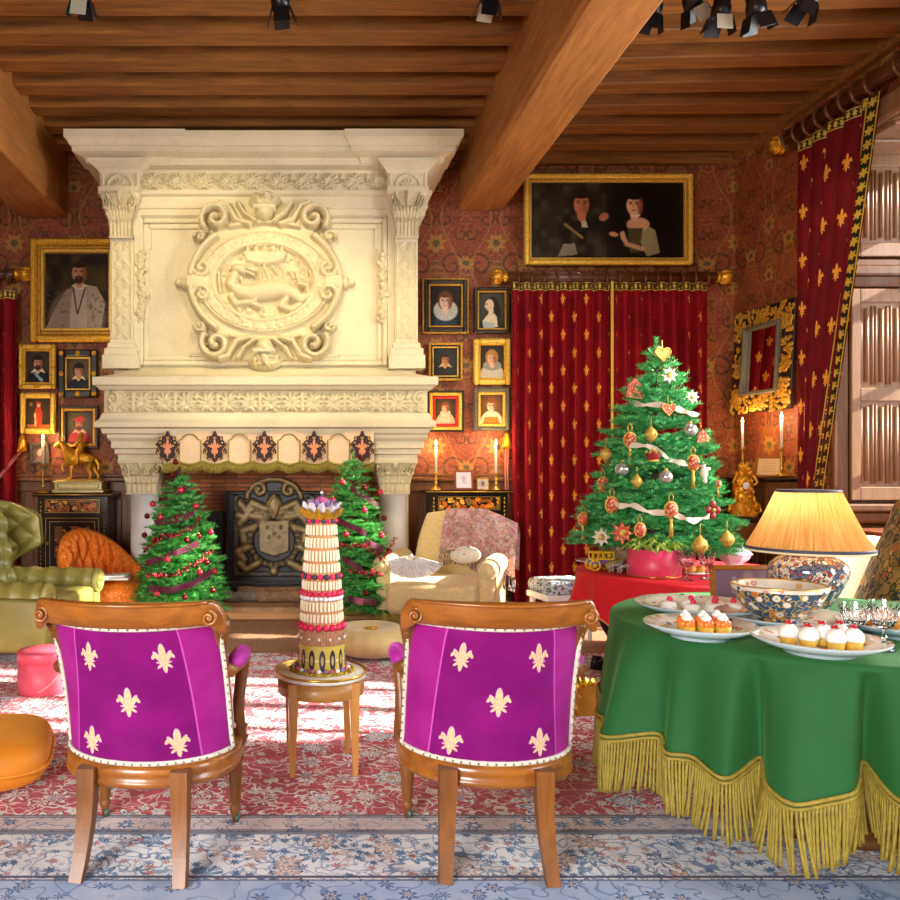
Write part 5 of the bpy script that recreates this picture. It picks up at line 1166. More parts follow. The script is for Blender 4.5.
    for j in range(len(pr)-1):
        for i in range(m_): fs.append((j*m_+i, j*m_+(i+1) % m_, (j+1)*m_+(i+1) % m_, (j+1)*m_+i))
    fs.append(tuple((len(pr)-1)*m_+i for i in range(m_))); se.add(vs, fs); se.build('seat', M['magenta'], t)
    for s in (-1, 1):
        l = MB(); zz_ = np.linspace(.355, 0, 18); l.tube([(s*(.156+.016*(1-z/.355)**2), -.250-.062*max(0, 1-z/.26)**1.9, z) for z in zz_], [.029+.012*min(1, z/.3) for z in zz_], 4, up=(0, 1, 0), smooth=False); l.build('rear_leg', M['walnut_z'], t)
        l = MB(); l.lathe([(.012, .0), (.014, .03), (.02, .04), (.022, .055), (.016, .065), (.02, .075), (.028, .2), (.026, .235), (.033, .245), (.03, .26), (.036, .275), (.036, .33)], 16, (s*.255, .185, .0)); flo = l.build('front_leg', M['walnut_z'], t)
        k = MB(); k.lathe([(.0, -.0), (.016, .004), (.016, .014), (0, .018)], 12, M=Matrix.Translation((s*.255, .18, .016)) @ Matrix.Rotation(PI/2, 4, 'Y')); k.ball((s*.255, .185, .03), .014); k.build('caster', pm('greened_brass', C('#4a6a62'), .4, .5) if 'greened_brass' not in bpy.data.materials else bpy.data.materials['greened_brass'], flo)
        # arm: wooden sweep from the stile to a post, padded top
        a = MB(); A0 = pt(s*1.02, .66, .02)
        a.tube([A0, (s*.30, -.14, .655), (s*.305, -.02, .648), (s*.30, .1, .64), (s*.295, .135, .625), (s*.29, .13, .58), (s*.285, .10, .50), (s*.283, .085, .44), (s*.283, .10, .37), (s*.282, .12, .33)], [.022, .022, .022, .024, .026, .024, .022, .026, .03, .028], 10)
        aro = a.build('arm', M['walnut_z'], t)
        c = MB(); c.tube([(s*.302, -.12, .668), (s*.306, -.09, .675), (s*.307, -.0, .672), (s*.302, .09, .665), (s*.299, .115, .655)], [.012, .028, .032, .029, .012], 12); c.build('arm_pad', M['magenta'], aro)
        c = MB(); c.tube([pt(s*1.0, .62, .06), (s*.285, -.1, .6), (s*.275, -.03, .5), (s*.27, .02, .42), (s*.268, .12, .385)], .013, 8); c.build('arm_piping', M['piping'], aro)
    return t
armchair('walnut armchair with purple fleur-de-lis back, left of the small round table', -.530, 2.88, math.radians(-6))
armchair('walnut armchair with purple fleur-de-lis back, right of the small round table', .646, 2.88, math.radians(-3))

# ------------------------------------------------------------------ small round table with the tower cake
tx, ty = X(321, 3.62), 3.62
t = thing('side_table', 'small round marble-topped wooden table carrying the biscuit tower cake', 'table', (tx, ty, .012), math.radians(4))
q = MB(); q.lathe([(0, .408), (.2, .408), (.205, .412), (.205, .424), (.2, .43), (0, .43)], 48); q.build('marble_top', pm('white_marble', C('#e2dccb'), .2, 0, .08, 6), t)
q = MB(); q.lathe([(.2055, .424), (.208, .426), (.2085, .436), (.205, .436), (.205, .43)], 48, cap=False); q.build('brass_gallery', M['brass'], t)
q = MB(); q.lathe([(.192, .335), (.196, .34), (.196, .404), (.18, .404), (.18, .335)], 48, cap=False); q.build('apron', wood('pale_apron', C('#a06c30'), C('#c08c4c'), .4, 'x', 1, .1), t)
mz = wood('pale_table_leg', C('#a86a2a'), C('#cf9450'), .3, 'z', 1, .4)
for sx in (-1, 1):
    for sy in (-1, 1):
        q = MB(); q.tube([(sx*.133, sy*.133, .405), (sx*.133, sy*.133, .33), (sx*.138, sy*.138, .0)], [.032, .031, .015], 4, up=(1, 0, 0), smooth=False); q.build('leg', mz, t)
ck = thing('tower_cake', 'tall tower cake of white biscuits and pink berries with a ruffled crown', 'cake', (tx+.003, ty, .443))
kz = ty/F; z0 = Z(667, ty)
def zl(py): return Z(py, ty)-z0+.006
def rl(py): return np.interp(py, [520, 600, 665], [.0655, .0925, .108])
BIS = mat('biscuit', None, .6); x, y, z = sep(coord('UV')); setcol(BIS, mixc(below(eabs(y-.5), .40, .05)*below(eabs(fract(x)-.5), .36, .06), C('#b4703a'), C('#e9dcbc')))
def biscuits(pa, pb):
    za, zb = zl(pb), zl(pa); ra, rb = rl(pb), rl(pa); n = int(2*PI*ra/.0175); nu, nv = n*8, 9
    th = np.arange(nu+1)*2*PI/nu; vv = np.linspace(0, 1, nv); TH, VV = np.meshgrid(th, vv); b = np.abs(np.sin(TH*n/2))**.6
    R = (ra+(rb-ra)*VV)-.008+.012*b*np.sqrt(np.clip(1-(2*VV-1)**6, 0, 1)); P = np.stack([R*np.cos(TH), R*np.sin(TH), za+(zb-za)*VV], -1)
    gridobj('biscuit_tier', P, BIS, ck, np.stack([TH*n/2/PI, VV], -1))
BER = mat('raspberry', C('#d3204e'), .45); BLU = mat('blueberry', C('#3a3550'), .5); PEARL = mat('pearl_dragee', C('#ecebef'), .25)
def beads(name, pa, pb, ms, rk=1.0):
    za, zb = zl(pb), zl(pa); r = (zb-za)/2; R = rl((pa+pb)/2)-.002; n = int(2*PI*R/(2*r*.98)); q = MB()
    for i in range(n): q.ball((R*math.cos(2*PI*i/n), R*math.sin(2*PI*i/n), za+r), r*rk, 8, 6, i % len(ms))
    q.build(name, ms, ck)
core = MB(); core.lathe([(rl(p)-.006, zl(p)) for p in (665, 640, 600, 560, 520, 515)], 40); core.build('core', pm('sponge', C('#c89a5c'), .8), ck)
BAND = mat('gold_band', None, .35); u, v, _ = sep(coord('UV')); a = fract(u*14.0)-.5; dd = esqrt(a*a*11.0+(v-.45)*(v-.45)*6.0)
setcol(BAND, mixc(below(dd, 1.0, .03), mixc(below(eabs(v-.45), .03, .01), C('#c9b04a'), C('#e8dca0')), mixc(below(dd, .45, .03), C('#38283a'), C('#b8a068'))))
nu = 96; TH, VV = np.meshgrid(np.linspace(0, 2*PI, nu+1), np.linspace(0, 1, 6)); R = .1085-.004*VV
gridobj('gold_band', np.stack([R*np.cos(TH), R*np.sin(TH), zl(666)+(zl(641)-zl(666))*VV], -1), BAND, ck, np.stack([TH/2/PI, VV], -1))
q = MB(); q.lathe([(0, .0), (.098, 0), (.1, .0), (.108, .003), (.1, .006), (0, .006)], 40); q.build('base_board', pm('gold_card', C('#b8952a'), .4, .4), ck)
q = MB(); rr = random.Random(2)
for i in range(150): a = 2*PI*i/150; q.ball((rr.uniform(.108, .145)*math.cos(a), rr.uniform(.108, .145)*math.sin(a), .007), (.009, .009, .007), 6, 4)
q.build('gold_doily', pm('gold_doily', C('#b59a22'), .5, .2, .4, 60), ck)
q = MB()
for i in range(26): a = 2*PI*i/26; q.ball((.121*math.cos(a), .121*math.sin(a), .018), .0105, 8, 6, i % 3)
q.build('sugared_balls', [mat('rose_sugar', C('#c8566e'), .5), PEARL, mat('lilac_sugar', C('#8a6a94'), .5)], ck)
nu = 300; TH, VV = np.meshgrid(np.linspace(0, 2*PI, nu+1), np.linspace(0, 1, 5)); R = rl(634)+.002*np.sign(np.sin(TH*50))
ST = pm('brown_wafer', C('#b4805e'), .7, 0, .25, 40); gridobj('wafer_band', np.stack([R*np.cos(TH), R*np.sin(TH), zl(641)+(zl(627)-zl(641))*VV], -1), ST, ck, smooth=False)
q = MB()
for i in range(14): a = 2*PI*i/14+.1; q.ball((.108*math.cos(a), .108*math.sin(a), zl(634)), .006, 8, 6)
q.build('pearls', PEARL, ck)
beads('raspberry_ring', 619.5, 627, [BER]); biscuits(609, 619.5); biscuits(597, 609); beads('pearl_ring', 593, 597.5, [PEARL]); beads('raspberry_ring', 587.5, 593.5, [BER]); biscuits(577, 588); beads('mixed_berry_ring', 571, 577, [BER, BLU])
for a, b in ((560, 571), (547, 560), (534.5, 547), (522, 534.5)): biscuits(a, b)
beads('mixed_berry_ring', 517, 522, [BER, BLU])
def ruffle(name, pa, pb, r0, r1, n, m):
    nu = n*12; TH, VV = np.meshgrid(np.linspace(0, 2*PI, nu+1), np.linspace(0, 1, 6)); R = r0+(r1-r0)*VV**1.3+.006*VV*np.cos(TH*n); Zz = zl(pb)+(zl(pa)-zl(pb))*(.7*VV)+.012*VV*np.sin(TH*n)+.004*np.sin(TH*n*2.3)*VV
    gridobj(name, np.stack([R*np.cos(TH), R*np.sin(TH), Zz], -1), m, ck)
ruffle('gold_ruffle', 505, 519, .06, .095, 13, pm('gold_ruffle', C('#c2941e'), .4, .3, .25, 60)); ruffle('white_ruffle', 499, 513, .045, .085, 11, pm('white_ruffle', C('#e4e0ea'), .7, 0, .08, 30)); ruffle('lilac_ruffle', 497, 509, .03, .06, 9, pm('lilac_ruffle', C('#9a80b0'), .7, 0, .2, 60))
q = MB(); q.lathe([(.05, zl(513)), (.046, zl(506)), (.036, zl(500)), (.018, zl(496)), (0, zl(495))], 24); q.build('pink_dome', pm('pink_dome', C('#c65a90'), .5, 0, .25, 120), ck)
q = MB(); q.lathe([(.009, zl(496)), (.009, zl(492.5))], 10, mi=0); q.ball((0, 0, zl(491.5)), .0075, 8, 6, 1); q.build('knob', [BLU, PEARL], ck)

# ------------------------------------------------------------------ upholstered seats along the far side
def tuft(a, b, na, nb): 
    p, q = a*na+b*nb, a*na-b*nb; return np.sqrt(np.abs(np.sin(PI*p))*np.abs(np.sin(PI*q))+1e-6)
def wing_chair():
    t = thing('wing_armchair', 'olive green buttoned leather wing armchair at the left edge of the room', 'armchair', (-2.10, 5.98, 0), math.radians(-99)); m = M['olive']
    n1, n2 = 70, 80; U, W = np.meshgrid(np.linspace(-1, 1, n1), np.linspace(0, 1, n2)); h = tuft(U, W, 2.2, 3.0)
    edge = np.clip((1-np.abs(U))/.12, 0, 1)**.5*np.clip((1-W)/.06, 0, 1)**.5
    P = np.stack([U*.33, -.33+.09*edge+.055*h*edge-.10*W, .40+.66*W-.05*(np.abs(U)**3)*W], -1); gridobj('backrest', P, m, t)
    q = MB(); q.surf(lambda a, b: (-.36+.72*a, -.36-.10*b, .15+.90*b-.05*abs(2*a-1)**3), 14, 10); q.surf(lambda a, b: (-.36+.72*a, -.36-.10+.10*b, 1.05-.05*abs(2*a-1)**3), 14, 3); q.build('back_cover', m, t)
    for s in (-1, 1):
        U, W = np.meshgrid(np.linspace(0, 1, 46), np.linspace(0, 1, 60))      # wing: U forward, W up
        fwd = (.12+.27*ss(.05, .42, W))*np.sqrt(1-.55*np.clip((W-.80)/.2, 0, 1)**2); h = tuft(U, W, 1.7, 3.0); eg = np.clip(np.minimum(1-U, np.minimum(W, 1-W))/.1, 0, 1)**.5
        Pi = np.stack([s*(.40-.03*W-.035*h*eg-.02*eg), -.42+U*fwd-.04*W, .56+.54*W-.06*(U*W)**2], -1); Po = np.stack([s*(.43+0*W), -.42+U*fwd-.04*W, .56+.54*W-.06*(U*W)**2], -1)
        gridobj('wing', np.concatenate([Pi, Po[::-1]], 0), m, t, flip=(s < 0))
        # rolled arm with pleats and scroll front
        na, nr = 44, 30; A, B = np.meshgrid(np.linspace(0, 1, na), np.linspace(0, 1, nr)); th = PI*1.5*B-.5*PI; r = .095-.010*np.abs(np.sin(A*PI*5))**8*-1-.008*(1-np.abs(np.sin(A*PI*5)))**4
        ar = MB(); P = np.stack([s*(.42-.0*A)+s*-r*np.cos(th)*1.0, -.36+.78*A, .47+r*np.sin(th)], -1); gridobj('arm', P, m, t)
        f = MB(); f.lathe([(0, .015), (.05, .02), (.09, .012), (.098, 0), (.098, -.02)], 26, M=Matrix.Translation((s*.42, .42, .47)) @ Matrix.Rotation(-PI/2, 4, 'X')); f.tube([(s*.42+a, .44, .47+b) for a, b in spiral(0, 0, .07, 2, 0, s)], .006, 6); f.build('arm_scroll', m, t)
        p = MB(); p.box((s*.42, .02, .27), (.12, .80, .38), .03, seg=2, smooth=True); p.build('arm_side', m, t)
    q = MB(); q.box((0, .06, .36), (.72, .74, .16), .05, seg=3, smooth=True); q.build('seat_cushion', m, t); q = MB(); q.box((0, .02, .2), (.74, .76, .18), .02); q.build('seat_base', m, t)
    for sx in (-1, 1):
        for sy in (-.3, .36): q = MB(); q.lathe([(.02, 0), (.03, .04), (.035, .1)], 12, (sx*.4, sy, 0)); q.build('leg', M['oak_dark'], t)
wing_chair()
def shell_chair(t, m, R, hmax, hmin, z0, wrap, thick, nt, name='backrest', flare=.06, tufts=True, power=2.0):
    """curved back that sinks into low arms; local +Y is the front"""
    nu, nv = 150, 46; U, W = np.meshgrid(np.linspace(-1, 1, nu), np.linspace(0, 1, nv)); th = U*wrap
    top = hmin+(hmax-hmin)*np.clip(np.cos(U*PI/2*.98), 0, 1)**power
    h = tuft(U, W, nt, nt*.42) if tufts else 0*U; eg = np.clip(np.minimum(1-np.abs(U), 1-W)/.06, 0, 1)**.5
    lean = flare*W; r_in = R+lean-.075*h*eg*(1 if tufts else 0)+.045; r_out = R+thick+lean
    z = z0+(top-z0)*W
    Pi = np.stack([r_in*np.sin(th), -r_in*np.cos(th), z], -1); Po = np.stack([r_out*np.sin(th), -r_out*np.cos(th), z*.995], -1)
    mid = np.stack([(r_in+r_out)/2*np.sin(th), -(r_in+r_out)/2*np.cos(th), z+thick*.45], -1)[-1:]
    P = np.concatenate([Pi, mid, Po[::-1]], 0); o = gridobj(name, P, m, t, flip=True)
    for s in (-1, 1): 
        c = MB(); a = s*wrap; rr = R+thick/2; c.tube([((rr)*math.sin(a), -rr*math.cos(a), z0), ((rr+flare*.5)*math.sin(a), -(rr+flare*.5)*math.cos(a), (z0+hmin)/2), ((rr+flare)*math.sin(a), -(rr+flare)*math.cos(a), hmin)], [thick*.62, thick*.62, thick*.72], 14); c.ball(((rr+flare)*math.sin(a), -(rr+flare)*math.cos(a), hmin), thick*.8)
        c.build('arm_end', m, t)
    return o
sl = thing('slipper_chair', 'low orange dotted buttoned armchair beside the left fir', 'armchair', (X(103, 6.88), 6.88, 0), math.radians(228))
shell_chair(sl, M['orange_cloth'], .245, .79, .44, .13, math.radians(95), .075, 4.4, power=1.25)
q = MB(); q.lathe([(.0, .12), (.30, .12), (.31, .2), (.31, .33), (.29, .38), (.2, .41), (0, .42)], 32, (0, .06, 0), sy=1.15); q.build('seat', M['orange_cloth'], sl)
for a in (45, 135, 225, 315): q = MB(); q.lathe([(.015, 0), (.022, .06), (.03, .13)], 10, (.25*math.cos(math.radians(a)), .05+.25*math.sin(math.radians(a)), 0)); q.build('leg', M['oak_dark'], sl)
pl = thing('booklet_stack', 'white papers lying on the orange buttoned armchair', 'papers', (X(113, 6.62), 6.62, .43)); q = MB(); q.box((0, 0, .02), (.27, .2, .018), .003, rz=.1); q.build('lower_booklet', M['paper'], pl); q = MB(); q.box((0, .01, .038), (.24, .2, .014), .003, rz=-.05, ry=-.06); q.build('upper_booklet', M['paper'], pl)

ec = thing('easy_chair', 'cream damask easy chair with fringe, draped with a rose shawl', 'armchair', (X(441, 6.85), 6.78, 0), math.radians(158)); m = M['cream_cloth']
q = MB(); q.box((0, .08, .30), (.74, .84, .26), .07, seg=4, smooth=True); q.build('seat', m, ec)
q = MB(); q.surf(lambda a, b: ((.36-.04*b**4-.10*max(0, b-.6)*0)*math.copysign(abs(math.cos(2*PI*a))**.35, math.cos(2*PI*a))*(1-.16*b**3), -.40-.22*b+(.11-.03*b)*math.copysign(abs(math.sin(2*PI*a))**.6, math.sin(2*PI*a)), .22+.72*b-(.0)), 48, 18, cu=True)
q.surf(lambda a, b: ((.36-.04)*.84*math.copysign(abs(math.cos(2*PI*a))**.35, math.cos(2*PI*a))*(1-b), -.62+.08*math.copysign(abs(math.sin(2*PI*a))**.6, math.sin(2*PI*a))*(1-b), .94+.035*math.sin(b*PI/2)), 48, 6, cu=True); q.build('backrest', m, ec)
for s in (-1, 1):
    q = MB(); q.box((s*.42, .02, .34), (.13, .72, .42), .05, seg=3, smooth=True); q.tube([(s*.43, -.36, .55), (s*.43, .33, .55), (s*.43, .39, .545)], [.085, .085, .05], 18); q.build('arm', m, ec)
    f = MB(); f.lathe([(0, .02), (.03, .018), (.04, .0), (.06, .004), (.07, -.004)], 18, M=Matrix.Translation((s*.43, .39, .55)) @ Matrix.Rotation(-PI/2, 4, 'X')); f.build('arm_rosette', m, ec)
fr = MB(); 
for (x0, y0, x1, y1) in ((-.37, .505, .37, .505), (.47, .36, .47, -.5), (-.47, .36, -.47, -.5), (-.37, .505, -.47, .36), (.37, .505, .47, .36)):
    L = math.hypot(x1-x0, y1-y0); n = int(L/.012)
    for i in range(n): x, y = x0+(x1-x0)*i/n, y0+(y1-y0)*i/n; fr.tube([(x, y, .19), (x+random.uniform(-.004, .004), y, .04)], [.005, .006], 4)
fr.build('bullion_fringe', M['fringe'], ec)
for sx in (-.34, .34):
    for sy in (-.38, .4): q = MB(); q.lathe([(.02, 0), (.03, .1), (.03, .2)], 10, (sx, sy, 0)); q.build('leg', M['oak_dark'], ec)
# fan standing on the seat
fa = thing('folding_fan', 'open white folding fan leaning on the cream easy chair seat', 'fan', (X(411, 6.55), 6.53, .445), math.radians(-12)); V = []; n = 41
R0, R1 = .05, .235
for r in np.linspace(0, 1, 8):
    row = []
    for i in range(n):
        a = math.radians(20+ (160-20)*i/(n-1)); rr = R0+(R1-R0)*r; row.append((-rr*math.cos(a)*1.15, .035*r+(.006 if i % 2 else -.006)*(r+.2), .2-rr*math.sin(a)*.82))
    V.append(row)
V = np.array(V); gridobj('fan_leaf', V, floral('painted_fan_paper', C('#dcdce0'), [C('#c9b8a8'), C('#b8c4c0'), C('#d8b8b8')], 26, .25, .6, None, None, .55), fa, smooth=False)
q = MB()
for i in range(0, n, 4): a = math.radians(20+140*i/(n-1)); q.tube([(0, .0, .2), (-R1*math.cos(a)*1.12, .03, .2-R1*math.sin(a)*.8)], .003, 5)
q.ball((0, -.004, .2), .012); q.build('fan_sticks', mat('ivory_stick', C('#e2dac8'), .4), fa)
# shawl draped over the back and right side
sw = thing('paisley_shawl', 'rose and grey paisley shawl draped over the cream easy chair', 'shawl', (X(441, 6.85), 6.78, 0), math.radians(158))
def shawl(a, b):                                      # a across, b from the front hang, over the top, down behind
    x = .08-.62*a; s = b*2.0
    top = .995-.16*max(0, a-.55)**1.2*2; w_ = .012*math.sin(a*26+b*5)+.008*math.sin(a*11-b*9)
    if b < .68: t_ = b/.68; z = (.50+.06*math.sin(a*5)+.12*(1-a))*(1-t_)+top*t_; y = (-.24-.32*t_**1.3)+w_*1.3; y += .10*a*(1-t_)
    else: t_ = (b-.68)/.32; z = top-.45*t_+.02*math.sin(t_*PI); y = -.56-.17*math.sin(min(1, t_*3)*PI/2)-.03*t_+w_
    return (x-.04*(1-b)*a, y, z)
q = MB(); q.surf(shawl, 60, 50); q.build('cloth', M['shawl'], sw)
q = MB()
for i in range(46): a = i/45; p = shawl(a, 0); q.tube([p, (p[0]+random.uniform(-.01, .01), p[1]+.02, p[2]-.06), (p[0]+random.uniform(-.015, .015), p[1]+.03, p[2]-.12)], .0035, 4)
q.build('fringe', floral('mixed_wool', C('#77707a'), [C('#2f3540'), C('#c9b0ac'), C('#8a6a58')], 40, .5, .9), sw)
cu = MB(); cu.ball((0, 0, 0), (.13, .07, .07), 20, 14); cu.build('embroidered_cushion', floral('embroidered_linen', C('#e6dcc4'), [C('#5a86b0'), C('#c83a52'), C('#d8cfb4')], 14, .3, .8, None, None, .6), loc=(X(466, 6.40), 6.42, .66), rz=.2, label='small cream cushion embroidered in blue and red on the easy chair arm', cat='cushion')
po = thing('floor_pouf', 'round yellow tufted floor cushion in front of the cream easy chair', 'floor cushion', (X(371, 5.75), 5.72, .012))
nu = 72; TH, VV = np.meshgrid(np.linspace(0, 2*PI, nu+1), np.linspace(0, 1, 22)); ph = VV*PI; R = .285*np.sin(ph)**.55; Zz = .125+.115*np.cos(ph)*1.0; pl_ = .004*np.sin(ph)*np.cos(TH*18); dp = .05*np.exp(-((np.sin(ph))/.3)**2)*(VV < .5)
gridobj('cushion', np.stack([(R+pl_)*np.cos(TH), (R+pl_)*np.sin(TH), np.maximum(Zz-dp, .002)], -1), pm('straw_satin', C('#d3b878'), .5, 0, .08, 10, None, Sheen_Weight=.3), po, flip=True)
q = MB()
for k in range(16): a = 2*PI*k/16; q.tube([(0, 0, .195), (.05*math.cos(a), .05*math.sin(a), .2)], .005, 5)
q.ball((0, 0, .195), .02); q.build('gold_rosette', M['gold'], po)
ot = thing('velvet_ottoman', 'amber velvet ottoman at the left edge in the foreground', 'ottoman', (X(-42, 3.45), 3.40, .012), .25)
q = MB(); q.surf(lambda a, b: tuple(np.array([.40, .30, .105])*np.array([math.copysign(abs(math.cos(2*PI*a)*math.sin(PI*b))**.42, math.cos(2*PI*a)), math.copysign(abs(math.sin(2*PI*a)*math.sin(PI*b))**.42, math.sin(2*PI*a)), math.copysign(abs(math.cos(PI*b))**.75, -math.cos(PI*b))])+np.array([0, 0, .125])), 64, 28, cu=True); q.build('cushion', M['orange_velvet'], ot)
q = MB(); q.tube([(.405*math.copysign(abs(math.cos(a))**.42, math.cos(a)), .305*math.copysign(abs(math.sin(a))**.42, math.sin(a)), .115) for a in np.linspace(0, 2*PI, 90)[:-1]], .008, 6, closed=True); q.build('piping', M['orange_velvet'], ot)
for sx in (-.28, .28):
    for sy in (-.2, .2): q = MB(); q.lathe([(.02, 0), (.03, .02), (.028, .05)], 12, (sx*.6, sy*.6, 0)); q.build('foot', M['oak_dark'], ot)
hb = thing('hat_box', 'round pink hat box on the rug behind the left walnut armchair', 'hat box', (X(44, 4.84), 4.84, .012))
q = MB(); q.lathe([(0, 0), (.150, 0), (.152, .005), (.152, .19), (0, .19)], 40); q.build('body', M['pink'], hb); q = MB(); q.lathe([(.155, .185), (.155, .24), (.15, .247), (0, .25)], 40); q.build('lid', M['pink'], hb)
q = MB(); q.tube([(.153*math.sin(a), -.158*math.cos(a), .18-.15*math.cos(a*1.0)**2) for a in np.linspace(.1, 1.5, 20)], .004, 6); q.build('cord_handle', M['piping'], hb)
# ------------------------------------------------------------------ fir trees
def needle_mat(name, c1, c2, c3):
    m = mat(name, None, .5); n = noise(coord('Object'), 34, 3, .7); setcol(m, ramp(n, [(.32, c1), (.52, c2), (.68, c3)])); bs(m).inputs['Specular IOR Level'].default_value = .3; return m
M['bark'] = pm('fir_bark', C('#4a3622'), .9, 0, .3, 20)
def fir(t, h, z0, rbase, tiers, per, m, pw=.8, nl=.028, step=.011, seed=1, bottom_k=1.0, nwid=.0048, ztip=None, topn=4):
    """foliage of flat needles on branched twigs; trunk; returns nothing"""
    r = np.random.default_rng(seed); S0, D0, LN, UPK = [], [], [], []
    tr = MB(); segs = []
    def twig(p, d, L):
        n = max(2, int(L/step)); q = np.linspace(0, 1, n)[:, None]; pts = p+d*L*q; pts[:, 2] -= .10*L*(q[:, 0]**2)*.3
        segs.append((pts, d, L))
    for k in range(tiers):
        f = k/(tiers-1); z = z0+h*(.0+.90*f); R = rbase*(1-f)**pw+.05; cnt = max(4, int(per*(1-f*.55)))
        for i in range(cnt):
            a = 2*PI*(i+.5*(k % 2))/cnt+r.uniform(-.22, .22); L = R*r.uniform(.82, 1.06); el = -.08+.45*f+r.uniform(-.12, .12)
            d = np.array([math.cos(a)*math.cos(el), math.sin(a)*math.cos(el), math.sin(el)]); p0 = np.array([0, 0, z+r.uniform(-.03, .03)])
            side = np.cross(d, [0, 0, 1]); side /= np.linalg.norm(side)
            tr.tube([tuple(p0), tuple(p0+d*L*.9)], [.008, .003], 5, 1)
            twig(p0+d*L*.25, d, L*.75)
            nt = max(2, int(L/.055))
            for j in range(nt):
                s = (j+.8)/(nt+.6); lt = (L*(1-s)*.62+.05)*r.uniform(.8, 1.1)
                for sg in (-1, 1):
                    dd = d*math.cos(.8)+side*sg*math.sin(.8)+np.array([0, 0, r.uniform(-.12, .2)]); dd /= np.linalg.norm(dd); twig(p0+d*L*s, dd, lt)
                    if lt > .13:
                        for s2 in (.45, .75):
                            for g2 in (-1, 1):
                                s2d = np.cross(dd, [0, 0, 1]); d3 = dd*.75+s2d*g2*.65+np.array([0, 0, r.uniform(-.1, .2)]); d3 /= np.linalg.norm(d3); twig(p0+d*L*s+dd*lt*s2, d3, lt*.4)
    for i in range(topn):
        a = 2*PI*i/topn; e = 1.1; twig(np.array([0, 0, z0+h*.88]), np.array([math.cos(a)*math.cos(e), math.sin(a)*math.cos(e), math.sin(e)]), h*.07)
    twig(np.array([0, 0, z0+h*.86]), np.array([0, 0, 1.]), h*.14)
    V = []
    for pts, d, L in segs:
        side = np.cross(d, [0, 0, 1.]); nn = np.linalg.norm(side); side = side/nn if nn > .1 else np.array([1., 0, 0]); up = np.cross(side, d)
        for g in range(4):
            a = r.uniform(-.4, .4, len(pts))+[.15, .95, PI-.15, PI-.95][g]; o = side*np.cos(a)[:, None]+up*np.sin(a)[:, None]
            dirn = o*.80+d*.6; dirn /= np.linalg.norm(dirn, axis=1)[:, None]; ln = nl*r.uniform(.75, 1.1, len(pts))[:, None]
            wv = np.cross(dirn, o+up*.6); wv /= (np.linalg.norm(wv, axis=1)[:, None]+1e-9); wv *= nwid/2
            b = pts+r.uniform(-.002, .002, pts.shape); V.append(np.stack([b-wv, b+wv, b+dirn*ln], 1))
    V = np.concatenate(V).reshape(-1, 3); me = bpy.data.meshes.new('foliage'); n = len(V)
    me.vertices.add(n); me.vertices.foreach_set('co', V.astype(np.float32).ravel()); me.loops.add(n); me.loops.foreach_set('vertex_index', np.arange(n, dtype=np.int32)); me.polygons.add(n//3); me.polygons.foreach_set('loop_start', np.arange(0, n, 3, dtype=np.int32)); me.update(calc_edges=True)
    me.materials.append(m); link('foliage', me, t)
    tr.tube([(0, 0, z0-.12), (0, 0, z0+h*.5), (0, 0, z0+h*.97)], [.035, .022, .006], 10); tr.build('trunk', M['bark'], t)
    return n//3
def tree_r(h, z0, rb, z, pw=.8): f = np.clip((z-z0)/h/.90, 0, 1); return rb*(1-f)**pw+.05
GR1 = needle_mat('fir_needles', C('#1f7430'), C('#54b44e'), C('#aee498')); GR2 = needle_mat('nordmann_needles', C('#1e7040'), C('#46ac5c'), C('#a4e496'))
M['burgundy'] = pm('burgundy_velvet_ribbon', C('#540426'), .7, 0, .15, 20)
BP, BDK = mat('pink_red_bauble', C('#d03048'), .22, .35), mat('dark_red_bauble', C('#6a0c16'), .15, .5)
ORD = ['highest', 'second highest', 'third highest', 'fourth highest', 'fifth highest', 'sixth highest', 'seventh highest', 'eighth highest', 'ninth highest', 'tenth highest', 'eleventh highest', 'twelfth highest']
def bauble(name, m, loc, r, label, group):
    t = thing(name, label, 'bauble', loc, 0, group); q = MB(); q.ball((0, 0, 0), r, 18, 12); q.build('ball', m, t); q = MB(); q.lathe([(r*.25, r*.95), (r*.25, r*1.18), (0, r*1.2)], 10); q.tube([(r*.14*math.cos(a), 0, r*1.3+r*.14*math.sin(a)) for a in np.linspace(0, 2*PI, 9)[:-1]], .0012, 4, closed=True); q.build('cap', M['brass'], t); return t
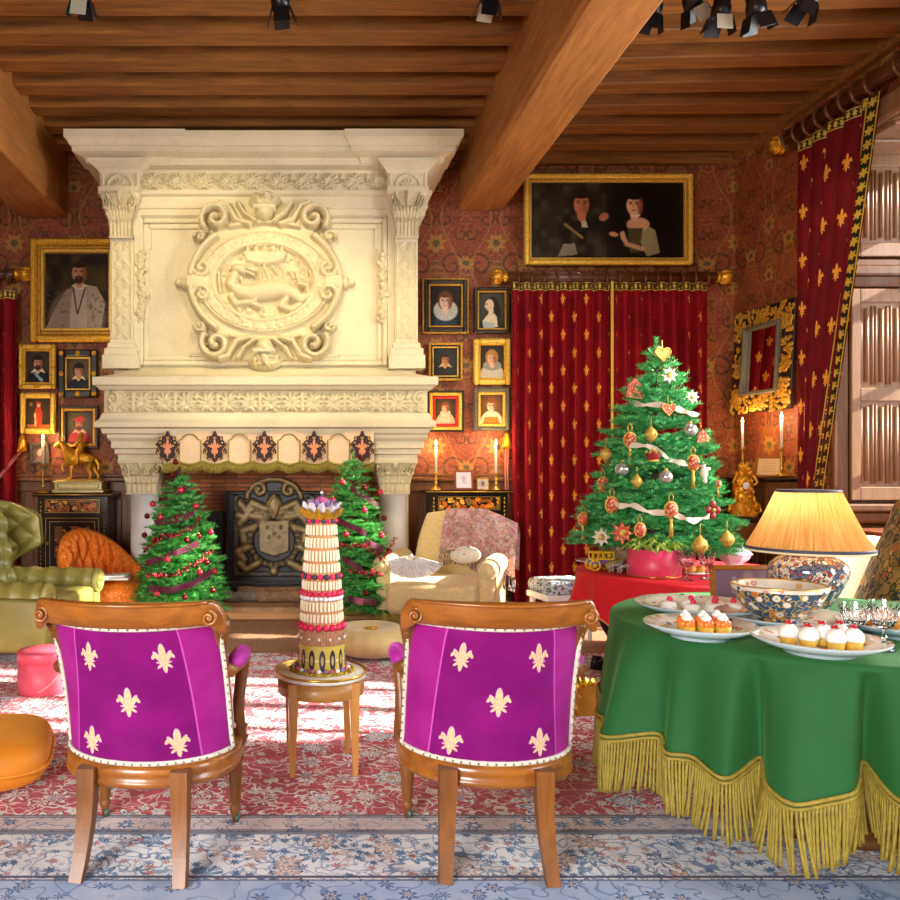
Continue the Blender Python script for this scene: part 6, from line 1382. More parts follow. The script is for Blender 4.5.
def small_fir(where, cpx, d, tippy, basez, rb, items, ribbons, garlands, seed, rib_px):
    ztip = Z(tippy, d); h = ztip-basez; cx = X(cpx, d)
    t = thing('fir_tree', 'slim green fir with burgundy ribbon '+where, 'christmas tree', (cx, d, 0)); fir(t, h, basez, rb, 17, 13, GR1, .62, .032, .0125, seed, nwid=.0085)
    q = MB(); q.lathe([(.13, .115), (.15, .13), (.17, basez-.05), (.16, basez-.04), (0, basez-.05)], 24); q.build('pot', pm('gilt_wrapped_pot', C('#9a7a2c'), .5, .3, .3, 20), t)
    cnt = {}
    for (px_, py_, c) in sorted(items, key=lambda q_: q_[1]):
        z = Z(py_, d); R = tree_r(h, basez, rb, z, .62)*.92; xo = X(px_, d-R*.7)-cx; yo = -math.sqrt(max(.02, R*R-xo*xo)) if abs(xo) < R else -.03
        k = cnt.get(c, 0); cnt[c] = k+1; r = .026 if c == 'p' else .024
        zz = H+(CY-py_)*(d+yo)/F; xx = X(px_, d+yo)
        bauble('bauble', BP if c == 'p' else BDK, (xx, d+yo-.02, zz), r, '%s bauble, %s of that colour on the fir %s' % ('pink-red' if c == 'p' else 'dark red', ORD[k], where), 'baubles on the fir '+where)
    for i, pts in enumerate(ribbons):
        P = []
        for px_, py_ in pts:
            z = Z(py_, d); R = tree_r(h, basez, rb, z, .62)*1.0; xo = X(px_, d-R*.6)-cx; yo = -math.sqrt(max(.004, R*R-xo*xo)) if abs(xo) < R else .0; P.append((X(px_, d+yo), d+yo-.02, H+(CY-py_)*(d+yo)/F))
        # smooth
        Q = []
        for a, b in zip(P[:-1], P[1:]):
            for s in np.linspace(0, 1, 8)[:-1]: Q.append(tuple(a[k]*(1-s)+b[k]*s for k in range(3)))
        Q.append(P[-1]); q = MB(); wv = .026; vs = []; fs = []
        for k, p in enumerate(Q): tw = .008*math.sin(k*.8); vs += [(p[0], p[1]+tw, p[2]-wv), (p[0], p[1]-tw, p[2]+wv)]
        for k in range(len(Q)-1): fs.append((2*k, 2*k+2, 2*k+3, 2*k+1))
        q.add(vs, fs); q.build('ribbon', M['burgundy'], label='burgundy velvet ribbon, %s wrap from the tip of the fir %s' % (['first', 'second', 'third', 'fourth', 'fifth'][i], where), cat='ribbon', group='ribbon wraps on the fir '+where)
    for i, pts in enumerate(garlands):
        q = MB(); rr = random.Random(i+seed); Q = []
        for (ax, ay), (bx_, by) in zip(pts[:-1], pts[1:]):
            n = max(2, int(math.hypot(bx_-ax, by-ay)/2.6))
            for s in range(n): Q.append((ax+(bx_-ax)*s/n, ay+(by-ay)*s/n))
        L = []
        for px_, py_ in Q:
            z = Z(py_, d); R = tree_r(h, basez, rb, z, .62)*.98; xo = X(px_, d-R*.6)-cx; yo = -math.sqrt(max(.004, R*R-xo*xo)) if abs(xo) < R else 0; p = (X(px_, d+yo), d+yo-.02, H+(CY-py_)*(d+yo)/F); L.append(p)
            for _ in range(3): q.ball(tuple(v+rr.uniform(-.018, .018) for v in p), rr.uniform(.006, .011), 7, 5, rr.choice([0, 0, 1]))
        q.tube(L, .003, 4, 1); q.build('berry_garland', [BP, BDK], label='red berry garland, %s strand from the tip of the fir %s' % (['first', 'second', 'third'][i], where), cat='garland', group='berry garlands on the fir '+where)
LF = 'left of the iron fireback'; RF = 'right of the iron fireback'
small_fir(LF, 181, 6.78, 470, .27, .38,
    [(176, 462, 'd'), (173, 475, 'd'), (181, 490, 'p'), (199, 493, 'd'), (153, 504, 'p'), (196, 506, 'p'), (147.5, 516, 'd'), (161, 517, 'p'), (177, 517, 'd'), (145, 535, 'd'), (155, 540, 'd'), (187, 540, 'd'), (211, 532, 'p'), (199, 536, 'd'), (168, 559, 'p'), (207, 562, 'd'), (200, 572, 'p'), (157, 593, 'p'), (185, 597, 'd'), (213, 590, 'd'), (214, 571, 'p')],
    [[(181, 468), (177, 474), (172, 481)], [(187, 488), (174, 494), (159, 499)], [(194, 513), (180, 519), (155, 523)], [(199, 543), (176, 553), (146, 563)], [(213, 571), (195, 583), (172, 590), (149, 588)]],
    [[(200, 516), (195, 525), (187, 530), (178, 534), (162, 536), (150, 546), (142, 551)], [(212, 551), (201, 560), (190, 566), (178, 573), (166, 576), (150, 575), (142, 572)]], 4, None)
small_fir(RF, 353, 6.85, 452, .24, .37,
    [(360, 457, 'd'), (342, 482, 'p'), (380, 492, 'p'), (364, 488, 'd'), (364, 510, 'p'), (384, 518, 'd'), (346, 534, 'p'), (381, 535, 'p'), (368, 543, 'd'), (389, 551, 'd'), (382, 567, 'p'), (366, 593, 'd'), (372, 572, 'p'), (333, 500, 'p')],
    [[(350, 488), (362, 496), (379, 506)], [(337, 520), (352, 527), (366, 533)], [(342, 558), (356, 566), (364, 573)], [(347, 598), (360, 601), (376, 602)], [(365, 542), (376, 546), (383, 550)]],
    [[(340, 545), (352, 545), (362, 544), (372, 551), (383, 560), (396, 537)], [(349, 570), (360, 572), (370, 575), (385, 573)]], 9, None)

# big fir on the red table
TD = 5.62; tcx = X(656, TD); TB = .90; TT = Z(338, TD)
bt = thing('fir_tree', 'big nordmann fir hung with gold and red ornaments on the red table', 'christmas tree', (tcx, TD, 0))
fir(bt, TT-TB, TB, .55, 13, 13, GR2, .8, .038, .013, 12, nwid=.0100, topn=5)
q = MB(); q.lathe([(.17, .66), (.19, .675), (.21, .95), (.2, .96), (0, .95)], 30, (X(634, TD-.05)-tcx, 0, 0)); q.build('pot_cover', M['pot_cloth'], bt)
ORN_G, ORN_R = pm('gold_filigree', C('#c7a44a'), .4, .4, .3, 120, (200, .8, .004)), floral('red_gold_ornament', C('#b8482e'), [C('#e0c48a'), C('#a02c24'), C('#d8a060')], 70, .4, .45)
ORN_S = mat('silvered_glass', C('#c8ccc8'), .12, .7); ORN_W = mat('ivory_ribbon_cloth', C('#d8cdb4'), .6); ORN_D = mat('deep_red_ornament', C('#8e1c20'), .4)
def hang(px_, py_, label, kind, s=1.0, k=.95):
    z = Z(py_, TD-.3); R = tree_r(TT-TB, TB, .55, z)*k; xo = X(px_, TD-R*.7)-tcx; yo = -math.sqrt(max(.01, R*R-xo*xo)) if abs(xo) < R else -.05
    dd = TD+yo-.03; loc = (X(px_, dd), dd, H+(CY-py_)*dd/F); kk = dd/F*s
    t = thing({'sphere': 'glass_bauble', 'egg': 'egg_ornament', 'heart': 'heart_ornament', 'star': 'star_ornament', 'drop': 'filigree_ornament', 'crown': 'crown_ornament', 'tassel': 'tassel_ornament', 'cross': 'cross_ornament', 'figure': 'figure_ornament', 'house': 'fabric_ornament'}[kind], label, 'ornament', loc, 0, 'ornaments on the big fir'); L = MB()
    if kind == 'sphere': q = MB(); q.ball((0, 0, 0), 7*kk, 18, 12); q.build('ball', ORN_S, t); L.lathe([(2*kk, 6.6*kk), (2*kk, 9*kk), (0, 9.2*kk)], 10)
    elif kind == 'egg':
        q = MB(); q.ball((0, 0, 0), (6*kk, 5.5*kk, 7.5*kk), 18, 12); q.build('egg', ORN_R, t); L.tube([(6*kk*math.cos(a), -.2*kk, 7.6*kk*math.sin(a)) for a in np.linspace(0, 2*PI, 24)[:-1]], 1.0*kk, 6, closed=True); L.tube([(-1.5*kk, 0, 8*kk), (-2.2*kk, 0, 13*kk), (0, 0, 17*kk), (2.2*kk, 0, 13*kk), (1.5*kk, 0, 8*kk)], .5*kk, 5)
    elif kind == 'tassel':
        q = MB(); q.ball((0, 0, 0), (6*kk, 5.5*kk, 7.5*kk), 18, 12); q.build('egg', ORN_R, t); L.tube([(6*kk*math.cos(a), -.2*kk, 7.6*kk*math.sin(a)) for a in np.linspace(0, 2*PI, 24)[:-1]], 1.0*kk, 6, closed=True); L.tube([(-1.5*kk, 0, 8*kk), (-2.2*kk, 0, 13*kk), (0, 0, 17*kk), (2.2*kk, 0, 13*kk), (1.5*kk, 0, 8*kk)], .5*kk, 5)
        T = MB(); T.lathe([(1.2*kk, -7.5*kk), (2*kk, -9*kk), (1.4*kk, -11*kk), (1.8*kk, -14*kk), (2.2*kk, -26*kk), (0, -26*kk)], 12); T.build('tassel', ORN_G, t)
    elif kind == 'heart':
        pts = [(.42*16*math.sin(a)**3*kk, .42*(13*math.cos(a)-5*math.cos(2*a)-2*math.cos(3*a)-math.cos(4*a))*kk) for a in np.linspace(0, 2*PI, 40)[:-1]]; q = MB(); q.prism(pts, -2.2*kk, 2.2*kk, Matrix.Rotation(PI/2, 4, 'X')); q.build('heart', ORN_R if s < 1.1 else ORN_G, t); L.tube([(a, -2.2*kk, b) for a, b in pts], .7*kk, 5, closed=True); L.tube([(0, 0, 3*kk), (0, 0, 12*kk)], .4*kk, 5)
    elif kind == 'star':
        pts = [((9 if i % 2 == 0 else 5)*kk*math.sin(PI*i/8), (9 if i % 2 == 0 else 5)*kk*math.cos(PI*i/8)) for i in range(16)]; q = MB(); q.prism(pts, -1.6*kk, 1.6*kk, Matrix.Rotation(PI/2, 4, 'X')); q.build('star', ORN_W if s < 1.2 else ORN_R, t); L.ball((0, -1.8*kk, 0), (3*kk, 1.2*kk, 3*kk))
    elif kind == 'drop':
        q = MB(); q.lathe([(0, -10*kk), (1.5*kk, -8*kk), (5.5*kk, -3*kk), (6.2*kk, 0), (5*kk, 3.5*kk), (2*kk, 6*kk), (1*kk, 8*kk), (0, 8.4*kk)], 10); q.build('filigree', ORN_G, t)
        for j in range(10): a = 2*PI*j/10; L.tube([(1.5*kk*math.cos(a), 1.5*kk*math.sin(a), -8*kk), (6.4*kk*math.cos(a), 6.4*kk*math.sin(a), -.5*kk), (2*kk*math.cos(a), 2*kk*math.sin(a), 6*kk)], .5*kk, 5)
        L.tube([(0, 0, 8*kk), (0, 0, 17*kk)], .4*kk, 5)
    elif kind == 'crown':
        q = MB(); q.lathe([(5*kk, -6*kk), (6*kk, -5*kk), (7*kk, 0), (7.5*kk, 2*kk)], 20, cap=False); q.ball((0, 0, 1*kk), (5.5*kk, 5.5*kk, 5*kk)); q.build('cap', ORN_D, t)
        for j in range(8): a = 2*PI*j/8; L.ball((7.5*kk*math.cos(a), 7.5*kk*math.sin(a), 4*kk), 1.4*kk, 7, 5)
        L.lathe([(6.2*kk, -6*kk), (6.6*kk, -5*kk), (6.2*kk, -4*kk)], 18, cap=False); L.ball((0, 0, 7*kk), 1.6*kk)
    elif kind == 'cross':
        q = MB()
        for j in range(4): a = PI/2*j; q.ball((4*kk*math.sin(a), 0, 5*kk*math.cos(a)), (3*kk, 1.6*kk, 3.4*kk))
        q.build('petals', ORN_D, t); L.ball((0, -1.5*kk, 0), 1.8*kk); L.tube([(0, 0, 8*kk), (0, 0, 13*kk)], .4*kk, 5)
    elif kind == 'figure':
        q = MB(); q.ball((0, 0, 0), (5*kk, 4*kk, 8*kk)); q.ball((-2*kk, -1*kk, 10*kk), 3.6*kk); q.ball((4*kk, -1*kk, 5*kk), (4*kk, 2*kk, 2.4*kk)); q.ball((1*kk, 0, -9*kk), (3*kk, 2.5*kk, 4*kk)); q.build('figure', ORN_W, t); L.tube([(-2*kk, -1*kk, 13*kk), (-2*kk, 0, 17*kk)], .4*kk, 5)
    else:
        q = MB(); q.prism([(-8*kk, -8*kk), (7*kk, -10*kk), (9*kk, 2*kk), (0, 11*kk), (-6*kk, 4*kk)], -2*kk, 2*kk, Matrix.Rotation(PI/2, 4, 'X')); q.build('cloth', ORN_R, t); L.tube([(-8*kk, -2*kk, -8*kk), (7*kk, -2*kk, -10*kk), (9*kk, -2*kk, 2*kk)], .6*kk, 5)
    L.build('trim', ORN_G, t)
for a in [(662, 354, 'gold heart ornament at the very top of the big fir', 'heart', 1.15), (669, 375, 'pale spiky star ornament near the top of the big fir', 'star', 1.0), (634, 389, 'red and gold fabric ornament on the upper left of the big fir', 'house', 1.0), (668, 409, 'red heart ornament in the upper middle of the big fir', 'heart', 1.0),
          (692, 397, 'pale star ornament on the upper right edge of the big fir', 'star', .8), (690, 430, 'clear silver bauble right of the red heart on the big fir', 'sphere', 1.0), (651, 434, 'gold filigree ornament below the red heart on the big fir', 'drop', 1.0), (630, 440, 'red egg ornament with tassel left of the gold filigree drop', 'tassel', 1.0),
          (653, 456, 'red and gold crown ornament in the middle of the big fir', 'crown', .95), (606, 454, 'gold filigree ornament alone on the left edge of the big fir', 'drop', .95), (693, 463, 'red egg ornament with tassel on the right side of the big fir', 'tassel', 1.0), (622, 469, 'silver bauble below the left tasselled egg on the big fir', 'sphere', 1.0),
          (637, 481, 'small gold filigree ornament below the crown on the big fir', 'drop', .85), (666, 477, 'silver glass bauble at the heart of the big fir', 'sphere', .95), (704, 473, 'ivory figure ornament on the right edge of the big fir', 'figure', .8), (718, 484, 'slim red ornament hanging at the far right edge of the fir', 'tassel', .5),
          (603, 484, 'red egg ornament half hidden on the left edge of the fir', 'egg', .9), (612, 505, 'red egg ornament with gold hanger on the lower left of the fir', 'egg', 1.05), (671, 510, 'big red egg ornament with tassel low in the middle of the fir', 'tassel', 1.05), (713, 510, 'dark red cross ornament on the lower right of the fir', 'cross', 1.1),
          (583, 519, 'red ornament with tassel on the lowest left branch of the fir', 'tassel', .8), (700, 545, 'gold filigree ornament hanging below the branches above the crystal glasses', 'drop', 1.25), (727, 539, 'gold lozenge ornament hanging at the lowest right branch of the fir', 'drop', 1.1), (702, 437, 'red and gold ornament peeping out on the right edge of the fir', 'house', .7),
          (601, 537, 'pale star ornament hanging low at the left of the flowered pot', 'star', 1.05), (622, 533, 'red star ornament hanging before the flowered pot', 'star', 1.25), (640, 530, 'small red egg ornament between the pot and the pink box', 'egg', .9)]:
    hang(*a)
for i, pts in enumerate([[(628, 402), (640, 405), (660, 405), (676, 409), (690, 414), (697, 415)], [(628, 445), (645, 446), (657, 450), (668, 460), (682, 463), (696, 465)], [(606, 498), (618, 506), (632, 505), (648, 512), (668, 513), (680, 517), (692, 521), (708, 516)]]):
    P = []
    for px_, py_ in pts:
        z = Z(py_, TD-.3); R = tree_r(TT-TB, TB, .55, z)*.97; xo = X(px_, TD-R*.6)-tcx; yo = -math.sqrt(max(.004, R*R-xo*xo)) if abs(xo) < R else 0; P.append((X(px_, TD+yo), TD+yo-.02, H+(CY-py_)*(TD+yo)/F))
    Q = []
    for a, b in zip(P[:-1], P[1:]):
        for s in np.linspace(0, 1, 9)[:-1]: Q.append(tuple(a[k]*(1-s)+b[k]*s for k in range(3)))
    Q.append(P[-1]); vs, fs = [], []
    for k, p in enumerate(Q): w_ = .008+.012*abs(math.sin(k*.32+i)); tw = .012*math.sin(k*.5); vs += [(p[0], p[1]+tw, p[2]-w_), (p[0], p[1]-tw, p[2]+w_)]
    for k in range(len(Q)-1): fs.append((2*k, 2*k+2, 2*k+3, 2*k+1))
    q = MB(); q.add(vs, fs); q.build('ribbon', ORN_W, label='ivory ribbon draped across the %s of the big fir' % ['upper part', 'middle', 'lower part'][i], cat='ribbon', group='ivory ribbons on the big fir')

# ------------------------------------------------------------------ red table
RX, RY, RT, RR = 2.68, 5.42, .655, .77
rt = thing('round_table', 'round table with black scrolled legs under the crimson velvet cloth', 'table', (RX, RY, .0)); q = MB(); q.lathe([(0, .61), (.73, .61), (.73, .645), (0, .645)], 40); q.build('tabletop', M['oak_dark'], rt)
for a in (190, 280, 10, 100):
    ca, sa = math.cos(math.radians(a)), math.sin(math.radians(a)); q = MB(); q.tube([(r*ca, r*sa, z) for r, z in ((.58, .60), (.67, .52), (.71, .42), (.67, .31), (.61, .2), (.63, .1), (.71, .045), (.77, .05), (.76, .1), (.72, .1))], [.05, .055, .05, .04, .034, .034, .038, .035, .025, .015], 10)
    q.ball((.68*ca, .68*sa, .47), .05); q.ball((.63*ca, .63*sa, .2), .045); q.build('leg', pm('black_silvered_leg', C('#1a1a1e'), .35, .3, .4, 25) if a == 190 else bpy.data.materials['black_silvered_leg'], rt)
nu, nv = 220, 16; V = np.zeros((nv+6, nu, 3)); th = np.linspace(0, 2*PI, nu+1)[:-1]
for j in range(nv+6):
    if j < 6: r = RR*j/6*np.ones(nu); z = np.full(nu, RT)
    else:
        s = (j-6)/(nv-1); drop = .20+.16*np.abs(np.sin(2*th))**2.5; fold = (.03*np.sin(th*9+.5)+.02*np.sin(th*17))*s
        r = RR+.012+.035*s+fold*.8; z = RT-.008-drop*s+.004*(s == 0)
    V[j] = np.stack([r*np.cos(th), r*np.sin(th), z], -1)
rc = thing('tablecloth', 'crimson velvet cloth over the round table beneath the big fir', 'tablecloth', (RX, RY, .0)); gridobj('cloth', V, M['red_cloth'], rc, closed_u=True, flip=True)
q = MB(); q.tube([tuple(p+np.array([0, 0, .0])) for p in V[-1]], .008, 6, closed=True); q.build('cord_edge', pm('rose_gold_cord', C('#c88a5a'), .6, 0, .2, 60), rc)
zt = RT+.002
d = 5.12; gb = thing('gift_box', 'open round pink box full of green leaves on the red table', 'box', (X(661, d), d+.1, zt))
q = MB(); q.lathe([(0, 0), (.142, 0), (.145, .004), (.145, .155), (.138, .155), (.138, .01)], 44, cap=False); gb.scale = (1.13, 1.13, 1.13); q.build('body', M['hotpink'], gb)
q = MB(); q.lathe([(.143, 0), (.149, .003), (.146, .006)], 40, cap=False); q.tube([(.147*math.sin(a), -.15*math.cos(a), .13-.12*math.cos(a-.1)**6+.0) for a in np.linspace(.0, 1.3, 24)], .003, 6); q.build('gold_cord', M['brass'], gb)
q = MB(); rr = random.Random(8)
for i in range(120):
    a, r = rr.uniform(0, 2*PI), .13*rr.random()**.5; b = rr.uniform(0, 2*PI); L = rr.uniform(.05, .09); z = .15+.055*(1-(r/.14)**2); q.tube([(r*math.cos(a), r*math.sin(a), z-.02), (r*math.cos(a)+L*.5*math.cos(b), r*math.sin(a)+L*.5*math.sin(b), z+rr.uniform(.0, .03)), (r*math.cos(a)+L*math.cos(b), r*math.sin(a)+L*math.sin(b), z-rr.uniform(.0, .03))], [.005, .007, .003], 5)
q.lathe([(0, .1), (.137, .1)], 30); q.build('green_leaves', pm('pale_green_leaf', C('#8fa83a'), .6, 0, .3, 30), gb)
rb = thing('ribbon_bow', 'big red ribbon bow between the fir pot and the pink box', 'bow', (X(645, 5.42), 5.42, zt+.19)); q = MB()
for i in range(9): a = i*.7; q.tube([(0, 0, .02), (.05*math.cos(a), .02*math.sin(a), .05+.02*math.sin(i)), (.085*math.cos(a), .04*math.sin(a), .03), (.03*math.cos(a), 0, .0)], [.006, .018, .02, .006], 6, flat=.3)
q.build('loops', mat('red_satin', C('#b0101e'), .3), rb)
q = MB()
for k, (x1, z1) in enumerate(((-.13, -.10), (-.17, -.15), (-.09, -.165))): q.tube([(0, 0, 0), (x1*.5, -.03, z1*.3), (x1, -.04, z1)], [.008, .02, .016], 6, flat=.25)
q.build('tails', M['red_cloth'], rb)
for i, (x0, x1, r_, lb, c) in enumerate(((606, 638, .03, 'gold paper cracker lying left of the pink box', '#8a7424'), (612, 640, .024, 'red and green striped paper roll leaning behind the toy horses', '#8e2a2a'))):
    dd = 5.45+.12*i; q = MB(); q.tube([(X(x0, dd), dd, zt+.03+.02*i), (X((x0+x1)/2, dd), dd+.02, zt+.055+.03*i), (X(x1, dd), dd+.05, zt+.08+.06*i)], r_, 14); q.build('paper_roll', floral('roll_paper_%d' % i, C(c), [C('#3a4a2a'), C('#b09a4a'), C('#a02a2a')], 30, .4, .5), label=lb, cat='paper roll')
d = 5.50; ty_ = thing('toy_carriage', 'little yellow and blue toy carriage on the red table', 'toy', (X(601, d), d, zt)); kk = d/F
YEL = mat('toy_yellow', C('#d8a81c'), .4); q = MB(); q.b2((-11*kk, -.035, 5*kk), (11*kk, .035, 11*kk), .004, 1); q.b2((-11*kk, -.036, 10*kk), (12*kk, .036, 12*kk), .003); q.b2((-11*kk, -.036, 17*kk), (12*kk, .036, 19*kk), .003)
for j in range(5): q.b2((-11*kk+j*5.3*kk, -.036, 12*kk), (-9.6*kk+j*5.3*kk, -.033, 17*kk)); q.b2((-11*kk+j*5.3*kk, .033, 12*kk), (-9.6*kk+j*5.3*kk, .036, 17*kk))
q.b2((-2*kk, -.036, 5*kk), (4*kk, .036, 10.5*kk), .003, 2); q.b2((8*kk, -.034, 5*kk), (16*kk, .034, 7*kk), .003, 3); q.build('body', [YEL, mat('toy_blue', C('#3a4aa0'), .4), mat('toy_purple', C('#6a3a8a'), .4), mat('toy_green', C('#2a8a6a'), .4)], ty_)
for sx, r in ((-8, 5.2), (7, 3.8)):
    for sy in (-1, 1):
        q = MB(); q.tube([(sx*kk+r*kk*math.cos(a), sy*.042, r*kk+r*.92*kk*math.sin(a)) for a in np.linspace(0, 2*PI, 20)[:-1]], 1.1*kk, 6, closed=True); q.ball((sx*kk, sy*.042, r*kk), (2*kk, .006, 2*kk))
        for a in range(6): q.tube([(sx*kk, sy*.042, r*kk), (sx*kk+r*kk*math.cos(a*PI/3), sy*.042, r*kk+r*.9*kk*math.sin(a*PI/3))], .5*kk, 4)
        q.build('wheel', YEL, ty_)
SILV = pm('pewter', C('#9a9894'), .35, .6, .3, 40)
for i, (px_, dd) in enumerate(((616, 5.30), (624, 5.24))):
    k2 = dd/F*.42; V_ = [(c[0]*k2*-1, c[1]*k2, c[2]*k2) for c in HV]; skin('toy_horse', V_, HE, [r*k2*.85 for r in HR], SILV, None, 1, loc=(X(px_, dd), dd, zt+.0), label=['small pewter toy horse nearer the toy carriage', 'small pewter toy horse nearer the pink box'][i], cat='toy horse', group='pewter toy horses')
d = 5.85; pm_ = MB(); pm_.lathe([(0, .0), (.09, 0), (.1, .006), (.17, .022), (.175, .026), (.1, .014), (0, .01)], 36); pm_.build('plate', M['porcelain'], loc=(X(589, d)+.08, d, zt), label='white plate at the left edge of the red table', cat='plate')
def goblet(label, px_, d, zb, h, r, group):
    t = thing('crystal_goblet', label, 'glass', (X(px_, d), d, zb), 0, group); q = MB(); n = 24
    q.lathe([(0, 0), (r*.78, 0), (r*.8, .003), (r*.3, .008), (r*.12, .02), (r*.1, h*.2), (r*.2, h*.26), (r*.11, h*.32), (r*.12, h*.42), (r*.5, h*.47), (r*.85, h*.62), (r, h), (r*.94, h), (r*.78, h*.62), (r*.4, h*.5), (0, h*.48)], n, smooth=False); q.build('cut_glass', M['glass'], t)
    q = MB()
    for j in range(12):
        a = 2*PI*j/12
        for s in (-1, 1): q.tube([(r*(.62+.36*u)*math.cos(a+s*u*.5), r*(.62+.36*u)*math.sin(a+s*u*.5), h*(.5+.40*u)) for u in np.linspace(0, 1, 5)], r*.035, 4)
    q.build('cut_ribs', M['glass'], t); return t
goblet('left crystal goblet beside the pink box on the red table', 687, 4.99, zt, .185, .056, 'crystal goblets on the red table'); goblet('right crystal goblet before the pastries on the red table', 706.5, 5.03, zt, .185, .055, 'crystal goblets on the red table')
d = 5.45; tu = thing('tureen', 'white lidded porcelain tureen with painted flowers on the red table', 'tureen', (X(733.5, d), d, zt)); kk = d/F
WF = floral('flower_sprigged_porcelain', C('#dde4ea'), [C('#c05a80'), C('#5a7aa8')], 26, .22, .12, None, None, .6, .5)
q = MB(); q.lathe([(0, 0), (8*kk, 0), (8*kk, 2*kk), (5*kk, 4*kk), (7*kk, 6*kk), (14*kk, 12*kk), (17*kk, 17*kk), (16*kk, 17.5*kk)], 8, smooth=False); q.build('bowl', WF, tu); q = MB(); q.lathe([(18*kk, 17*kk), (17*kk, 19*kk), (11*kk, 23*kk), (4*kk, 27*kk), (0, 28*kk)], 8, smooth=False); ldo = q.build('lid', WF, tu); q = MB(); q.lathe([(2*kk, 26*kk), (1.5*kk, 29*kk), (3.4*kk, 32*kk), (2*kk, 34.5*kk), (0, 35*kk)], 12); q.build('lid_knob', M['porcelain'], ldo)
q = MB(); rr = random.Random(4)
for i, (px_, py_) in enumerate(((694, 577), (701, 574), (699, 579))): pass
pp = MB(); pp.lathe([(0, 0), (.05, 0), (.09, .012), (0, .012)], 24); pp.build('plate', M['imari_rim'], loc=(X(697, 5.26), 5.28, zt), label='small flowered plate of pastries behind the crystal goblets', cat='plate')
for i, (dx, lb) in enumerate(((-.035, 'golden pastry on the small plate behind the left goblet'), (.03, 'golden pastry on the small plate behind the right goblet'))):
    q = MB(); q.ball((0, 0, .022), (.035, .03, .024)); q.ball((.005, 0, .035), (.02, .02, .015)); q.build('pastry', pm('golden_crust', C('#c8862c'), .6, 0, .2, 40) if i == 0 else bpy.data.materials['golden_crust'], loc=(X(697, 5.26)+dx, 5.27, zt+.012), label=lb, cat='pastry', group='golden pastries')

# needlepoint stool and white armchairs behind the tables
ns = thing('needlepoint_stool', 'stool with blue-grey needlepoint seat left of the red table', 'stool', (X(562, 6.35), 6.38, 0), .2); q = MB(); q.box((0, 0, .42), (.42, .36, .12), .05, seg=3, smooth=True); q.build('seat', M['needlepoint'], ns); q = MB(); q.box((0, 0, .345), (.42, .36, .05), .01); q.build('seat_rail', M['white'], ns)
for sx in (-.17, .17):
    for sy in (-.14, .14): q = MB(); q.tube([(sx, sy, .33), (sx, sy, 0)], [.024, .015], 10); q.build('leg', M['white'], ns)
wa = thing('white_armchair', 'white patterned tub armchair behind the yellow-shaded lamp', 'armchair', (3.15, 4.28, 0), math.radians(172)); PW = M['cream_pale']
shell_chair(wa, PW, .24, .93, .70, .12, math.radians(92), .085, 3, tufts=False, power=.5, flare=.06)
q = MB(); q.box((0, .05, .34), (.46, .5, .22), .06, seg=3, smooth=True); q.build('seat', PW, wa)
for sx in (-.2, .2):
    for sy in (-.16, .22): q = MB(); q.tube([(sx, sy, .25), (sx, sy, 0)], [.025, .016], 10); q.build('leg', M['oak_dark'], wa)
tc = thing('tapestry_chair', 'high-backed chair in flowered tapestry behind the right end of the green table', 'chair', (2.60, 4.06, 0), math.radians(70))
q = MB(); n = 20
def tb(a, b, off): 
    wd = .24*(1-.0*b); x = wd*(2*a-1); top = 1.19-.10*abs(2*a-1)**3; z = .50+(top-.50)*b; return (x, -.20-.22*b+off+.02*math.sin(PI*a)*math.sin(PI*b), z)
q.surf(lambda a, b: tb(a, b, .03), n, n); q.surf(lambda a, b: tb(1-a, b, -.04-.04*math.sin(PI*a)*math.sin(PI*b)), n, n); e = [tb(0, b, 0) for b in np.linspace(0, 1, 20)]+[tb(a, 1, 0) for a in np.linspace(0, 1, 20)]+[tb(1, b, 0) for b in np.linspace(1, 0, 20)]
q.build('backrest', M['tapestry'], tc); q = MB(); q.tube(e, .036, 8); q.build('back_edge', M['tapestry'], tc); q = MB()
for o in (-.045, .03):
    acc = 0; P = [Vector(p) for p in e]
    for p, r_ in zip(P[:-1], P[1:]):
        for s in (0, .5): c = p.lerp(r_, s); q.ball((c.x*.93, c.y+o, c.z-.01), .005, 6, 4)
q.build('nail_heads', M['black'], tc); q = MB(); q.box((0, .02, .45), (.5, .5, .1), .035, seg=3, smooth=True); q.build('seat', M['tapestry'], tc)
for sx in (-.21, .21):
    for sy in (-.2, .22): q = MB(); q.tube([(sx, sy, .42), (sx, sy, 0)], [.026, .02], 8); q.build('leg', M['oak_dark'], tc)
# things on the rug between the right armchair and the green table
gw = thing('gift_bag', 'crumpled orange gold gift bag on the rug between right armchair and green table', 'gift bag', (X(588, 4.35), 4.4, .012)); rr = random.Random(6)
q = MB(); q.surf(lambda a, b: ((.12-.03*b)*math.copysign(abs(math.cos(2*PI*a))**.6, math.cos(2*PI*a))+.012*math.sin(a*40+b*7), .07*(1-.4*b)*math.copysign(abs(math.sin(2*PI*a))**.6, math.sin(2*PI*a))+.01*math.sin(a*33), .15*b+.012*math.sin(a*25)*b), 60, 14, cu=True); q.build('foil', mat('orange_foil', C('#d89a3a'), .3, .3), gw)
q = MB()
for k in range(6): a = k*1.05; q.tube([(0, 0, .13), (.05*math.cos(a), .04*math.sin(a), .18), (.02*math.cos(a), 0, .14)], [.004, .014, .004], 6, flat=.4)
q.build('bow', mat('yellow_bow', C('#d8b41c'), .4), gw)

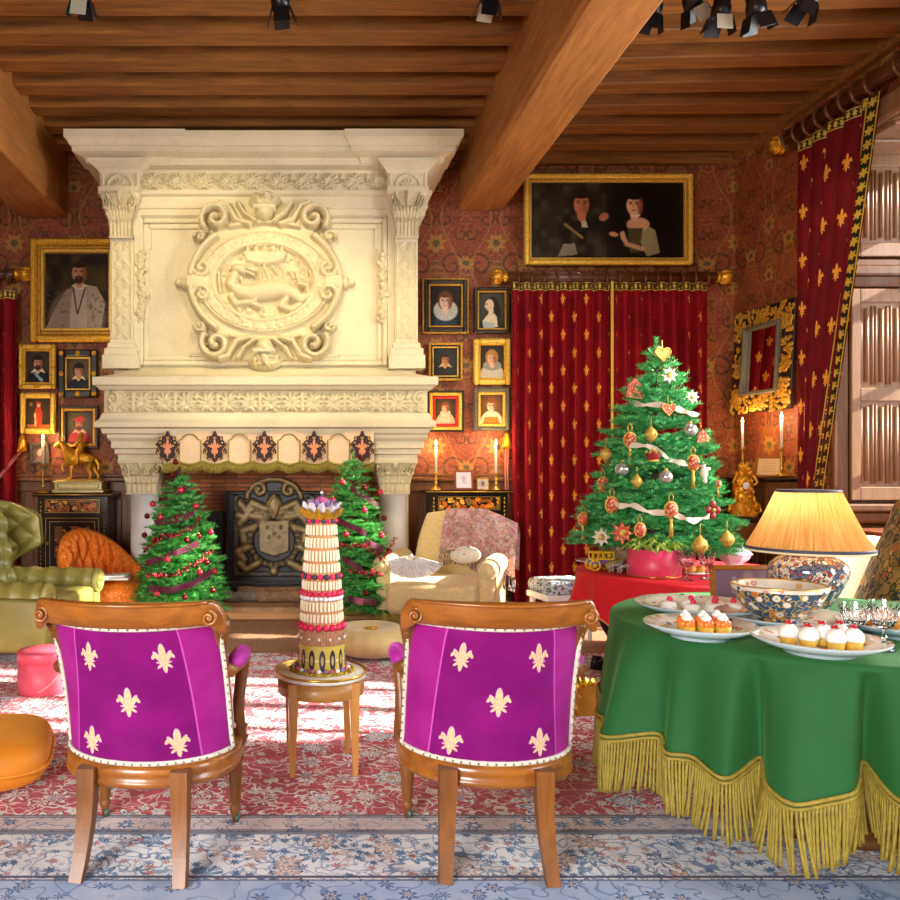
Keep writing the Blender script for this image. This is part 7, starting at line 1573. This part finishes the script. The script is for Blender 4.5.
# ------------------------------------------------------------------ green table and what is on it
GX, GY, GT, GRr = 2.0, 3.10, .76, .76
gt = thing('round_table', 'round dark wooden table hidden under the green cloth', 'table', (GX, GY, .012)); q = MB(); q.lathe([(0, .70), (.66, .70), (.66, .738), (0, .738)], 40); q.build('tabletop', M['oak_dark'], gt); q = MB(); q.lathe([(.3, 0), (.3, .04), (.1, .08), (.07, .3), (.1, .5), (.07, .6), (.2, .7)], 24); q.build('pedestal', M['oak_dark'], gt)
gc = thing('tablecloth', 'green felt cloth with a long gold fringe over the near round table', 'tablecloth', (GX, GY, 0)); nu, nv = 480, 40; th = np.linspace(0, 2*PI, nu+1)[:-1]
rg = np.random.default_rng(21); fold = np.zeros(nu)
for k, (f, a) in enumerate(((7, .018), (11, .016), (16, .012), (23, .007))): fold += 1.3*a*np.sin(f*th+rg.uniform(0, 6))
for c, w_, a in ((math.radians(188), .10, .03), (math.radians(205), .07, .045), (math.radians(224), .04, -.08), (math.radians(232), .08, .045), (math.radians(247), .035, -.085), (math.radians(257), .09, .04), (math.radians(272), .035, -.08), (math.radians(283), .09, .035), (math.radians(294), .035, -.08)): fold += 1.5*a*np.exp(-((th-c)/w_)**2)
hem = .365+.03*np.sin(th*3+.5)-.4*fold+.06*np.exp(-((th-math.radians(195))/.45)**2); rows = []
for r in np.linspace(0, 1, 7)[:-1]: rows.append(np.stack([GRr*.985*r*np.cos(th), GRr*.985*r*np.sin(th), np.full(nu, GT)], -1))
rows[0][:, 2] = GT
for a in np.linspace(0, PI/2, 6): rows.append(np.stack([(GRr-.02+.02*math.sin(a))*np.cos(th), (GRr-.02+.02*math.sin(a))*np.sin(th), np.full(nu, GT-.02*(1-math.cos(a)))], -1))
for j in range(1, nv+1):
    s = j/nv; r = GRr+.05*s+fold*s**.6*1.1; z = GT-.02+(hem-.03-(GT-.02))*s; rows.append(np.stack([r*np.cos(th), r*np.sin(th), z], -1))
V = np.array(rows); gridobj('cloth', V, M['green_cloth'], gc, closed_u=True, flip=True)
q = MB(); fr = MB(); base = V[-1]; ztop = hem
R_ = GRr+.05*.92+fold*1.05+.008; ringp = np.stack([R_*np.cos(th), R_*np.sin(th), hem], -1)
head = MB(); head.tube([tuple(p) for p in ringp], .007, 6, closed=True); head.tube([tuple(p-np.array([0, 0, .016])) for p in ringp], .006, 6, closed=True); head.build('fringe_heading', M['fringe'], gc)
tt = 0.0; arcl = np.concatenate([[0], np.cumsum(np.linalg.norm(np.diff(np.concatenate([ringp, ringp[:1]]), axis=0), axis=1))]); n = int(arcl[-1]/.0115); rr = random.Random(9)
for i in range(n):
    s = arcl[-1]*i/n; k = np.searchsorted(arcl, s)-1; k = max(0, k); f = (s-arcl[k])/(arcl[k+1]-arcl[k]); p = ringp[k]*(1-f)+ringp[(k+1) % nu]*f
    a = math.atan2(p[1], p[0]); L = .185+rr.uniform(-.012, .008); sw = rr.uniform(-.012, .012)*1.0+.02*math.sin(i*.21); nx, ny = math.cos(a), math.sin(a)
    m_ = 9; path = [(p[0]-ny*sw*(u**1.5)+nx*.008*u, p[1]+nx*sw*(u**1.5)+ny*.008*u, p[2]-.02-L*u) for u in np.linspace(0, 1, m_)]; fr.tube(path, [.0046 if u % 2 else .0058 for u in range(m_)], 5)
fr.build('bullion_fringe', M['fringe'], gc)
zt = GT+.002
def platter(label, px_, py_, r, d, rim=M['imari_rim'], h=.045):
    t = thing('platter', label, 'plate', (X(px_, d), d, zt)); q = MB(); q.lathe([(r*.5, 0), (r*.52, .0), (r*.52, .008), (r*.6, .012), (r*.8, h*.55), (r, h), (r*1.0, h+.004)], 48, cap=False); q.build('underside', mat('pale_blue_glaze', C('#b4cdd8'), .15, Coat_Weight=.5) if 'pale_blue_glaze' not in bpy.data.materials else bpy.data.materials['pale_blue_glaze'], t)
    q = MB(); q.lathe([(r*1.0, h+.004), (r*.98, h+.006), (r*.78, h*.6+.006), (r*.6, .02), (0, .018)], 48, cap=False); q.build('decorated_face', rim, t); return t
platter('flowered platter of orange tarts at the left front of the green table', 700, 626, .185, 2.80); platter('flowered platter of white cream tarts at the front of the green table', 819, 641, .195, 2.56); platter('large flowered platter with red-dotted cakes behind the orange tarts', 697, 606, .235, 3.22)
platter('flowered platter under the blue porcelain bowl', 783, 617, .23, 2.98); platter('flowered platter with pastries at the right edge of the green table', 905, 628, .21, 2.82)
ORA = pm('orange_slices', C('#e0701a'), .35, 0, .2, 60, None, Coat_Weight=.4); CRE = mat('whipped_cream', C('#f0ece4'), .6, Subsurface_Weight=.2); CAS = pm('tart_crust', C('#d6a838'), .6, 0, .2, 50); 
def tart(name, label, loc, kind, group, r=.028):
    t = thing(name, label, 'tart', loc, 0, group); q = MB(); nn = 18
    q.lathe([(0, 0), (r*.82, 0), (r*.84, .002), (r*1.0, .028), (r*.92, .028), (r*.7, .02), (0, .02)], nn); q.build('pastry_case', CAS, t)
    if kind == 'o':
        q = MB(); 
        for j in range(7): a = 2*PI*j/7; q.ball((r*.6*math.cos(a), r*.6*math.sin(a), .034), (r*.42, r*.3, .016), 8, 6)
        q.ball((0, 0, .036), (r*.6, r*.6, .018)); q.build('orange_topping', ORA, t); q = MB(); q.ball((0, 0, .054), (r*.62, r*.62, .012), 12, 8); q.ball((0, 0, .062), (r*.35, r*.35, .011), 10, 6); q.build('cream', CRE, t)
    else:
        q = MB(); q.lathe([(r*1.0, .026), (r*1.08, .035), (r*1.0, .048), (r*.8, .058), (r*.45, .066), (0, .069)], 20); q.build('meringue', CRE, t); q = MB()
        for j in range(3): a = 2.1*j+.5; q.ball((.007*math.cos(a), .007*math.sin(a), .072), .0062, 8, 6)
        q.build('red_currants', mat('red_currant', C('#b8121e'), .25) if 'red_currant' not in bpy.data.materials else bpy.data.materials['red_currant'], t)
pos = ['front left', 'front middle', 'front right', 'back left', 'back middle', 'back right']
ox, od = X(700, 2.80), 2.80
for i, (dx, dy) in enumerate(((-.072, -.055), (-.012, -.065), (.048, -.06), (-.05, .005), (.01, .0), (.062, .005))): tart('orange_tart', 'orange-topped cream tart at the %s of its platter' % pos[i], (ox+dx, od+dy, zt+.022), 'o', 'orange tarts')
wx, wd = X(819, 2.56), 2.56
for i, (dx, dy) in enumerate(((-.052, -.03), (.012, -.062), (.075, -.052), (-.085, .02), (.018, .01), (.08, .02))): tart('cream_tart', 'white cream tart with red currants at the %s of its platter' % pos[i], (wx+dx, wd+dy, zt+.022), 'w', 'white cream tarts', .027)
cx_, cd = X(697, 3.22), 3.22
for i, (dx, dy, w1) in enumerate(((-.10, .02, 'leftmost'), (-.04, -.05, 'second from left, in front'), (.0, .05, 'middle, at the back'), (.05, -.04, 'fourth from left, in front'), (.09, .03, 'fifth from left'), (.13, -.03, 'rightmost'))):
    t = thing('iced_cake', 'small iced cake with a red raspberry on the large platter, %s' % w1, 'cake', (cx_+dx, cd+dy, zt+.02), 0, 'iced cakes'); q = MB(); q.lathe([(0, 0), (.034, 0), (.036, .01), (.032, .028), (.02, .034), (0, .035)], 18); q.build('icing', CRE, t); q = MB(); q.ball((0, 0, .042), .0115, 10, 8); q.build('raspberry', BER, t)
for i, (px_, d_, lb) in enumerate(((868, 2.92, 'golden pastry on the right-hand platter behind the first goblet'), (893, 2.84, 'golden pastry on the right-hand platter behind the second goblet'), (880, 2.98, 'golden pastry at the back of the right-hand platter'))):
    q = MB(); q.ball((0, 0, .022), (.036, .03, .024), 14, 10); q.ball((.0, -.01, .034), (.022, .02, .018), 10, 8); q.build('pastry', bpy.data.materials['golden_crust'], loc=(X(px_, d_), d_, zt+.02), label=lb, cat='pastry', group='golden pastries on the green table')
# bowl
bd = 2.98; bw = thing('porcelain_bowl', 'blue imari porcelain bowl with flower medallions on the green table', 'bowl', (X(779, bd), bd, zt+.02)); r = 43*bd/F; hb = .135
q = MB(); q.lathe([(r*.42, 0), (r*.44, .0), (r*.43, .014), (r*.62, .03), (r*.84, .07), (r*.96, .112), (r*.995, hb)], 56, cap=False); q.build('outside', M['imari_blue'], bw)
q = MB(); q.lathe([(r*1.0, hb-.012), (r*1.01, hb+.002), (r*.97, hb+.002), (r*.9, .1), (r*.7, .05), (r*.4, .022), (0, .018)], 56, cap=False); q.build('inside', M['imari_rim'], bw)
q = MB(); q.lathe([(r*1.005, hb-.0), (r*1.015, hb+.004), (r*.995, hb+.006)], 56, cap=False); q.build('gilt_rim', M['brass'], bw)
# lamp
ld = 3.25; lp = thing('table_lamp', 'imari vase table lamp with a large pleated yellow shade', 'lamp', (X(808, ld), ld, zt)); kk = ld/F
vz = lambda py: Z(py, ld)-zt
q = MB(); q.lathe([(16*kk, 0), (17*kk, .004), (16*kk, .02), (19*kk, vz(605)), (27*kk, vz(592)), (34*kk, vz(577)), (35.5*kk, vz(570)), (34*kk, vz(564)), (27*kk, vz(557.5)), (19*kk, vz(554.5)), (17.5*kk, vz(552)), (18.5*kk, vz(549)), (0, vz(549))], 48); q.build('vase', M['imari'], lp)
q = MB(); q.lathe([(19*kk, vz(554)), (18*kk, vz(552)), (18.5*kk, vz(546)), (6*kk, vz(545)), (3*kk, vz(540)), (3*kk, vz(515)), (0, vz(515))], 24); q.build('brass_neck', M['brass'], lp)
SHD = mat('pleated_silk', None, .8); setcol(SHD, C('#f0b24a')); bs(SHD).inputs['Subsurface Weight'].default_value = 0
nt = SHD.node_tree; E.nt = nt; tl = nt.nodes.new('ShaderNodeBsdfTranslucent'); df = nt.nodes.new('ShaderNodeBsdfDiffuse'); mx = nt.nodes.new('ShaderNodeMixShader'); mx.inputs[0].default_value = .6
u, v, _ = sep(coord('UV')); cc = ramp(noise(comb(u*70.0, v*.6), 3, 3), [(.3, C('#dc9c4a')), (.7, C('#f4cc8c'))]); nt.links.new(cc, tl.inputs[0]); nt.links.new(cc, df.inputs[0]); nt.links.new(df.outputs[0], mx.inputs[1]); nt.links.new(tl.outputs[0], mx.inputs[2]); nt.links.new(mx.outputs[0], nt.nodes['Material Output'].inputs['Surface'])
nu = 480; TH, VV = np.meshgrid(np.linspace(0, 2*PI, nu+1), np.linspace(0, 1, 12)); z0, z1 = vz(548), vz(491); R = (55.5+(28-55.5)*VV)*kk*(1-.03*np.sin(PI*VV))+.0022*np.sin(TH*80)
sdo = gridobj('shade', np.stack([R*np.cos(TH), R*np.sin(TH), z0+(z1-z0)*VV], -1), SHD, lp, np.stack([TH/2/PI, VV], -1))
q = MB(); q.lathe([(55.5*kk, z0-.006), (57*kk, z0), (56*kk, z0+.008)], 60, cap=False); q.lathe([(28*kk, z1-.006), (29.2*kk, z1), (28*kk, z1+.006)], 60, cap=False); q.build('shade_braid', pm('dark_braid', C('#39384a'), .6, 0, .3, 90), sdo)
q = MB(); q.lathe([(56.5*kk, z0-.012), (56.7*kk, z0-.004)], 60, cap=False); q.build('shade_edging', mat('cream_edging', C('#d8c8a0'), .7), sdo)
q = MB(); q.ball((0, 0, vz(522)), .03, 14, 10); q.build('bulb', mat('lamp_bulb', C('#ffe8b8'), .5, Emission_Color=C('#ffd58a'), Emission_Strength=6.0), lp)
light('lamp_light', 'POINT', (X(808, ld), ld, Z(519, ld)+.045), 1.3, (1, .80, .5), shadow_soft_size=.03)
photo_frame('brown framed faded photograph standing behind the blue porcelain bowl', 742, 3.52, 567, 604, 62, M['walnut'], lambda P: (P.e(0, 0, 3, 3, '#6a5266', .1), P.e(.55, -.1, .5, 1.0, '#8a6e78', .3), P.e(.2, -.6, .3, .8, '#c8b4a0', .4), P.l([(-.6, -.6), (-.5, .4)], .1, '#9a8a94'), P.l([(-.3, -.7), (-.32, .2)], .09, '#9a8a94')), .12, zb=zt+.002, bw=.022)
nk = MB(); nk.prism([(0, 0), (.075, .01), (.05, .06), (-.02, .05)], 0, .012); nk.build('folded_napkin', mat('green_napkin', C('#3a7a4a'), .8), loc=(X(838, 2.78)-.03, 2.76, zt+.0), label='small folded green napkin between the cream tarts and the goblets', cat='napkin')
goblet('crystal goblet at the right behind the cream tarts on the green table', 855, 2.70, zt, .135, .048, 'crystal goblets on the green table'); goblet('crystal goblet nearest the right edge of the green table', 884, 2.60, zt, .16, .044, 'crystal goblets on the green table')
